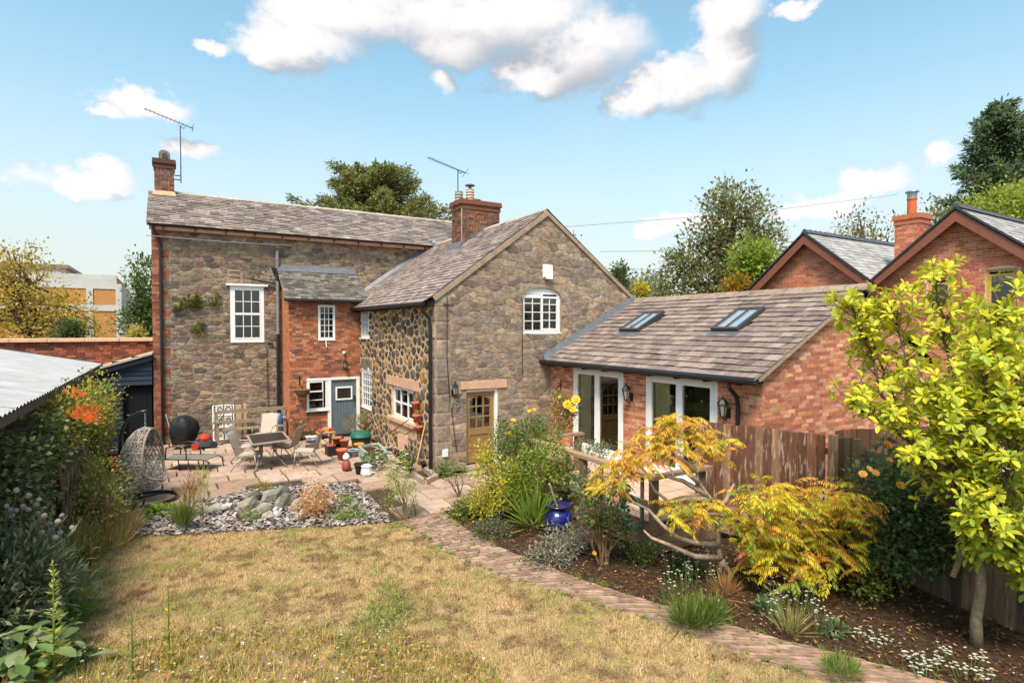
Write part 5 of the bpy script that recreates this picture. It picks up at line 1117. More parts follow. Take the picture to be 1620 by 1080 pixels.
part('shaft', m_wood, pl_, lambda b: b.beam((*PY(446, 690, 20.0)[:2], 0), PY(452, 632, 20.35), .07, .05), H('8b8378'))
bt = PY(437, 690, 19.9); bk = thing('storage_tub', 'blue lidded plastic tub behind the bench end', 'tub', (bt.x, bt.y, 0))
part('tub', m_paint, bk, lambda b: b.lathe([(.2, .0), (.24, .45), (.25, .46)], (bt.x, bt.y, 0), 12), H('d8dde2')); part('lid', m_paint, bk, lambda b: b.lathe([(.27, .46), (.27, .62), (.22, .78)], (bt.x, bt.y, 0), 12), H('2f5fa8'))
# pots in the corner by the blue door
def pot(name, label, u, v, r, h, col, m=None, plant=None, group=None, z=0, soil=True):
    p = G(u, v, z); t = thing(name, label, 'pot', p, group=group)
    part('body', m or m_terra, t, lambda b: (b.lathe([(r * .68, 0), (r * .95, h * .82), (r * 1.06, h * .83), (r * 1.08, h), (r * .95, h), (r * .9, h * .9)], p, 16)), col, True)
    if soil: part('soil', m_soil, t, lambda b: b.lathe([(r * .9, h * .86), (r * .5, h * .90)], p, 12))
    return t, p
TC = H('ad6647')
PG = 'terracotta pots heaped beside the blue door'
for (u, v, r, h, z, lab) in ((541, 727, .15, .30, 0, 'tall terracotta pot standing in front of the black crates'), (534, 712, .13, .22, .0, 'terracotta pot lying inside the nearer black crate'), (545, 706, .13, .2, .25, 'terracotta pot heaped on top next to the grey blue bowl'), (533, 702, .14, .2, .24, 'terracotta pot heaped on the second black crate'), (551, 716, .12, .2, 0, 'terracotta pot squeezed between crate and grey blue bowl'), (524, 716, .13, .24, 0, 'terracotta pot at the side of the crate towards the table')):
    pot('flower_pot', lab, u, v, r, h, jit(TC, .15), None, None, PG, z, False)
pot('glazed_bowl', 'grey blue glazed bowl in the heap of pots', 558, 722, .17, .2, H('7f8f98'), m_paint)
pot('plant_pot', 'black plastic pot at the edge of the pot heap', 570, 749, .15, .26, H('232323'), m_paint)
pot('plant_pot', 'bright blue pot among the ornaments by the side wall', 590, 734, .14, .22, H('2a57b0'), m_paint)
pot('plant_pot', 'blue and white painted pot among the ornaments', 580, 730, .13, .2, H('7f9fd0'), m_paint)
pot('plant_pot', 'orange glazed pot behind the grey blue bowl', 568, 714, .14, .24, H('d98a2a'), m_paint)
for (u, lab) in ((488, 'small white and blue pot nearest the brick corner'), (496, 'small white and blue pot beside the black crate')):
    t, p = pot('small_pot', lab, u, 700, .085, .2, H('e2e0dc'), m_paint, None, None, .2, False); part('blue_band', m_paint, t, lambda b: b.lathe([(.066, .02), (.076, .08)], p, 14), H('33507f'))
    part('support', m_wood, t, lambda b: b.box(p.x - .08, p.y - .08, 0, p.x + .08, p.y + .08, .199), H('6a5a48'))
p = G(515, 706); st = thing('potting_bench', 'low wooden stand carrying red and orange seed trays', 'stand', p)
part('top', m_wood, st, lambda b: b.box(p.x - .25, p.y - .2, .42, p.x + .25, p.y + .2, .46), H('a58a68'))
for dx, dy in ((-.2, -.15), (.2, -.15), (-.2, .15), (.2, .15)): part('leg', m_wood, st, lambda b: b.box(p.x + dx - .04, p.y + dy - .04, 0, p.x + dx + .04, p.y + dy + .04, .419), H('b09a78'))
for k, c in enumerate((H('b8402a'), H('d08a2c'), H('a8352a'))):
    part('seed_tray', m_paint, st, lambda b: b.box(p.x - .22 + k * .16, p.y - .14 + .04 * k, .461, p.x - .08 + k * .16, p.y + .16, .53 + .03 * (k % 2)), c)
for (u, v, w, lab, c) in ((529, 718, .42, 'black plastic crate holding terracotta pots', H('1d1e1f')), (532, 702, .36, 'second black crate behind the heaped pots', H('27292a'))):
    p = G(u, v); t = thing('crate', lab, 'crate', p)
    for i in range(2):
        for s in (-1, 1): 
            part('side', m_paint, t, (lambda b: b.box(p.x - w / 2, p.y + s * w / 2 - .01, 0, p.x + w / 2, p.y + s * w / 2 + .01, .24)) if i else (lambda b: b.box(p.x + s * w / 2 - .01, p.y - w / 2 + .011, 0, p.x + s * w / 2 + .01, p.y + w / 2 - .011, .24)), c)
    part('base', m_paint, t, lambda b: b.box(p.x - w / 2 + .012, p.y - w / 2 + .012, 0.0, p.x + w / 2 - .012, p.y + w / 2 - .012, .02), c)
p = G(571, 706); t = thing('garden_sack', 'dark green lidded tub slumped against the side wall', 'tub', p)
part('tub', m_paint, t, lambda b: b.lathe([(.26, 0), (.3, .3), (.31, .32)], p, 16), H('1f2a26')); part('lid', m_paint, t, lambda b: b.lathe([(.33, .321), (.28, .42), (.1, .5)], p, 16), H('1d5a4a'))
P4 = [G(568, 722), G(598, 716), G(612, 732), G(590, 742)]
t = thing('raised_planter', 'low pale green timber planter by the side wall', 'planter', sum(P4, Vector()) / 4)
for i in range(4): part('board', m_wood, t, lambda b: b.beam(P4[i] + Vector((0, 0, .15)), P4[(i + 1) % 4] + Vector((0, 0, .15)), .05, .3), H('93a596'))
cc_ = sum(P4, Vector()) / 4; part('soil', m_soil, t, lambda b: b.add([q.lerp(cc_, .06) + Vector((0, 0, .24)) for q in P4], [(0, 1, 2, 3)]))
p = G(548, 744); t = thing('garden_gnome', 'small red and white garden ornament by the black pots', 'ornament', p)
part('body', m_paint, t, lambda b: b.lathe([(.09, 0), (.12, .08), (.1, .2), (.06, .26)], p, 12), H('8a4438'), True); part('head', m_paint, t, lambda b: b.lathe([(.03, .26), (.085, .3), (.09, .36), (.05, .42), (.01, .46)], p, 12), H('ddd8d0'), True)
p = G(580, 752); t = thing('stone_ornament', 'chunky white stone ornament beside the black pot', 'ornament', p)
part('block', m_rock, t, lambda b: b.lathe([(.12, 0), (.15, .06), (.12, .2), (.14, .24), (.08, .28)], p, 9), H('d8d4cb'))
p = G(645, 742); pot('flower_pot', 'dark red glazed pot against the cottage side wall', 645, 744, .15, .24, H('6a2f24'), m_paint)
pot('plant_pot', 'squat black pot beside the black downpipe', 674, 740, .15, .16, H('202022'), m_paint)
for k, (u, v) in enumerate(((657, 648), (659, 668), (663, 686))):
    q = PX(u, v, WX - .16); t = thing('wall_pot', ('uppermost', 'middle', 'lowest')[k] + ' of three terracotta wall pots beside the cottage window', 'pot', q)
    part('body', m_terra, t, lambda b: b.lathe([(.07, 0), (.1, .16), (.115, .165), (.115, .2), (.09, .2)], q, 14), H('c0623c'), True); part('bracket', m_black, t, lambda b: (b.tube([q + Vector((.0, 0, .1)), q + Vector((.17, 0, .1))], .012, 5), b.tube([q + Vector((.12 * math.cos(a), .12 * math.sin(a), .15)) for a in np.linspace(0, 2 * math.pi, 17)], .008, 5)))
# rusty arch, cane
a0, a1 = G(628, 745), G(643, 750); t = thing('rusty_arch', 'rusty bent metal plant support leaning at the cottage window', 'plant support', a0)
for q0, (u, v) in ((a0, (646, 664)), (a1, (657, 676))):
    tp_ = PX(u, v, WX - .1); mid = q0.lerp(tp_, .62); mid.x = q0.x + .02; part('hoop', m_metal, t, lambda b: b.tube([q0, q0 + Vector((0, 0, .7)), mid + Vector((0, 0, .2)), tp_], .014, 6), H('6b4430'))
part('panel', m_sand, t, lambda b: b.hexa([a0 + Vector((.02, 0, .55)), a1 + Vector((.02, 0, .55)), a1 + Vector((.05, 0, .55)), a0 + Vector((.05, 0, .55)), a0 + Vector((.02, 0, .95)), a1 + Vector((.02, 0, .95)), a1 + Vector((.05, 0, .95)), a0 + Vector((.05, 0, .95))]), H('b37a4c'))
q0, q1 = G(655, 752), PX(673, 668, WX - .06); t = thing('bamboo_cane', 'bamboo cane leaning on the stone corner by the downpipe', 'cane', q0); part('shaft', m_wood, t, lambda b: b.tube([q0, q1], .016, 6), H('c39a6c'))
t = thing('stone_kerb', 'low stone kerb around the drain at the cottage corner', 'kerb', G(672, 755)); kk = [G(650, 752), G(672, 766), G(690, 758), G(674, 746)]
for i in range(3): part('kerb_stone', m_rock, t, lambda b: b.beam(kk[i] + Vector((0, 0, .05)), kk[i + 1] + Vector((0, 0, .05)), .12, .13), H('9a8a78'))
# hanging basket on the brick lean-to
q = Vector(fo(3.62, 1.42, .22)); t = thing('hanging_basket', 'dried brown hanging basket on the brick lean-to', 'basket', q)
part('bowl', m_wood, t, lambda b: b.lathe([(.05, -.05), (.2, .06), (.26, .2), (.24, .21)], q, 12), H('6a4f3a')); part('bracket', m_black, t, lambda b: (b.tube([fo(3.62, 1.7, .0), fo(3.62, 1.72, .22)], .012, 5), b.tube([fo(3.62, 1.72, .22), fo(3.62, 1.62, .22)], .006, 5)))
# things at the left border
t, p = pot('ribbed_planter', 'large pale blue ribbed planter by the egg chair stand', 189, 800, .27, .40, H('8fa6b4'), m_paint)
for a in np.linspace(0, 2 * math.pi, 19)[:-1]: part('rib', m_paint, t, lambda b: b.beam((p.x + .2 * math.cos(a), p.y + .2 * math.sin(a), p.z + .02), (p.x + .262 * math.cos(a), p.y + .262 * math.sin(a), p.z + .32), .02, .02), H('7f97a6'))
p = G(178, 747); t = thing('red_bucket', 'bright red plastic trug among the plants', 'bucket', p); part('body', m_paint, t, lambda b: b.lathe([(.17, .05), (.24, .36), (.25, .37), (.22, .36)], p, 16), H('c8140c'), True); part('handle', m_paint, t, lambda b: b.tube([p + Vector((.22 * math.cos(a), .05, .36 + .12 * math.sin(a))) for a in np.linspace(0, math.pi, 9)], .012, 5), H('c8140c'))
p = G(170, 706, .0); t = thing('water_butt', 'grey plastic water butt beside the black shed', 'water butt', p); part('barrel', m_paint, t, lambda b: b.lathe([(.24, 0), (.28, .3), (.28, .6), (.25, .85), (.26, .87)], p, 18), H('6f7478'), True); part('tap', m_black, t, lambda b: b.tube([p + Vector((.1, -.27, .15)), p + Vector((.1, -.34, .15)), p + Vector((.1, -.34, .08))], .015, 5))
p = G(188, 727); t = thing('black_tub', 'shallow black tub behind the red trug', 'tub', p); part('body', m_paint, t, lambda b: b.lathe([(.24, 0), (.29, .2), (.31, .21), (.28, .2)], p, 18), H('2b2f33'), True); part('rim', m_paint, t, lambda b: b.lathe([(.30, .20), (.315, .22), (.29, .225)], p, 18), H('4a545a'))
p = G(150, 770); t = thing('timber_offcut', 'weathered plank lying among the border plants', 'plank', p); part('plank', m_wood, t, lambda b: b.beam(G(152, 764, .12), G(172, 748, .3), .14, .04), H('9a7a62'))
p = G(83, 850); t = thing('fence_post', 'pinkish bare timber post beneath the ivy', 'post', p); part('shaft', m_wood, t, lambda b: b.beam(p, p + Vector((-.05, .05, 1.2)), .1, .1), H('a37a66'))
# trellis of thin sticks behind the border plants
t = thing('old_trellis', 'broken grey lattice trellis under the climber', 'trellis', (-1.45, 12, 0))
for k in range(9):
    part('lath', m_wood, t, lambda b: b.beam((-1.4, 10.2 + k * .42, .05), (-1.4, 10.9 + k * .42, 1.7), .03, .02), jit(H('7d6a58'), .2)); part('lath', m_wood, t, lambda b: b.beam((-1.38, 10.9 + k * .42, .05), (-1.38, 10.2 + k * .42, 1.7), .03, .02), jit(H('7d6a58'), .2))
# blue glazed jar with cane in the bed
p = G(882, 838); t = thing('blue_jar', 'cobalt blue glazed urn in the flower bed', 'urn', p)
part('body', mat('cobalt_glaze', H('141f66'), .15, .5, (5, .25), None, None, 0, 0, .6), t, lambda b: b.lathe([(.15, 0), (.21, .06), (.265, .18), (.265, .26), (.22, .34), (.17, .38), (.18, .41), (.235, .45), (.235, .465), (.19, .455), (.15, .42)], p, 24), H('1c2f9a'), True)
part('soil', m_soil, t, lambda b: b.lathe([(.15, .42), (.08, .43)], p, 12))
for a in (0.4, 2.0, 3.6, 5.2): part('handle', MATS['cobalt_glaze'], t, lambda b: b.tube([p + Vector((r * math.cos(a), r * math.sin(a), z)) for r, z in ((.25, .28), (.29, .32), (.24, .37))], .016, 6))
q0 = p + Vector((0, 0, .4)); part('cane', m_wood, t, lambda b: b.tube([q0, PY(869, 765, p.y - .05)], .018, 6), H('b79a86'))
# hose hung on the terrace rail
p = Vector((6.42, 6.75, .85)); t = thing('garden_hose', 'green garden hose looped over the terrace rail', 'hose', p)
part('coil', m_paint, t, lambda b: [b.tube([(6.40 - .012 * k, 6.8 + (.2 + .01 * k) * math.cos(a), .62 + (.24 + .012 * k) * math.sin(a)) for a in np.linspace(0, 2 * math.pi, 25)], .011, 6) for k in range(5)], H('2f6a58'), True)
# rocks of the little rockery
m_chip = mat('slate_chip', None, .7, .3, (12, .2))
sheet('slate_bed', slate_poly, -.012, mat('slate_bed_soil', H('5a5048'), .95, .05, (20, .4), (30, .8, .03)))
def rock(u, v, a, b_, c, rz, col, k):
    p = G(u, v); a, b_, c = a * .6, b_ * .62, c * .6; rg = random.Random(k * 7 + 1); bm = bmesh.new(); bmesh.ops.create_icosphere(bm, subdivisions=2, radius=1)
    vs = []
    for vv in bm.verts:
        q = vv.co.copy(); f = 1 + .25 * math.sin(q.x * 3.1 + k) * math.cos(q.y * 2.7 + k * 2) + rg.uniform(-.16, .16); q *= f; q.z = max(-.35, round(q.z * 2.4) / 2.4 * .6 + q.z * .4)
        x, y = q.x * a, q.y * b_; vs.append((p.x + x * math.cos(rz) - y * math.sin(rz), p.y + x * math.sin(rz) + y * math.cos(rz), p.z + (q.z + .28) * c))
    fs_ = [tuple(x.index for x in f.verts) for f in bm.faces]; bm.free()
    return link('rock', mesh_from('rock', vs, fs_, [jit(col, .06)] * len(fs_)), m_rock)
rk = [(390, 806, .42, .22, .28, .5, '8d8072'), (402, 792, .35, .14, .3, .8, '6d6860'), (430, 792, .40, .16, .34, .6, '8a8378'), (446, 784, .38, .14, .3, .7, '7a756c'), (417, 808, .36, .18, .22, .4, '958d80'), (450, 800, .5, .15, .3, .75, '86806f'), (468, 806, .22, .2, .26, .2, '9a8876'), (344, 806, .26, .16, .16, .2, 'b5aca0'), (358, 804, .2, .14, .15, .5, 'bdb3a6'), (331, 810, .24, .16, .14, .3, 'a89f92'), (425, 818, .2, .14, .16, .1, 'a39b90'), (437, 816, .12, .1, .12, .4, 'cdc6bf'), (436, 807, .1, .08, .1, .4, 'c5bcb2'), (520, 808, .28, .12, .16, .6, '7d746a'), (495, 784, .26, .16, .2, .3, '968c80'), (560, 800, .14, .1, .12, .9, '8d8780')]
RLAB = ['broad grey slab leaning at the end of the rockery', 'dark thin upright stone behind the broad slab', 'grey ridge stone in the middle of the rockery', 'dark ridge stone below the mossy cushion plant', 'flat pale slab in front of the ridge stones', 'long tilted slab reaching towards the dry seed heads', 'rounded brown boulder beside the dry seed heads', 'pale rounded cobble by the wispy green stems', 'second pale cobble touching the broad slab', 'flat pale cobble at the edge of the chippings', 'small grey cobble near the sedum patch', 'small white pebble stone beside the sedum', 'little cream pebble between the slabs', 'narrow brown stone right behind the bright cushion plants', 'squat stone behind the dry seed heads', 'small grey stone at the tip of the slate bed']
for k, r_ in enumerate(rk):
    o = rock(*r_[:6], H(r_[6]), k); tag(o, RLAB[k], 'rock', 'stones of the rockery')
N = 5200; xs = [q[0] for q in slate_poly]; ys = [q[1] for q in slate_poly]; C = []
while len(C) < N:
    x, y = random.uniform(min(xs), max(xs)), random.uniform(min(ys), max(ys))
    if inpoly(x, y, slate_poly): C.append((x, y))
C = np.array(C); th = np.random.uniform(0, 6.28, N); sz = np.random.uniform(.018, .055, N); tilt = np.random.uniform(-.5, .5, (N, 2)); zc = np.random.uniform(0, .025, N)
V = np.zeros((N, 4, 3)); 
for j, (a, b_) in enumerate(((-1, -.45), (1, -.5), (.9, .45), (-.8, .55))):
    jx, jy = a + np.random.uniform(-.2, .2, N), b_ + np.random.uniform(-.2, .2, N); lx, ly = jx * sz, jy * sz
    V[:, j, 0] = C[:, 0] + lx * np.cos(th) - ly * np.sin(th); V[:, j, 1] = C[:, 1] + lx * np.sin(th) + ly * np.cos(th); V[:, j, 2] = zc + lx * tilt[:, 0] + ly * tilt[:, 1]
pal = np.array([H(x) for x in ('8a7f7d', '9a908c', '776c6a', 'a89e9a', '665c5a', '948478')]); cl_ = pal[np.random.randint(0, 6, N)] * np.random.uniform(.8, 1.2, (N, 1))
o = np_mesh('slate_chippings', V.reshape(-1, 3), np.arange(N * 4).reshape(N, 4), cl_, m_chip); stuff(o); tag(o, 'purple grey slate chippings spread over the rockery bed', 'chippings')
# ================================================================== plants
rng = np.random.default_rng(11)
def unit(a): return a / np.maximum(1e-9, np.linalg.norm(a, axis=-1, keepdims=True))
def runit(n): return unit(rng.normal(size=(n, 3)))
def pick(pal, n, var=.18):
    P = np.array(pal); c = P[rng.integers(0, len(P), n)]; return np.clip(c * np.array([1.08, .96, .88]) * rng.uniform(1 - var, 1 + var, (n, 1)) * rng.uniform(1 - var * .3, 1 + var * .3, (n, 3)), 0, 1)
def leaf_arrays(C, D, L, W, cols, fold=.22, U=None):
    """folded two-triangle leaves"""
    n = len(C); U = runit(n) * .55 + np.array([0, 0, 1.0]) if U is None else U
    S = unit(np.cross(D, U)); U = unit(np.cross(S, D)); L = np.broadcast_to(L, (n,))[:, None]; W = np.broadcast_to(W, (n,))[:, None]
    V = np.stack([C, C + D * L * .5 + S * W * .5 + U * W * fold, C + D * L, C + D * L * .5 - S * W * .5 + U * W * fold], 1).reshape(-1, 3)
    b = np.arange(n)[:, None] * 4; Fc = np.concatenate([b + np.array([[0, 2, 1]]), b + np.array([[0, 3, 2]])], 1).reshape(-1, 3)
    return V, Fc, np.repeat(cols, 2, 0)
def leaves(name, parent, C, D, L, W, cols, m=None, fold=.22, U=None):
    V, Fc, c = leaf_arrays(C, D, L, W, cols, fold, U); return np_mesh(name, V, Fc, c, m or m_leaf, parent)
def lobe_points(lobes, n, shell=.55, clumps=None, clump_r=.1):
    """points through the outer volume of several ellipsoids; outward directions"""
    w = np.array([l[3] * l[4] + l[4] * l[5] + l[3] * l[5] for l in lobes]); k = rng.choice(len(lobes), n, p=w / w.sum()); Lb = np.array(lobes)[k]
    d = runit(n); r = rng.uniform(shell, 1, n) ** .6
    if clumps:
        nc = clumps; kc = rng.choice(len(lobes), nc, p=w / w.sum()); Lc = np.array(lobes)[kc]; dc = runit(nc); rc = rng.uniform(shell, 1, nc) ** .6
        cc = Lc[:, :3] + dc * rc[:, None] * Lc[:, 3:]; j = rng.integers(0, nc, n); off = rng.normal(size=(n, 3)) * clump_r; return cc[j] + off, unit(dc[j] * .6 + unit(off) * .8 + np.array([0, 0, .1])), cc
    return Lb[:, :3] + d * r[:, None] * Lb[:, 3:], unit(d / Lb[:, 3:] * Lb[:, 3:].mean(1, keepdims=True)), None
def crooked(a, b, n=5, k=.06):
    a, b = Vector(a), Vector(b); L_ = (b - a).length; return [a.lerp(b, i / n) + (Vector((random.uniform(-1, 1), random.uniform(-1, 1), random.uniform(-.5, .5))) * L_ * k if 0 < i < n else Vector()) for i in range(n + 1)]
def plant(name, label, cat, base, lobes, n, L, W, pal, stems=6, sr=.012, clumps=None, clump_r=.08, shell=.4, group=None, up=.25, droop=0, barkc=None, fold=.22, var=.22, trunk=None, mleaf=None, partname='foliage'):
    base = Vector(base); t = thing(name, label, cat, base, group=group)
    lob = [(base.x + l[0], base.y + l[1], base.z + l[2], *l[3:]) for l in lobes]
    if clumps is None and n >= 400 and fold > .1 and L < .15: clumps, clump_r, shell = max(20, n // 22), L * 1.15, max(shell, .5) - .15
    C, D, cc = lobe_points(lob, n, shell, clumps, clump_r); C[:, 2] = np.maximum(C[:, 2], base.z + .01)
    D = unit(D + runit(n) * .7 + np.array([0, 0, up - droop])); Lr = L * rng.uniform(.65, 1.25, n)
    leaves(partname, t, C, D, Lr, Lr * (W / L), pick(pal, n, var), mleaf, fold)
    bc = barkc or H('5d4a3a')
    if trunk:
        th, tr = trunk; top = base + Vector((0, 0, th)); part('trunk', m_bark, t, lambda b: b.tube(crooked(base - Vector((0, 0, .05)), top, 5, .02), [tr * 1.25, tr, tr * .9, tr * .8, tr * .7, tr * .5], 9), bc, True)
        def br(b):
            for i in range(stems):
                l = lob[i % len(lob)]; tgt = Vector(l[:3]) + Vector((random.uniform(-.8, .8) * l[3], random.uniform(-.8, .8) * l[4], random.uniform(-.5, .8) * l[5])); s0 = base.lerp(top, random.uniform(.45, 1))
                b.tube(crooked(s0, tgt, 5, .06), [tr * .5, tr * .4, tr * .3, tr * .22, tr * .15, tr * .08], 5)
        part('branch', m_bark, t, br, bc, True)
    elif stems:
        for i in range(stems):
            l = lob[i % len(lob)]; tgt = Vector(l[:3]) + Vector((random.uniform(-.6, .6) * l[3], random.uniform(-.6, .6) * l[4], random.uniform(0, .6) * l[5])); s0 = base + Vector((random.uniform(-.06, .06), random.uniform(-.06, .06), -.02))
            part('stem', m_bark, t, lambda b: b.tube(crooked(s0, tgt, 4, .05), [sr, sr, sr * .8, sr * .6, sr * .4], 5), bc)
    return t
def blossom(parent, p, r, col, name='flower', petals=9):
    def f(b):
        p_ = Vector(p); ax = (Vector((-.45, -.7, .75)) + Vector((random.uniform(-.4, .4), random.uniform(-.3, .3), 0))).normalized(); e1 = ax.orthogonal().normalized(); e2 = ax.cross(e1)
        for ring, (k, rr, up) in enumerate(((petals, 1.0, .25), (petals - 2, .75, .55), (5, .45, .8))):
            for i in range(k):
                a = 2 * math.pi * i / k + ring * .5; d = (e1 * math.cos(a) + e2 * math.sin(a) + ax * up).normalized(); s = e2 * math.cos(a) - e1 * math.sin(a); q = p_ + d * r * rr
                b.add([p_, p_ + d * r * rr * .6 + s * r * .38, q + ax * (r * .1), p_ + d * r * rr * .6 - s * r * .38], [(0, 1, 2, 3)], jit(mixc(col, H('e8b070'), .12 * ring), .08))
    return part(name, m_petal, parent, f)
greens = [H('5f7a34'), H('6f8a3c'), H('4f6a2e'), H('7d9446')]
dkgreen = [H('38502c'), H('455f33'), H('2f4427'), H('54703a')]
yelgrn = [H('b5b53c'), H('a3ad3a'), H('8f9f38'), H('c9c048')]

# ---- golden leaved young tree (magnolia) at the right
mb = G(1545, 1018); mg = thing('magnolia_tree', 'young tree with large glossy yellow green leaves by the dark fence', 'tree', mb)
cr_, aw = Vector((math.cos(YAW), -math.sin(YAW), 0)), Vector((math.sin(YAW), math.cos(YAW), 0))
def MP(u, v, dd): return PD(u, v, depth(mb) + dd)
fork = PD(1552, 880, depth(mb)); 
part('trunk', m_bark, mg, lambda b: b.tube([mb - Vector((0, 0, .05)), mb.lerp(fork, .3) + cr_ * -.02, mb.lerp(fork, .65) + cr_ * .02, fork], [.068, .056, .05, .045], 12), H('8f7c68'), True)
limbs = [(1470, 660, .35, 1400, 470), (1500, 560, .6, 1480, 425), (1560, 560, .2, 1590, 480), (1600, 620, .7, 1650, 500), (1640, 700, .1, 1720, 560), (1440, 700, -.1, 1345, 640), (1500, 760, -.35, 1450, 720), (1590, 800, -.5, 1600, 650), (1640, 840, -.3, 1740, 760), (1545, 640, 1.0, 1540, 500), (1690, 640, .6, 1800, 520), (1420, 640, .8, 1365, 500), (1530, 740, .0, 1520, 620), (1610, 700, -.6, 1640, 600), (1650, 900, -.2, 1700, 870), (1600, 900, -.35, 1640, 945), (1590, 870, -.3, 1575, 890), (1560, 600, -.3, 1575, 540), (1500, 680, -.4, 1470, 610), (1570, 850, -.55, 1560, 800), (1380, 560, .5, 1345, 480)]
tw = []; lb = MB(H('6b5a4a'))
for (u, v, dd, u2, v2) in limbs:
    mid = MP(u, v, dd); end = MP(u2, v2, dd + random.uniform(-.1, .2)); P1_ = crooked(fork, mid, 5, .05); lb.tube(P1_, [.036, .03, .026, .022, .019, .016], 6)
    P2_ = crooked(mid, end, 5, .04); lb.tube(P2_, [.016, .013, .011, .009, .007, .005], 5)
    for seg in (P1_[2:], P2_):
        for q, q2 in zip(seg, seg[1:]):
            for _ in range(9):
                s = q.lerp(q2, random.random()); d = Vector((random.uniform(-1, 1), random.uniform(-1, 1), random.uniform(.1, 1.0))).normalized(); e = s + d * random.uniform(.15, .42); lb.tube([s, s.lerp(e, .5) + Vector((0, 0, -.015)), e], [.007, .005, .004], 4); tw.append((s, e))
    tw.append((P2_[-2], P2_[-1]))
stub = [fork + Vector((0, 0, .05)), PD(1525, 880, depth(mb) - .15), PD(1507, 905, depth(mb) - .2)]; lb.tube([PD(1530, 800, depth(mb) - .05), PD(1528, 860, depth(mb) - .12), PD(1507, 912, depth(mb) - .2)], [.03, .035, .03], 7)
lb.build('branch', m_bark, mg, True)
def big_leaf(base, d, nrm, L, W, col):
    s = d.cross(nrm).normalized(); n = s.cross(d).normalized(); V = []
    for (t_, w, z_) in ((0, .03, 0), (.3, .55, .03), (.62, 1.0, .02), (.86, .72, -.05)):
        c = base + d * (L * t_) + n * (z_ * L); V += [c - s * (W / 2 * w) + n * (.12 * W * w), c - n * (.02 * W), c + s * (W / 2 * w) + n * (.12 * W * w)]
    V.append(base + d * L - n * (.12 * L)); fs_ = []
    for i in range(3): fs_ += [(3 * i, 3 * i + 1, 3 * i + 4, 3 * i + 3), (3 * i + 1, 3 * i + 2, 3 * i + 5, 3 * i + 4)]
    fs_ += [(9, 10, 12), (10, 11, 12)]; return V, fs_, [col] * len(fs_)
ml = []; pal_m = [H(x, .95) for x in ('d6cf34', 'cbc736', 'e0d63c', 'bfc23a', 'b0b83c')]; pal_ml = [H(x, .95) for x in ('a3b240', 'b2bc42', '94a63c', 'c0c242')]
for (s, e) in tw:
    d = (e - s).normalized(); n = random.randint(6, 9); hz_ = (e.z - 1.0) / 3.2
    for i in range(n):
        a = 2 * math.pi * i / n + random.uniform(-.3, .3); o_ = d.orthogonal().normalized(); o2 = d.cross(o_); rd = (o_ * math.cos(a) + o2 * math.sin(a)); ld_ = (rd * random.uniform(.7, 1.1) + d * random.uniform(.25, .7) + Vector((0, 0, random.uniform(-.1, .35)))).normalized()
        L_ = random.uniform(.085, .145); pal_ = pal_m if random.random() < .3 + .65 * hz_ + .25 * ((1560 - proj(e)[0]) / 250) else pal_ml  # sunlit yellow put into the leaf colour, likelier towards top and left
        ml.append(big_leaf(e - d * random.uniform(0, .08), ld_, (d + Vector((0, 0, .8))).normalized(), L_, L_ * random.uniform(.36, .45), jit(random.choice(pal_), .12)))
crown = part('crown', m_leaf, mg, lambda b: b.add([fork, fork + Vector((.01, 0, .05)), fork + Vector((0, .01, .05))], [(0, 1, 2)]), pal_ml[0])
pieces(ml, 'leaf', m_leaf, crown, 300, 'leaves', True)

# ---- sumacs with feathery yellow leaves
pal_s = [H(x, .95) for x in ('e0bb3c', 'd8b638', 'e6c048', 'dcab40', 'd2b83c', 'dfa24c', 'dcc444')]
def frond(base, d, L, cols, droop=.5):
    pts = [Vector(base)]; n = 12; dd = Vector(d).normalized()
    for i in range(n): dd = (dd + Vector((0, 0, -droop / n * 1.6))).normalized(); pts.append(pts[-1] + dd * L / n)
    Cs, Ds, Ls = [], [], []
    for i in range(1, n + 1):
        tg = (pts[i] - pts[i - 1]).normalized(); s = tg.cross(Vector((0, 0, 1))); s = s.normalized() if s.length > .01 else Vector((1, 0, 0))
        for sg in (-1, 1): Cs.append(pts[i]); Ds.append((s * sg * .75 + tg * .5 + Vector((0, 0, -.75 * random.uniform(.5, 1.4)))).normalized()); Ls.append(L * .30 * (1 - abs(i / n - .45) * .9) * random.uniform(.85, 1.1))
    Cs.append(pts[-1]); Ds.append(dd); Ls.append(L * .18)
    return pts, np.array(Cs), np.array(Ds), np.array(Ls)
def sumac(label, base, tips, trunk_pts, nper, L, pal, green=.25, spread=.25):
    base = Vector(base); t = thing('sumac_shrub', label, 'shrub', base); tb_ = MB(H('9a8676')); C, D, LL, cols = [], [], [], []; rb = MB(H('a8743a'))
    for pts in trunk_pts: tb_.tube(pts, [max(.006, .045 * (1 - i / (len(pts) + .5))) for i in range(len(pts))], 7)
    tb_.build('trunk', m_bark, t, True)
    for tp_ in tips:
        for i in range(nper):
            a = random.uniform(0, 6.283); d = Vector((math.cos(a), math.sin(a), random.uniform(.15, .9))); b0 = Vector(tp_) + Vector((random.gauss(0, spread), random.gauss(0, spread), random.gauss(0, spread * .45))); Lf = L * random.uniform(.75, 1.2)
            pts, c, dd, ll = frond(b0, d, Lf, None, random.uniform(.6, 1.3)); rb.tube([pts[0], pts[4], pts[8], pts[-1]], [.004, .003, .002, .0015], 3, None, False)
            base_c = random.choice(pal) if random.random() > green else H('8fa334', .95); 
            if random.random() < .07: base_c = H('d98a58', .95)
            C.append(c); D.append(dd); LL.append(ll); cols.append(np.array([jit(base_c, .12) for _ in ll]))
    C, D, LL, cols = map(np.concatenate, (C, D, LL, cols)); leaves('foliage', t, C, D, LL, LL * .25, cols, None, .12); stuff(rb.build('leaf_stalk', m_bark, t))
    return t
sb = G(1140, 915); ds = depth(sb)
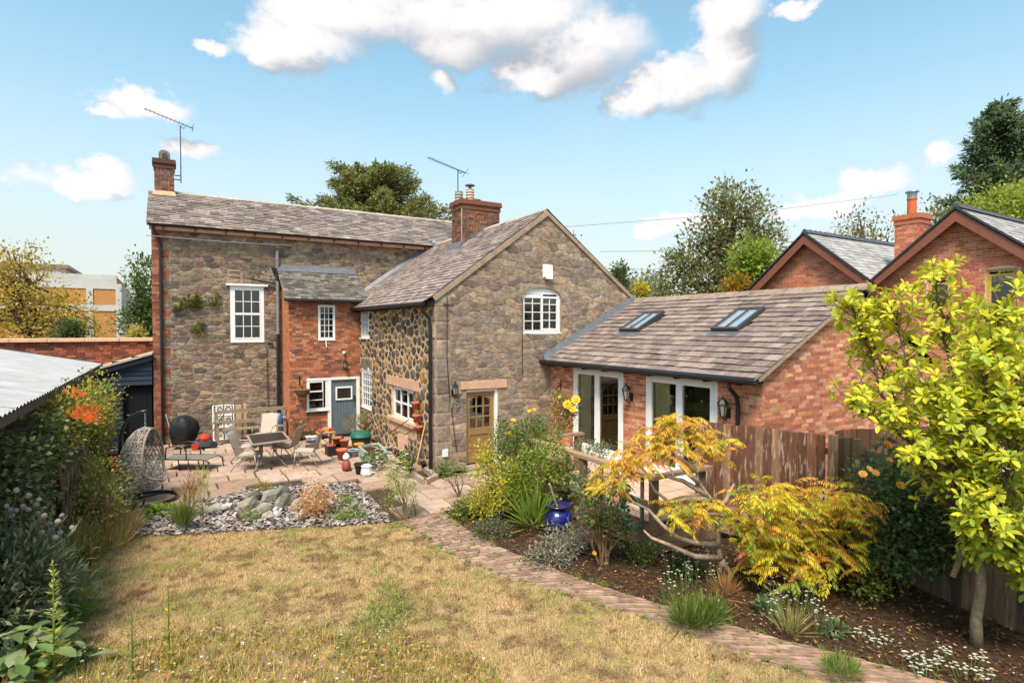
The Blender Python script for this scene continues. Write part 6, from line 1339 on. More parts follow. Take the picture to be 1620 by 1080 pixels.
S = lambda u, v, dd=0: PD(u, v, ds + dd)
n0 = S(1136, 850)
trk = [[sb - Vector((0, 0, .05)), S(1139, 880), n0, S(1135, 815), S(1135, 800), S(1118, 780), S(1105, 760), S(1100, 735), S(1112, 720)], [S(1139, 862), S(1100, 858, -.1), S(1072, 850, -.15), S(1048, 830, -.2), S(1025, 805, -.1), S(1005, 795), S(985, 780)], [S(1140, 882), S(1100, 880, -.2), S(1060, 862, -.2), S(1030, 850, -.2), S(1018, 838, -.1)],
       [S(1118, 790), S(1090, 788), S(1060, 795), S(1035, 775), S(1020, 745)], [S(1135, 805), S(1150, 790), S(1155, 775), S(1162, 765)], [S(1105, 762), S(1085, 745), S(1075, 735)], [S(1100, 745), S(1070, 720), S(1055, 690)], [S(1118, 782), S(1080, 760, .1), S(1050, 752, .1)], [S(1140, 885), S(1155, 905), S(1160, 920)]]
tips = [S(*q) for q in ((1060, 670, .0), (1090, 665, .1), (1030, 695, 0), (1110, 690, .1), (1140, 700, 0), (1000, 725, -.1), (1050, 715, -.2), (1080, 700, -.2), (1020, 730, -.2), (985, 755, -.1), (960, 768, 0), (1120, 720, .2), (980, 735, .1), (1045, 680, .2), (1075, 685, .3), (1010, 710, .2))]
sumac('leaning sumac with bare crooked branches and golden feathery leaves', sb, tips, trk, 20, .29, pal_s, .08, .11)
sb2 = G(1290, 925); ds2 = depth(sb2); S2 = lambda u, v, dd=0: PD(u, v, ds2 + dd)
tips = [S2(random.uniform(1185, 1350), random.uniform(770, 880), random.uniform(-.5, .3)) for _ in range(34)] + [S2(1140, 800, 0), S2(1120, 805), S2(1090, 805), S2(1165, 815), S2(1070, 808), S2(1220, 905, -.2), S2(1290, 900, -.4), S2(1330, 885, -.3), S2(1260, 905, -.3), S2(1365, 830, -.1), S2(1200, 870, -.1)]
trk = [[sb2, S2(1285, 880), S2(1270, 840), S2(1240, 800)], [sb2, S2(1310, 870), S2(1340, 820)], [sb2, S2(1250, 880), S2(1200, 840), S2(1150, 815), S2(1090, 808)], [sb2, S2(1290, 850), S2(1300, 780)], [sb2 + Vector((0, 0, .05)), S2(1230, 935, -.1), S2(1200, 945, -.2), S2(1170, 955, -.2)]]
sumac('low spreading sumac with bright yellow and orange feathery leaves', sb2, tips, trk, 17, .31, [H(x, .98) for x in ('e0cc34', 'dac836', 'e6c43c', 'd2c438', 'dca63e', 'c9c038')], .14, .16)

# ---- shrubs of the right bed
def px(u, v): return G(u, v)
def LP(base, rows): return [(*(PD(u, v, depth(base) + dd) - base), rx_, ry_, rz2) for (u, v, dd, rx_, ry_, rz2) in rows]
rb_ = plant('rose_bush', 'dark green rose bush with yellow and peach roses by the fence', 'shrub', px(1430, 935), LP(px(1430, 935), [(1430, 850, -.1, .4, .35, .4), (1455, 800, -.1, .35, .3, .4), (1420, 780, -.05, .38, .3, .35), (1380, 760, .0, .25, .25, .22), (1405, 720, .1, .2, .2, .2), (1475, 860, -.2, .3, .3, .35), (1400, 860, -.1, .3, .3, .3)]), 4200, .075, .052, [H('5d7a50'), H('6a8858'), H('4c6a42'), H('829a6a')], 9, .014, None, .1, .3, up=.15)
for (u, v, dd, r, c) in ((1425, 768, -.4, .055, 'e0b040'), (1465, 770, -.45, .06, 'e3b48a'), (1405, 703, .1, .045, 'e8a030'), (1365, 750, -.1, .05, 'e6b458'), (1385, 748, -.15, .045, 'e2b060'), (1375, 742, -.1, .045, 'e8c890'), (1407, 728, 0, .04, 'e0a040'), (1357, 790, -.2, .04, 'dfa070')): blossom(rb_, PD(u, v, depth(px(1430, 935)) + min(dd, -.1) - .38), r * 1.15, H(c))
plant('rose_bush', 'low leafy shrub with reddish shoots under the yellow sumac', 'shrub', px(1390, 945), [(0, 0, .35, .35, .3, .35), (-.3, .05, .3, .25, .25, .3)], 700, .06, .04, greens + [H('a8a24a')], 7, .01, None, .1, .2)
yr = plant('climbing_rose', 'tall rose with yellow blooms beside the glazed doors', 'shrub', px(800, 795), LP(px(800, 795), [(810, 720, .1, .45, .4, .55), (840, 670, .6, .32, .3, .38), (800, 690, .3, .3, .3, .4), (890, 665, 1.1, .3, .25, .38), (900, 645, 1.15, .18, .18, .2), (865, 690, .8, .35, .3, .35), (780, 750, 0, .35, .35, .4), (835, 700, .3, .4, .35, .4), (880, 640, 1.1, .14, .14, .24)]), 5200, .06, .04, [H('5c7a3c'), H('6d8a44'), H('4c6a36'), H('86984a')], 14, .013, None, .1, .25)
for (u, v, dd, r) in ((898, 640, .9, .12), (911, 633, .9, .12), (906, 648, .85, .1), (838, 650, .6, .05), (812, 665, .3, .06), (845, 648, .6, .05), (806, 685, .2, .05), (885, 628, 1.1, .05), (790, 720, 0, .04)): blossom(yr, PD(u, v, depth(px(800, 795)) + dd), r, H('e3c23a'))
plant('golden_shrub', 'lemon yellow leaved shrub beside the brick path', 'shrub', px(785, 822), LP(px(785, 822), [(785, 780, 0, .4, .35, .35), (770, 745, .1, .22, .2, .3), (800, 760, .1, .32, .3, .35), (765, 800, 0, .3, .25, .25), (765, 715, .2, .15, .15, .22)]), 2800, .055, .035, yelgrn + [H('d3c750')], 9, .01, None, .1, .25)
plant('green_shrub', 'broad green shrub with brown dead sprays against the railing', 'shrub', px(850, 825), LP(px(850, 825), [(840, 750, .1, .5, .4, .5), (865, 720, .2, .4, .35, .35), (820, 770, 0, .35, .35, .4), (885, 745, .2, .3, .3, .35), (860, 790, 0, .3, .3, .3)]), 3600, .06, .04, [H('6f8c3a'), H('8aa044'), H('5d7a34'), H('a0ab4a')], 9, .012, None, .1, .3)
plant('dying_shrub', 'withered brown sprays hanging on the terrace railing', 'shrub', px(890, 818), [(0, .1, .8, .35, .25, .3), (.15, .1, 1.0, .25, .2, .2)], 700, .05, .03, [H('a8805a'), H('8f6848'), H('b8946a'), H('7d7a48')], 8, .01, None, .1, .2)
plant('low_mound', 'low green mound of leaves at the path edge', 'plant', px(738, 818), [(0, 0, .15, .32, .28, .2), (.25, .1, .2, .25, .25, .2)], 1100, .05, .035, greens + [H('8f9c48')], 4, .008)
plant('low_mound', 'lavender tinged low plant beside the path bend', 'plant', px(775, 848), [(0, 0, .12, .3, .26, .18), (.2, .1, .15, .2, .2, .15)], 900, .045, .02, [H('5a6f40'), H('6a7d4a'), H('4d6038'), H('7f86a0')], 4, .008)
plant('iris_clump', 'clump of long arching strap leaves by the blue urn', 'plant', px(842, 838), [(0, 0, .15, .16, .16, .12)], 130, .62, .035, [H('7d9a3c'), H('93a848'), H('6a8a38')], 0, up=1.5, fold=.1)
plant('silver_plant', 'mound of silvery grey sage leaves at the path edge', 'plant', px(868, 890), [(0, 0, .12, .35, .28, .18), (.35, .15, .2, .32, .3, .25), (.55, .25, .25, .25, .25, .22)], 1700, .065, .025, [H('9a9c90'), H('868a7c'), H('adaca0'), H('6d7464')], 6, .008)
rs = plant('standard_rose', 'leggy rose bush with woody stems behind the silver plant', 'shrub', px(955, 890), [(-.1, 0, .95, .4, .35, .35), (.15, .1, .75, .35, .3, .4), (-.25, .1, 1.2, .3, .3, .25), (.2, 0, .45, .25, .25, .25)], 1700, .06, .042, [H('5d7444'), H('71884f'), H('4a613a'), H('8d9a68')], 12, .02, None, .1, .3, barkc=H('7d6248'))
blossom(rs, PD(940, 875, depth(px(955, 890)) - .1), .04, H('d8a83a'))
plant('trailing_plant', 'grey green foliage sprawling over the terrace handrail', 'plant', G(925, 800), [(0, .1, 1.15, .3, .25, .16), (.35, 0, 1.05, .3, .2, .18)], 800, .05, .03, [H('6f8458'), H('83946a'), H('56704a')], 5, .008)
plant('grass_clump', 'thick tuft of long green grass beside the path', 'grass', px(1100, 992), [(0, 0, .05, .2, .16, .06), (.2, -.05, .05, .15, .12, .06), (-.15, .05, .04, .1, .1, .05)], 900, .30, .010, [H('52702f'), H('5f7d36'), H('445e2a'), H('7d8a48')], 0, up=1.6, fold=.05, mleaf=m_grass)
plant('grass_clump', 'thin pale grass tuft among the white flowers', 'grass', px(1250, 1005), [(0, 0, .05, .12, .1, .05)], 170, .30, .008, [H('6a7d42'), H('868e54'), H('a09a66')], 0, up=1.6, fold=.05, mleaf=m_grass)
plant('grass_clump', 'short grass tuft at the foot of the path edge', 'grass', px(1330, 1068), [(0, 0, .04, .2, .14, .05)], 420, .16, .008, [H('5a7a34'), H('6a863c'), H('8a9050')], 0, up=1.4, fold=.05, mleaf=m_grass)
plant('leafy_herb', 'rosette of broad dull green leaves beside white flowers', 'plant', px(1215, 968), [(0, 0, .06, .16, .14, .07)], 110, .11, .04, [H('5f7a5a'), H('6d8a64')], 0, up=.5)
plant('leafy_herb', 'broad leaved weed rosette in front of the sumac branch', 'plant', px(1320, 1000), [(0, 0, .05, .15, .12, .05)], 90, .10, .035, [H('5f7a5a'), H('748a68')], 0, up=.4)
plant('leafy_herb', 'dark green leafy clump under the crooked sumac trunk', 'plant', px(1085, 905), [(0, 0, .12, .22, .18, .14)], 380, .08, .04, dkgreen, 0)
plant('leafy_herb', 'small dark plant at the foot of the corner post', 'plant', px(1012, 888), [(0, 0, .14, .26, .15, .16)], 400, .06, .035, dkgreen + greens, 3, .006)
plant('dry_grass', 'dry straw coloured grass tuft in the bed', 'grass', px(1150, 945), [(0, 0, .05, .12, .1, .05)], 160, .3, .01, [H('b08a58'), H('9c7a4c'), H('c29a64')], 0, up=1.0, fold=.05)
def white_flowers(label, pts, hgt, cols, r=.013, dens=16, name='white_flowers'):
    b0 = G(*pts[0]); t = thing(name, label, 'flowers', b0); fb_ = MB(); sb_ = MB()
    for (u, v) in pts:
        for k in range(dens):
            p = G(u + random.uniform(-14, 14), v + random.uniform(-7, 7)); q = p + Vector((random.uniform(-.06, .06), random.uniform(-.06, .06), hgt * random.uniform(.4, 1.1))); sb_.tube([p, q], .003, 3, H('6f7f48'), False)
            c = jit(random.choice(cols), .06)
            for i in range(6): a = i * 1.047; fb_.add([q, q + Vector((r * math.cos(a - .35), r * math.sin(a - .35), .006)), q + Vector((r * 1.25 * math.cos(a), r * 1.25 * math.sin(a), .004)), q + Vector((r * math.cos(a + .35), r * math.sin(a + .35), .006))], [(0, 1, 2, 3)], c)
    stuff(fb_.build('flower_head', m_petal, t)); stuff(sb_.build('stem', m_leaf, t)); return t
white_flowers('white daisy flowers scattered in front of the crooked sumac', [(1065, 905), (1075, 925), (1110, 905), (1130, 925), (1150, 915), (1060, 950), (1090, 930)], .35, [H('e8e4dc'), H('d9d4c8')])
white_flowers('loose drift of small white flowers along the bed edge', [(1210, 940), (1235, 960), (1265, 950), (1280, 975), (1230, 985), (1300, 1000), (1255, 930)], .3, [H('e6e0d8'), H('d8cfc0')])
white_flowers('low white flowers near the corner of the bed', [(1440, 1045), (1480, 1055), (1520, 1065), (1460, 1065), (1550, 1050), (1400, 1020), (1370, 1010), (1500, 1040), (1560, 1075)], .1, [H('ddd6ca'), H('c8bfae'), H('e4dfd6')], .014, 18)
# ---- plants between patio and path
sp = plant('tall_herb', 'tall pale flowering herb growing at the corner of the patio', 'plant', px(640, 822), [(-.08, .1, .95, .22, .22, .35), (0, 0, .6, .2, .2, .3), (-.35, 0, .45, .12, .1, .25)], 1100, .045, .02, [H('8fa84c'), H('7d9a44'), H('a5b85a')], 8, .012, None, .1, .2, barkc=H('7d6a4c'))
fbb = MB()
for k in range(60):
    q = PD(random.uniform(590, 645), random.uniform(700, 750), depth(px(640, 822)) + random.uniform(-.1, .3)); c = jit(random.choice((H('e8d8c8'), H('d8b0a0'), H('efe6da'))), .08)
    for i in range(5): a = i * 1.256; fbb.add([q, q + Vector((.028 * math.cos(a - .4), .028 * math.sin(a - .4), .01)), q + Vector((.034 * math.cos(a), .034 * math.sin(a), .004)), q + Vector((.028 * math.cos(a + .4), .028 * math.sin(a + .4), .01))], [(0, 1, 2, 3)], c)
stuff(fbb.build('flower_head', m_petal, sp))
plant('tall_herb', 'short leafy herb stalk beside the brick path start', 'plant', px(652, 815), [(.0, 0, .35, .1, .1, .32)], 260, .05, .018, [H('8fa84c'), H('6f9a3c')], 3, .008)
plant('young_shrub', 'small airy seedling tree on the paving before the oak door', 'shrub', px(727, 785), [(0, 0, .55, .28, .25, .16), (-.25, 0, .4, .15, .12, .12)], 240, .06, .03, [H('7d9058'), H('94a468')], 5, .012, None, .1, .1, barkc=H('5d5038'))
plant('low_mound', 'small weeds growing at the foot of the stone corner', 'plant', px(705, 752), [(0, 0, .15, .3, .12, .16)], 420, .05, .03, greens, 3, .006)
plant('pot_plant', 'leafy shrub in the red pot by the cottage wall', 'plant', G(645, 744, .22), [(0, .05, .25, .2, .2, .22)], 420, .05, .03, dkgreen, 4, .007)
plant('pot_plant', 'tangle of green and brown stems beside the blue door', 'plant', px(585, 690), [(0, 0, .5, .35, .3, .3), (-.5, .1, .45, .3, .2, .25)], 900, .16, .016, [H('8f9a50'), H('a59468'), H('6d7a42'), H('b8a880')], 10, .012, up=.5, barkc=H('8d7a62'))
plant('pot_plant', 'green leaves in the pale green planter', 'plant', G(590, 730, .24), [(0, 0, .1, .3, .2, .14)], 380, .07, .035, greens, 0)
plant('low_mound', 'mixed weeds along the brick lean-to wall', 'plant', (3.75, 19.1, 0), [(0, 0, .25, .4, .12, .25), (.4, 0, .15, .3, .12, .15)], 500, .06, .035, dkgreen + [H('6f7a3c')], 4, .006)
fwp = white_flowers('pale pink geranium flowers spilling over the ornaments', [(600, 742), (606, 735), (612, 745), (598, 750), (622, 740)], .35, [H('e6cfc6'), H('d9a898'), H('f0e6e0')], .026, 12, 'geranium')
# rockery plants
plant('dried_plant', 'bleached dry seed heads standing in the rockery', 'plant', px(500, 815), [(0, 0, .35, .26, .22, .26), (-.12, -.1, .15, .22, .2, .14), (.2, .05, .2, .14, .14, .14)], 900, .055, .04, [H('d9b888'), H('cba070'), H('e3c89c'), H('b88a58')], 14, .007, barkc=H('a58458'))
for (u, v, lab) in ((560, 818, 'round green cushion plant at the slate bed tip'), (535, 822, 'bright green cushion plant in the slate chippings'), (548, 797, 'small cushion plant above the dry seed heads'), (420, 776, 'moss green cushion plant crowning the rockery stones'), (395, 822, 'yellow green sedum patch among the rockery stones')):
    plant('cushion_plant', lab, 'plant', px(u, v), [(0, 0, .05, .16, .14, .1)], 420, .05, .014, [H('7d9a40'), H('93a848'), H('6a8a38')] if 'moss' not in lab else [H('8a8a3c'), H('a0984a')], 0, up=.7)
plant('broad_leaf_patch', 'bright broad leaves by the egg chair base', 'plant', px(252, 812), [(0, 0, .05, .3, .12, .06)], 160, .11, .08, [H('8fb040'), H('a0bc4a'), H('7aa03c')], 0)
plant('grass_spire', 'feathery upright grass in the slate chippings', 'grass', px(290, 838), [(0, 0, .08, .1, .08, .06)], 380, .42, .012, [H('6f8448'), H('5d7a40'), H('8f9454')], 0, up=2.2, fold=.05)
plant('grass_spire', 'tall reddish seeding stems beside the egg chair', 'grass', px(298, 820), [(0, 0, .3, .12, .1, .3), (.1, 0, .55, .08, .06, .25)], 360, .26, .008, [H('b08a58'), H('a8784c'), H('8f9a54')], 6, .005, up=2.0, fold=.05)
plant('grass_spire', 'tall green wispy stems beyond the slate chippings', 'grass', px(322, 822), [(0, 0, .4, .08, .06, .4), (0, 0, .8, .07, .05, .2)], 220, .2, .008, [H('8fa050'), H('a5ac5c')], 4, .005, up=1.6, fold=.05)

# ---- left border
def wallpt(u, v, x=-1.45): return PX(u, v, x)
cb = plant('climber_hedge', 'mass of climbing foliage spilling from the corrugated roof', 'hedge', (-1.45, 13.2, 0), [(0, 1.4, 2.0, .42, .9, .65), (-.05, .2, 1.9, .36, .8, .65), (-.1, 2.3, 1.6, .28, .7, .6), (-.1, -1.0, 1.9, .3, .7, .6), (.0, .8, 1.2, .32, .8, .5), (-.1, -1.7, 2.1, .25, .6, .35)], 8600, .07, .045, [H('8a9a40'), H('9fa848'), H('74863a'), H('b8b050'), H('606f34'), H('a89a58')], 30, .016, 330, .12, .4, up=-.05, barkc=H('6d5846'))
def scatter_flowers(par, uv, n, sp_, r, cols, dd, name='flower'):
    b = MB()
    for k in range(n):
        u, v = random.choice(uv); q = PX(u + random.gauss(0, sp_), v + random.gauss(0, sp_ * .7), dd + random.uniform(-.08, .08)); c = jit(random.choice(cols), .1)
        for i in range(5): a = i * 1.256; e1 = cr_ * math.cos(a) + Vector((0, 0, math.sin(a))); e2 = cr_ * math.cos(a + .5) + Vector((0, 0, math.sin(a + .5))); b.add([q, q + e1 * r, q + (e1 + e2) * r * .62, q + e2 * r], [(0, 1, 2, 3)], c)
    return stuff(b.build(name, m_petal, par))
scatter_flowers(cb, [(120, 652), (128, 648), (140, 658), (150, 652), (145, 662), (122, 622), (135, 645)], 85, 8, .028, [H('d8552a'), H('e06a34'), H('c8452a')], -1.02)
plant('ivy', 'dark glossy ivy smothering the fence post', 'ivy', (-1.75, 9.6, 0), [(0, .2, 1.3, .28, .6, .7), (0, -.5, 1.7, .28, .6, .75), (.05, .8, 1.9, .28, .5, .5), (0, -.9, 1.0, .28, .5, .6), (0, .6, .6, .25, .5, .5)], 5600, .075, .065, [H('4d6340'), H('5a7048'), H('3f5436'), H('7a8a5c'), H('98a274')], 8, .02, 260, .10, .5, up=-.2)
plant('bare_shrub', 'tangle of bare twigs and sparse leaves below the climber', 'shrub', (-1.05, 11.6, 0), [(0, 0, .85, .4, .8, .6), (.1, .8, .6, .4, .6, .5)], 1500, .06, .035, [H('8f9a4c'), H('a89a5c'), H('6f7f3c'), H('b0a070')], 40, .012, None, .1, .2, barkc=H('7d6450'))
plant('border_shrub', 'yellow green leafy shrub in the left border', 'shrub', (-1.15, 12.3, 0), [(0, 0, .75, .3, .4, .3), (.1, -.4, .6, .22, .3, .25), (-.1, .6, .8, .25, .3, .3)], 1300, .06, .04, [H('93a840'), H('a8b44a'), H('7d943c')], 8, .01)
plant('fennel_clump', 'feathery olive green clump in front of the old trellis', 'plant', (-1.1, 10.6, 0), [(-.1, 0, .3, .25, .4, .3), (0, .5, .35, .22, .35, .3), (-.1, -.5, .3, .22, .35, .3)], 2000, .09, .016, [H('8a9450'), H('9aa05c'), H('727f44'), H('a8985c')], 10, .01, up=.6)
plant('long_grass', 'rosy flowering grass along the border edge', 'grass', (-.95, 11.2, 0), [(0, 0, .1, .3, .5, .1), (.15, .6, .1, .3, .4, .1)], 1500, .34, .008, [H('b09a68'), H('9a9a58'), H('c89a84'), H('8a9450')], 0, up=1.6, fold=.05)
plant('rosemary', 'dark upright rosemary like bush in the left border', 'shrub', px(128, 838), [(0, 0, .4, .2, .16, .42), (.2, .1, .5, .16, .12, .45), (-.15, .05, .3, .15, .12, .3)], 1700, .10, .014, [H('687c52'), H('586c46'), H('788c5c')], 6, .012, up=1.2, fold=.05)
plant('border_shrub', 'russet topped bush beside the red trug', 'shrub', px(135, 800), [(-.1, .4, .5, .25, .3, .35), (-.15, .9, .5, .25, .3, .35)], 1000, .06, .03, [H('8a8a48'), H('a8804c'), H('6f7f40'), H('b08a58')], 10, .01)
plant('border_shrub', 'scrappy green growth beneath the water butt', 'shrub', px(165, 735), [(-.2, .5, .3, .3, .3, .3), (.1, .9, .5, .2, .2, .3)], 500, .06, .035, greens + [H('a0a050')], 10, .01)
plant('low_mound', 'loose weeds creeping onto the slate chippings', 'plant', px(160, 826), [(0, 0, .1, .5, .35, .14), (-.2, -.4, .12, .4, .35, .16), (.3, .4, .1, .3, .3, .12)], 1800, .06, .025, greens + [H('a89a58'), H('b8a468')], 0, up=.6)
plant('long_grass', 'fringe of pinkish long grass at the lawn corner', 'grass', px(120, 868), [(0, 0, .08, .45, .4, .1), (-.3, -.4, .1, .4, .4, .1), (.3, .3, .08, .3, .25, .08)], 2600, .26, .008, [H('a8a05c'), H('8f9a50'), H('c0a070'), H('c89078')], 0, up=1.5, fold=.05)
et = plant('globe_thistle', 'globe thistle clump with round grey seed heads', 'plant', px(8, 1040), [(0, 0, .6, .45, .4, .45), (.2, .3, .7, .35, .35, .4), (-.3, .4, .75, .4, .4, .5), (.0, .5, .4, .45, .4, .4), (.15, .1, .95, .25, .25, .25)], 4600, .13, .035, [H('6c7d60'), H('7c8c70'), H('5c6d52'), H('94a084')], 14, .012)
dge = depth(px(8, 1040)) + .15
for (u, v) in ((25, 807), (18, 815), (45, 783), (61, 790), (57, 798), (45, 806), (36, 800), (40, 804), (60, 812), (16, 806), (70, 815), (56, 828), (32, 838), (7, 852), (24, 856), (44, 862), (52, 867), (92, 824), (95, 842), (82, 838), (98, 815), (88, 850), (114, 834), (23, 945), (16, 862), (5, 832), (10, 800), (26, 775), (78, 828), (66, 842)):
    q = PD(u, v, dge + random.uniform(-.2, .5)); bmm = bmesh.new(); bmesh.ops.create_icosphere(bmm, subdivisions=2, radius=.026 + random.uniform(0, .006)); g = MB()
    vv = [x.co.copy() for x in bmm.verts]; g.add([q + x * (1 + random.uniform(-.12, .12)) for x in vv], [tuple(i.index for i in f.verts) for f in bmm.faces], jit(random.choice((H('8a7f7c'), H('787280'), H('988a80'))), .08)); bmm.free(); g.build('seed_head', m_fabric, et)
    part('flower_stalk', m_leaf, et, lambda b: b.tube([q, q + Vector((random.uniform(-.1, .1), random.uniform(-.05, .1), -.35))], .005, 4), H('6f7a58'))
ph = G(30, 1075); blp = thing('big_leaf_plant', 'large limp pale green leaves in the border corner', 'plant', ph); bls = []
for k in range(170):
    l = random.choice([(0, 0, .3, .4, .35, .22), (-.3, .3, .3, .4, .35, .25), (.3, .05, .15, .3, .25, .12), (-.2, -.3, .3, .5, .3, .25)]); a = random.uniform(0, 6.28); q = ph + Vector((l[0] + random.uniform(-1, 1) * l[3], l[1] + random.uniform(-1, 1) * l[4], max(.04, l[2] + random.uniform(-1, 1) * l[5]))); L_ = random.uniform(.16, .30)
    bls.append(big_leaf(q, Vector((math.cos(a), math.sin(a), random.uniform(-.35, .35))).normalized(), Vector((random.uniform(-.4, .4), random.uniform(-.4, .4), 1)).normalized(), L_, L_ * random.uniform(.38, .5), jit(random.choice([H('748c56'), H('87985f'), H('647f4a'), H('9aa47a')]), .15)))
pieces(bls, 'leaf', m_leaf, blp, 300, None, True)
part('stem', m_leaf, blp, lambda b: b.tube([ph, ph + Vector((0, .05, .3))], .02, 6), H('74854f'))
plant('long_grass', 'green grass tussock between thistle and lawn', 'grass', px(95, 985), [(0, 0, .06, .3, .25, .08), (-.15, .3, .06, .25, .25, .08)], 1500, .32, .011, [H('6f9038'), H('5f8030'), H('8aa048')], 0, up=1.2, fold=.05)
def spire(label, u, v0, v1, cols, n, L, W, r):
    b0 = G(u, v0); top = PD(u - 2, v1, depth(b0)); h = (top - b0).length; t = thing('flower_spire', label, 'plant', b0); part('stem', m_leaf, t, lambda b: b.tube([b0, b0.lerp(top, .5), top], [.012, .009, .004], 5), H('8a9a50'))
    k = rng.uniform(0, 1, n); C = np.array(b0)[None] + np.array(top - b0)[None] * k[:, None]; a = rng.uniform(0, 6.28, n); D = unit(np.stack([np.cos(a), np.sin(a), rng.uniform(.2, .9, n)], 1)); Lr = L * (1.25 - k) * rng.uniform(.7, 1.2, n)
    leaves('foliage', t, C, D, Lr, Lr * W / L, pick(cols, n)); return t
spire('tall pale mullein spire standing in the border corner', 86, 1075, 885, [H('a5b45c'), H('8fa64c'), H('b8bc70')], 130, .16, .045, .1)
spire('yellow flowered spire at the edge of the dry lawn', 268, 1060, 925, [H('a8a848'), H('c9b03c'), H('8a9a48')], 90, .10, .03, .1)
spire('grey green wild spire in front of the lawn', 210, 1075, 965, [H('7d8f5c'), H('6a8050')], 80, .09, .02, .1)
# climber on the main wall
for (u, v, n, s, lab) in ((305, 485, 300, .33, 'largest tuft of creeper clinging to the main stone wall'), (338, 482, 120, .2, 'small creeper tuft left of the tall sash window'), (312, 525, 130, .22, 'lower creeper strand on the main stone wall'), (280, 490, 110, .2, 'creeper strand near the brick quoins')):
    q = PY(u, v, 20.42); plant('wall_creeper', lab, 'creeper', q, [(0, 0, 0, s, .03, s * 1.2), (.1, 0, .25, s * .4, .03, s * .5)], n, .085, .06, [H('6f7f3c'), H('7d8a44'), H('5d6a34')], 3, .008, None, .1, .1)
# ---- lawn grass, wild flowers, leaf litter
def in_np(P, poly):
    c = np.zeros(len(P), bool); j = len(poly) - 1
    for i in range(len(poly)):
        (xi, yi), (xj, yj) = poly[i], poly[j]; hit = ((yi > P[:, 1]) != (yj > P[:, 1])) & (P[:, 0] < (xj - xi) * (P[:, 1] - yi) / ((yj - yi) or 1e-9) + xi); c ^= hit; j = i
    return c
def vnoise(P, sc, seed):
    r = np.random.default_rng(seed).uniform(0, 1, (64, 64)); q = P / sc; i = np.floor(q).astype(int); f = q - i; f = f * f * (3 - 2 * f); g = lambda a, b: r[(i[:, 0] + a) % 64, (i[:, 1] + b) % 64]
    return (g(0, 0) * (1 - f[:, 0]) + g(1, 0) * f[:, 0]) * (1 - f[:, 1]) + (g(0, 1) * (1 - f[:, 0]) + g(1, 1) * f[:, 0]) * f[:, 1]
def turf(name, label, poly, n, hmean, w, colf, ymin=2.3, dens=None):
    lo = np.min(poly, 0); hi = np.max(poly, 0); lo = np.maximum(lo, [-9, ymin]); P = rng.uniform(lo, hi, (n, 2)); P = P[in_np(P, poly)]
    dep = P[:, 0] * math.sin(YAW) + P[:, 1] * math.cos(YAW); lat = P[:, 0] * math.cos(YAW) - P[:, 1] * math.sin(YAW); P = P[(dep > 4.5) & (np.abs(lat) < dep * 1.0 + .5)]
    cl = vnoise(P, .16, 3) * .6 + vnoise(P, .07, 4) * .4; P = P[cl > rng.uniform(.05, .55, len(P))]; m = len(P)
    a = rng.uniform(0, 6.28, m); lean = rng.uniform(.3, 1.6, m); hh = hmean * rng.uniform(.4, 1.5, m) * (.5 + vnoise(P, .14, 9)); D = np.stack([np.cos(a) * lean, np.sin(a) * lean, np.ones(m)], 1); D = unit(D); S_ = np.stack([-np.sin(a), np.cos(a), np.zeros(m)], 1)
    C = np.concatenate([P, np.zeros((m, 1))], 1); ww = w * rng.uniform(.6, 1.4, m)[:, None]; V = np.stack([C - S_ * ww / 2, C + S_ * ww / 2, C + D * hh[:, None]], 1).reshape(-1, 3)
    o = np_mesh(name, V, np.arange(3 * m).reshape(m, 3), colf(P), m_grass); stuff(o); tag(o, label, 'grass'); return o
def lawncol(P):
    n = len(P); g = vnoise(P, .7, 21) * .5 + vnoise(P, .25, 22) * .5; br = vnoise(P, .4, 23) * .35 + vnoise(P, .12, 24) * .65; t = rng.uniform(0, 1, n)
    straw = np.array(H('d4b68a')); straw2 = np.array(H('b79868')); grn = np.array(H('949452')); dark = np.array(H('7d6446'))
    c = straw[None] * (1 - t[:, None]) + straw2[None] * t[:, None]; wg = np.clip((g - .47) * 4 + rng.uniform(-.3, .3, n), 0, .85)[:, None]; c = c * (1 - wg) + grn * wg; wd = np.clip((br - .53) * 6, 0, .9)[:, None]; return c * (1 - wd) + dark * wd
turf('lawn_grass', 'dry straw coloured lawn grass with greener patches', np.array(lawn_poly), 330000, .045, .008, lawncol)
wild = np.array(gp((130, 1050), (230, 1010), (330, 1000), (420, 1005), (480, 995), (560, 1010), (660, 1010), (720, 1035), (780, 1060), (800, 1100), (100, 1100)))
turf('meadow_grass', 'green and yellow wild flower stems at the lawn front', wild, 17000, .12, .008, lambda P: pick([H('a8a058'), H('8f9450'), H('b8aa64'), H('c4a470'), H('968658'), H('7f8a48')], len(P), .3))
Pw = rng.uniform(wild.min(0), wild.max(0), (9000, 2)); Pw = Pw[in_np(Pw, wild)]; Pw = Pw[vnoise(Pw, .35, 31) > rng.uniform(.2, .75, len(Pw))]; nw = len(Pw)
o = leaves('meadow_leaves', None, np.concatenate([Pw, rng.uniform(.01, .2, (nw, 1)) * vnoise(Pw, .5, 33)[:, None] * 1.6], 1), unit(runit(nw) + np.array([0, 0, .3])), rng.uniform(.03, .07, nw), rng.uniform(.012, .03, nw), pick([H('8f9850'), H('a8a45c'), H('7a8848'), H('b8aa5c'), H('a0844c'), H('bca880'), H('6f8044')], nw, .25)); stuff(o); tag(o, 'small mixed leaves of the wild flower strip', 'leaves')
P = rng.uniform(wild.min(0), wild.max(0), (760, 2)); P = P[in_np(P, wild)]; P = P[vnoise(P, .4, 37) > rng.uniform(.15, .7, len(P))]; fl = MB(); cols_ = [H('e0a030'), H('dfc040'), H('e8e2da'), H('e8e2da'), H('d98a30'), H('d9c8d0')]
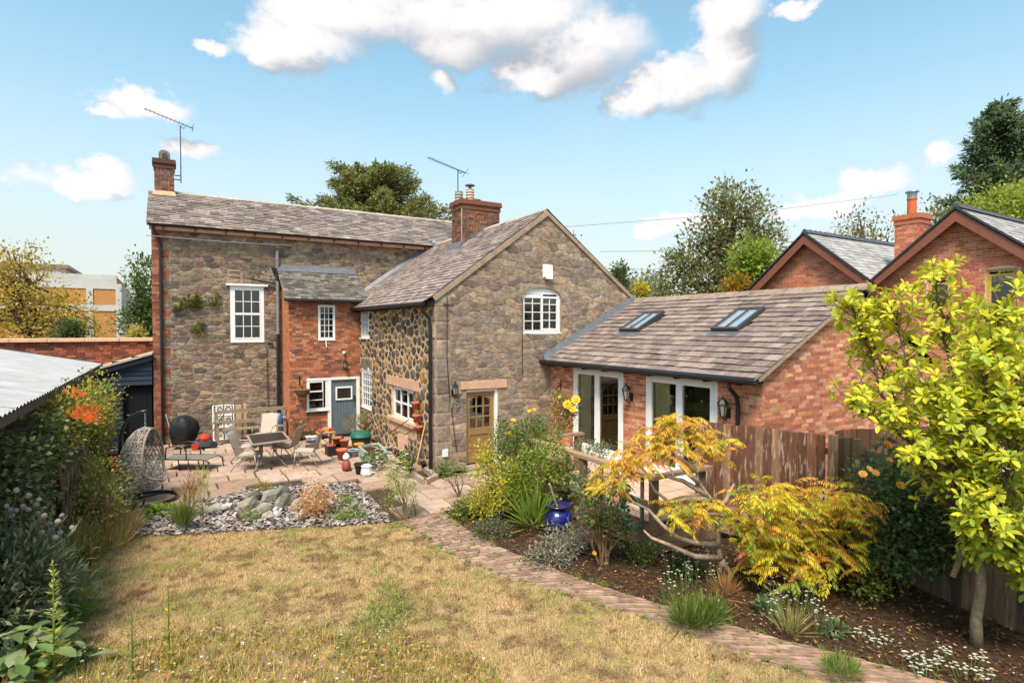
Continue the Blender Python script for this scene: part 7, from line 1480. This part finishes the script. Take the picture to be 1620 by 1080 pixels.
for x, y in P:
    z = random.uniform(.05, .26); u_, v_ = proj((x, y, z)); c = random.choice(cols_)
    if 320 < u_ < 520 and random.random() < .3: c = H('7a84c8')
    r = random.uniform(.007, .017); c = jit(c, .15)
    for i in range(5): a = i * 1.256; fl.add([(x, y, z), (x + r * math.cos(a), y + r * math.sin(a), z + .006), (x + r * 1.2 * math.cos(a + .4), y + r * 1.2 * math.sin(a + .4), z + .003), (x + r * math.cos(a + .8), y + r * math.sin(a + .8), z + .006)], [(0, 1, 2, 3)], c)
o = stuff(fl.build('wild_flowers', m_petal)); tag(o, 'tiny orange, white and blue wild flowers at the lawn front', 'flowers')
wl_ = [(470, 1000), (600, 955), (540, 1005), (585, 1000), (610, 1010), (560, 1040)]
plant('sprawling_weed', 'feathery green weed sprawling across the dry lawn', 'plant', px(600, 985), [(0, 0, .1, .35, .2, .1), (.25, .35, .15, .2, .2, .14), (-.2, -.3, .08, .4, .25, .1), (.4, -.1, .06, .25, .15, .06), (.25, .75, .3, .06, .06, .25)], 2000, .06, .014, [H('8a9c58'), H('7a9050'), H('a0aa60')], 6, .006)
# fallen leaves and bark on the bed
bedp = np.array(bed); P = rng.uniform(bedp.min(0), bedp.max(0), (11000, 2)); P = P[in_np(P, bedp)]; n = len(P); C = np.concatenate([P, rng.uniform(-.012, .02, (n, 1))], 1); a = rng.uniform(0, 6.28, n); D = unit(np.stack([np.cos(a), np.sin(a), rng.uniform(-.25, .35, n)], 1))
o = leaves('leaf_litter', None, C, D, rng.uniform(.03, .075, n), rng.uniform(.015, .03, n), pick([H('8a6242'), H('a87c50'), H('6a4a34'), H('4a3628'), H('c9a878'), H('5d4634')], n, .3), None, .3); stuff(o); tag(o, 'fallen brown leaves and bark over the flower bed', 'leaf litter')
P = rng.uniform(-1, 1, (420, 2)); bs = MB()
for k in range(300):
    i = random.randrange(nrow); q = LR[i].lerp(RR_[i], random.choice((random.uniform(-.02, .1), random.uniform(.85, 1.1), random.random()))); a = random.uniform(0, 6.28); h = random.uniform(.03, .09)
    for j in range(6): a2 = a + j; bs.add([(q.x, q.y, -.01), (q.x + .012, q.y, -.01), (q.x + .05 * math.cos(a2), q.y + .05 * math.sin(a2), h)], [(0, 1, 2)], jit(H('7d8a3c'), .2))
o = stuff(bs.build('path_weeds', m_grass)); tag(o, 'small weeds rooted in the joints of the brick path', 'weeds')

ws = MB()
for k in range(420):
    x, y = random.uniform(-1.4, 6.4), random.uniform(11.5, 20.2)
    x = round(x / .15) * .15 + random.uniform(-.03, .03)
    if inpoly(x, y, slate_poly) or (x > 5.3 and y > 12.6) or (y > 19.1 and x > 3) or y < 16.5 - x * .9 + 0 and x < .5 and y < 12.5: continue
    a = random.uniform(0, 6.28)
    for j in range(5): a2 = a + j * 1.3; ws.add([(x, y, -.03), (x + .012, y, -.03), (x + .04 * math.cos(a2), y + .04 * math.sin(a2), random.uniform(.015, .05))], [(0, 1, 2)], jit(H('6f7a3c'), .25))
o = stuff(ws.build('patio_weeds', m_grass)); tag(o, 'tiny weeds and moss in the joints of the patio paving', 'weeds')
P = rng.uniform(bedp.min(0), bedp.max(0), (2600, 2)); P = P[in_np(P, bedp)]; P = P[(P[:, 1] < 5.6) & (vnoise(P, .5, 41) > rng.uniform(.25, .9, len(P)))]; n = len(P); a = rng.uniform(0, 6.28, n)
o = leaves('fallen_petals', None, np.concatenate([P, rng.uniform(-.01, .02, (n, 1))], 1), unit(np.stack([np.cos(a), np.sin(a), rng.uniform(-.2, .3, n)], 1)), rng.uniform(.012, .035, n), rng.uniform(.01, .025, n), pick([H('d8cfc0'), H('c9bba4'), H('e6e0d4'), H('b89a74')], n, .15), m_petal, .2); stuff(o); tag(o, 'pale fallen petals strewn over the bed under the young tree', 'petals')
# ---- trees beyond the buildings; haze put into conifer, tall tree and distant wood colours
def branch_tree(name, label, u, vtop, vbot, D_, prof, nbr, pal, leaf, per, rise=.25, sag=.15, rad=.16, tr=.35, flat=.5):
    top = PD(u, vtop, D_); bot = PD(u, vbot, D_); base = Vector((top.x, top.y, 0)); t = thing(name, label, 'tree', base); h = top.z - bot.z
    part('trunk', m_bark, t, lambda b: b.tube(crooked(base, top - Vector((0, 0, .3)), 6, .006), [tr, tr * .9, tr * .75, tr * .6, tr * .45, tr * .25, tr * .08], 8), H('5a4a3c'), True)
    C, D, bb_ = [], [], MB(H('5a4a3c'))
    for k in range(nbr):
        f = (k + random.random()) / nbr; a = random.uniform(0, 6.283); L_ = prof(f) * (top.z - bot.z) * random.uniform(.7, 1.08); z0 = bot.z + h * f; d = Vector((math.cos(a), math.sin(a), 0)); pts = []
        for i in range(7): q = i / 6; pts.append(Vector((base.x, base.y, z0)) + d * (L_ * q) + Vector((0, 0, L_ * (rise * q - sag * math.sin(q * 2.6)))))
        bb_.tube(pts, [tr * .22 * (1 - i / 7) + .01 for i in range(7)], 4, None, False); m_ = int(per * L_)
        q = rng.uniform(.15, 1.03, m_); idx = np.minimum(5, (q * 6).astype(int)); P_ = np.array(pts); fr_ = (q * 6 - idx)[:, None]; c = P_[idx] * (1 - fr_) + P_[idx + 1] * fr_
        off = rng.normal(size=(m_, 3)) * rad * np.array([1, 1, flat]) * (1.25 - q)[:, None] * max(.6, min(1.6, L_ / 2)); C.append(c + off); D.append(unit(np.array(d)[None] * .7 + off * 2 + rng.normal(size=(m_, 3)) * .35))
    C, D = np.concatenate(C), np.concatenate(D); n = len(C); leaves('crown', t, C, D, leaf * rng.uniform(.6, 1.3, n), leaf * .38 * rng.uniform(.7, 1.2, n), pick(pal, n, .25), None, .15); bb_.build('branch', m_bark, t)
    return t
def far_tree(label, u, vtop, vbase, D_, halfw, pal, n, leaf, lobes=None, trunk=True, clumps=260, cr=.35, name='tree', asp=.6, nb=26, shell=.35, up=.1):
    top = PD(u, vtop, D_); bot = PD(u, vbase, D_); w = halfw / F * D_; h = top.z - bot.z; base = Vector((top.x, top.y, 0))
    lobes = lobes or [(random.uniform(-.55, .55), random.uniform(-.5, .5), random.uniform(.2, .75), random.uniform(.32, .5)) for _ in range(11)] + [(0, 0, .72, .42)]
    lb_ = [(w * a, w * asp * b_, bot.z + h * c, w * r, w * r * .9, min(h * r * .62, h * (1 - c))) for (a, b_, c, r) in lobes]
    rot = [(l[0] * cr_.x + l[1] * aw.x, l[0] * cr_.y + l[1] * aw.y, *l[2:]) for l in lb_]
    return plant(name, label, 'tree', base, rot, n, leaf, leaf * .6, pal, nb, .05, clumps, cr, shell, up=up, trunk=(bot.z + h * .62, .02 * h + .09) if trunk else None, barkc=H('5a4c40'))
branch_tree('conifer_tree', 'spreading dark conifer rising behind the long slate roof', 590, 270, 400, 38, lambda f: 1.08 * (1 - f) ** .5 * (.85 + .15 * math.sin(f * 9)) + .05, 105, [H('757e4c'), H('838a54'), H('616d42'), H('969a62')], .30, 115, .30, .02, .34, .4, .7)
far_tree('tall airy tree with gaps of sky beyond the extension roof', 1150, 290, 500, 34, 100, [H('8f9468'), H('7d845a'), H('a0a474'), H('6f7854')], 12500, .26, [(.1, 0, .86, .3), (-.2, 0, .72, .36), (.45, 0, .72, .36), (-.55, 0, .45, .34), (.1, 0, .55, .42), (.7, 0, .5, .32), (-.8, 0, .3, .3), (-.4, 0, .2, .42), (.3, 0, .3, .4), (.85, 0, .32, .22), (0, 0, .1, .5), (-1.0, 0, .15, .2)], True, 420, .30, 'broadleaf_tree', nb=40)
far_tree('fresh green rounded tree beside the red gable', 1195, 385, 480, 27, 48, [H('8fa848'), H('9fb454'), H('7a9440')], 5000, .20, None, True, 160, .25, 'broadleaf_tree')
far_tree('rusty gold bush above the extension ridge', 1165, 432, 480, 24, 30, [H('a88a34'), H('8a7a30'), H('b89a3c'), H('7d7a34')], 2600, .15, None, True, 90, .18, 'bush')
far_tree('bright yellow bush beside the cottage gable', 1014, 452, 482, 25, 12, [H('c9c24c'), H('b5b044')], 900, .14, None, True, 40, .12, 'bush')
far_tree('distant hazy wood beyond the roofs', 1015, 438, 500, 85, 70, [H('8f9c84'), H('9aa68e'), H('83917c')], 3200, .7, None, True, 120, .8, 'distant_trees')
far_tree('dark tree behind the cottage roof slope', 985, 415, 500, 40, 14, [H('5d6a48'), H('6d7850')], 1200, .25, None, True, 50, .25, 'broadleaf_tree')
far_tree('small sprig of tree showing at the cottage ridge', 908, 352, 480, 40, 9, [H('5d6a48'), H('6d7850')], 500, .22, None, True, 26, .22, 'broadleaf_tree')
branch_tree('conifer_tree', 'huge dark green conifer towering behind the red house', 1590, 165, 520, 48, lambda f: .36 * (1 - f) ** .62 + .015, 190, [H('5a7254'), H('68805e'), H('4c6448'), H('7a9270')], .42, 95, .45, .05, .42, .6, .9)
far_tree('soft lime green tree behind the right hand gable', 1590, 285, 440, 33, 115, [H('93a848'), H('a3b454'), H('829a42'), H('b0bc60')], 12000, .24, [(0, 0, .7, .42), (-.5, 0, .55, .4), (.5, 0, .75, .45), (-.8, 0, .35, .35), (.9, 0, .6, .4), (0, 0, .35, .5), (-.4, 0, .2, .4)], True, 330, .32, 'broadleaf_tree')
far_tree('thin leggy tree with sparse leaves behind the slate valley', 1365, 312, 460, 36, 72, [H('8a8458'), H('7a7a50'), H('9a9464')], 1900, .22, None, True, 210, .22, 'sparse_tree', nb=44, shell=.15)
far_tree('sparse tree leaning beside the neighbour\'s chimney', 1475, 305, 460, 32, 42, [H('6d7848'), H('7d8450')], 2600, .22, None, True, 120, .25, 'sparse_tree', nb=24)
far_tree('yellowing tree with thin branches behind the boundary wall', 45, 372, 560, 29, 118, [H('a89a44'), H('b8a84c'), H('94883c'), H('c2b458')], 9000, .17, [(0, 0, .45, .5), (-.5, 0, .45, .45), (.5, 0, .3, .4), (.1, 0, .2, .5), (-.4, 0, .7, .3), (.75, 0, .12, .28), (-.8, 0, .3, .4), (-.1, 0, .75, .3)], True, 330, .24, 'broadleaf_tree', nb=60)
far_tree('dark evergreen bush on the boundary wall', 112, 512, 548, 26, 34, [H('4d5f38'), H('5d6f42')], 1800, .14, None, True, 70, .2, 'bush')
far_tree('deep green tree beside the house end', 226, 400, 560, 33, 40, [H('56703c'), H('648048'), H('485f34'), H('7a8f50')], 6500, .2, None, True, 190, .28, 'broadleaf_tree')
far_tree('pale yellow green shrub at the foot of the deep green tree', 216, 513, 545, 28, 16, [H('b0ac5c'), H('c2b868')], 900, .13, None, True, 40, .14, 'bush')
# overhead wires and a pole beyond the roofs
for lab, a, b_ in (('upper overhead wire crossing the sky beyond the cottage', PD(880, 360, 30), PD(1420, 308, 42)), ('middle overhead wire crossing behind the airy tree', PD(950, 398, 30), PD(1110, 384, 36)), ('lower overhead wire near the cottage gable', PD(985, 425, 30), PD(1070, 416, 36))):
    t = thing('overhead_wire', lab, 'wire', a); part('wire', m_black, t, lambda b: b.tube([a, a.lerp(b_, .5) + Vector((0, 0, -.25)), b_], .011, 4))
p = PD(1046, 425, 34); t = thing('telegraph_pole', 'slim telegraph pole in front of the airy tree', 'pole', (p.x, p.y, 0)); part('shaft', m_wood, t, lambda b: b.tube([(p.x, p.y, 0), p], [.1, .08], 8), H('5a5550')); part('crossarm', m_wood, t, lambda b: b.beam(p + Vector((-.4, 0, -.2)), p + Vector((.4, 0, -.2)), .06, .06), H('5a5550'))
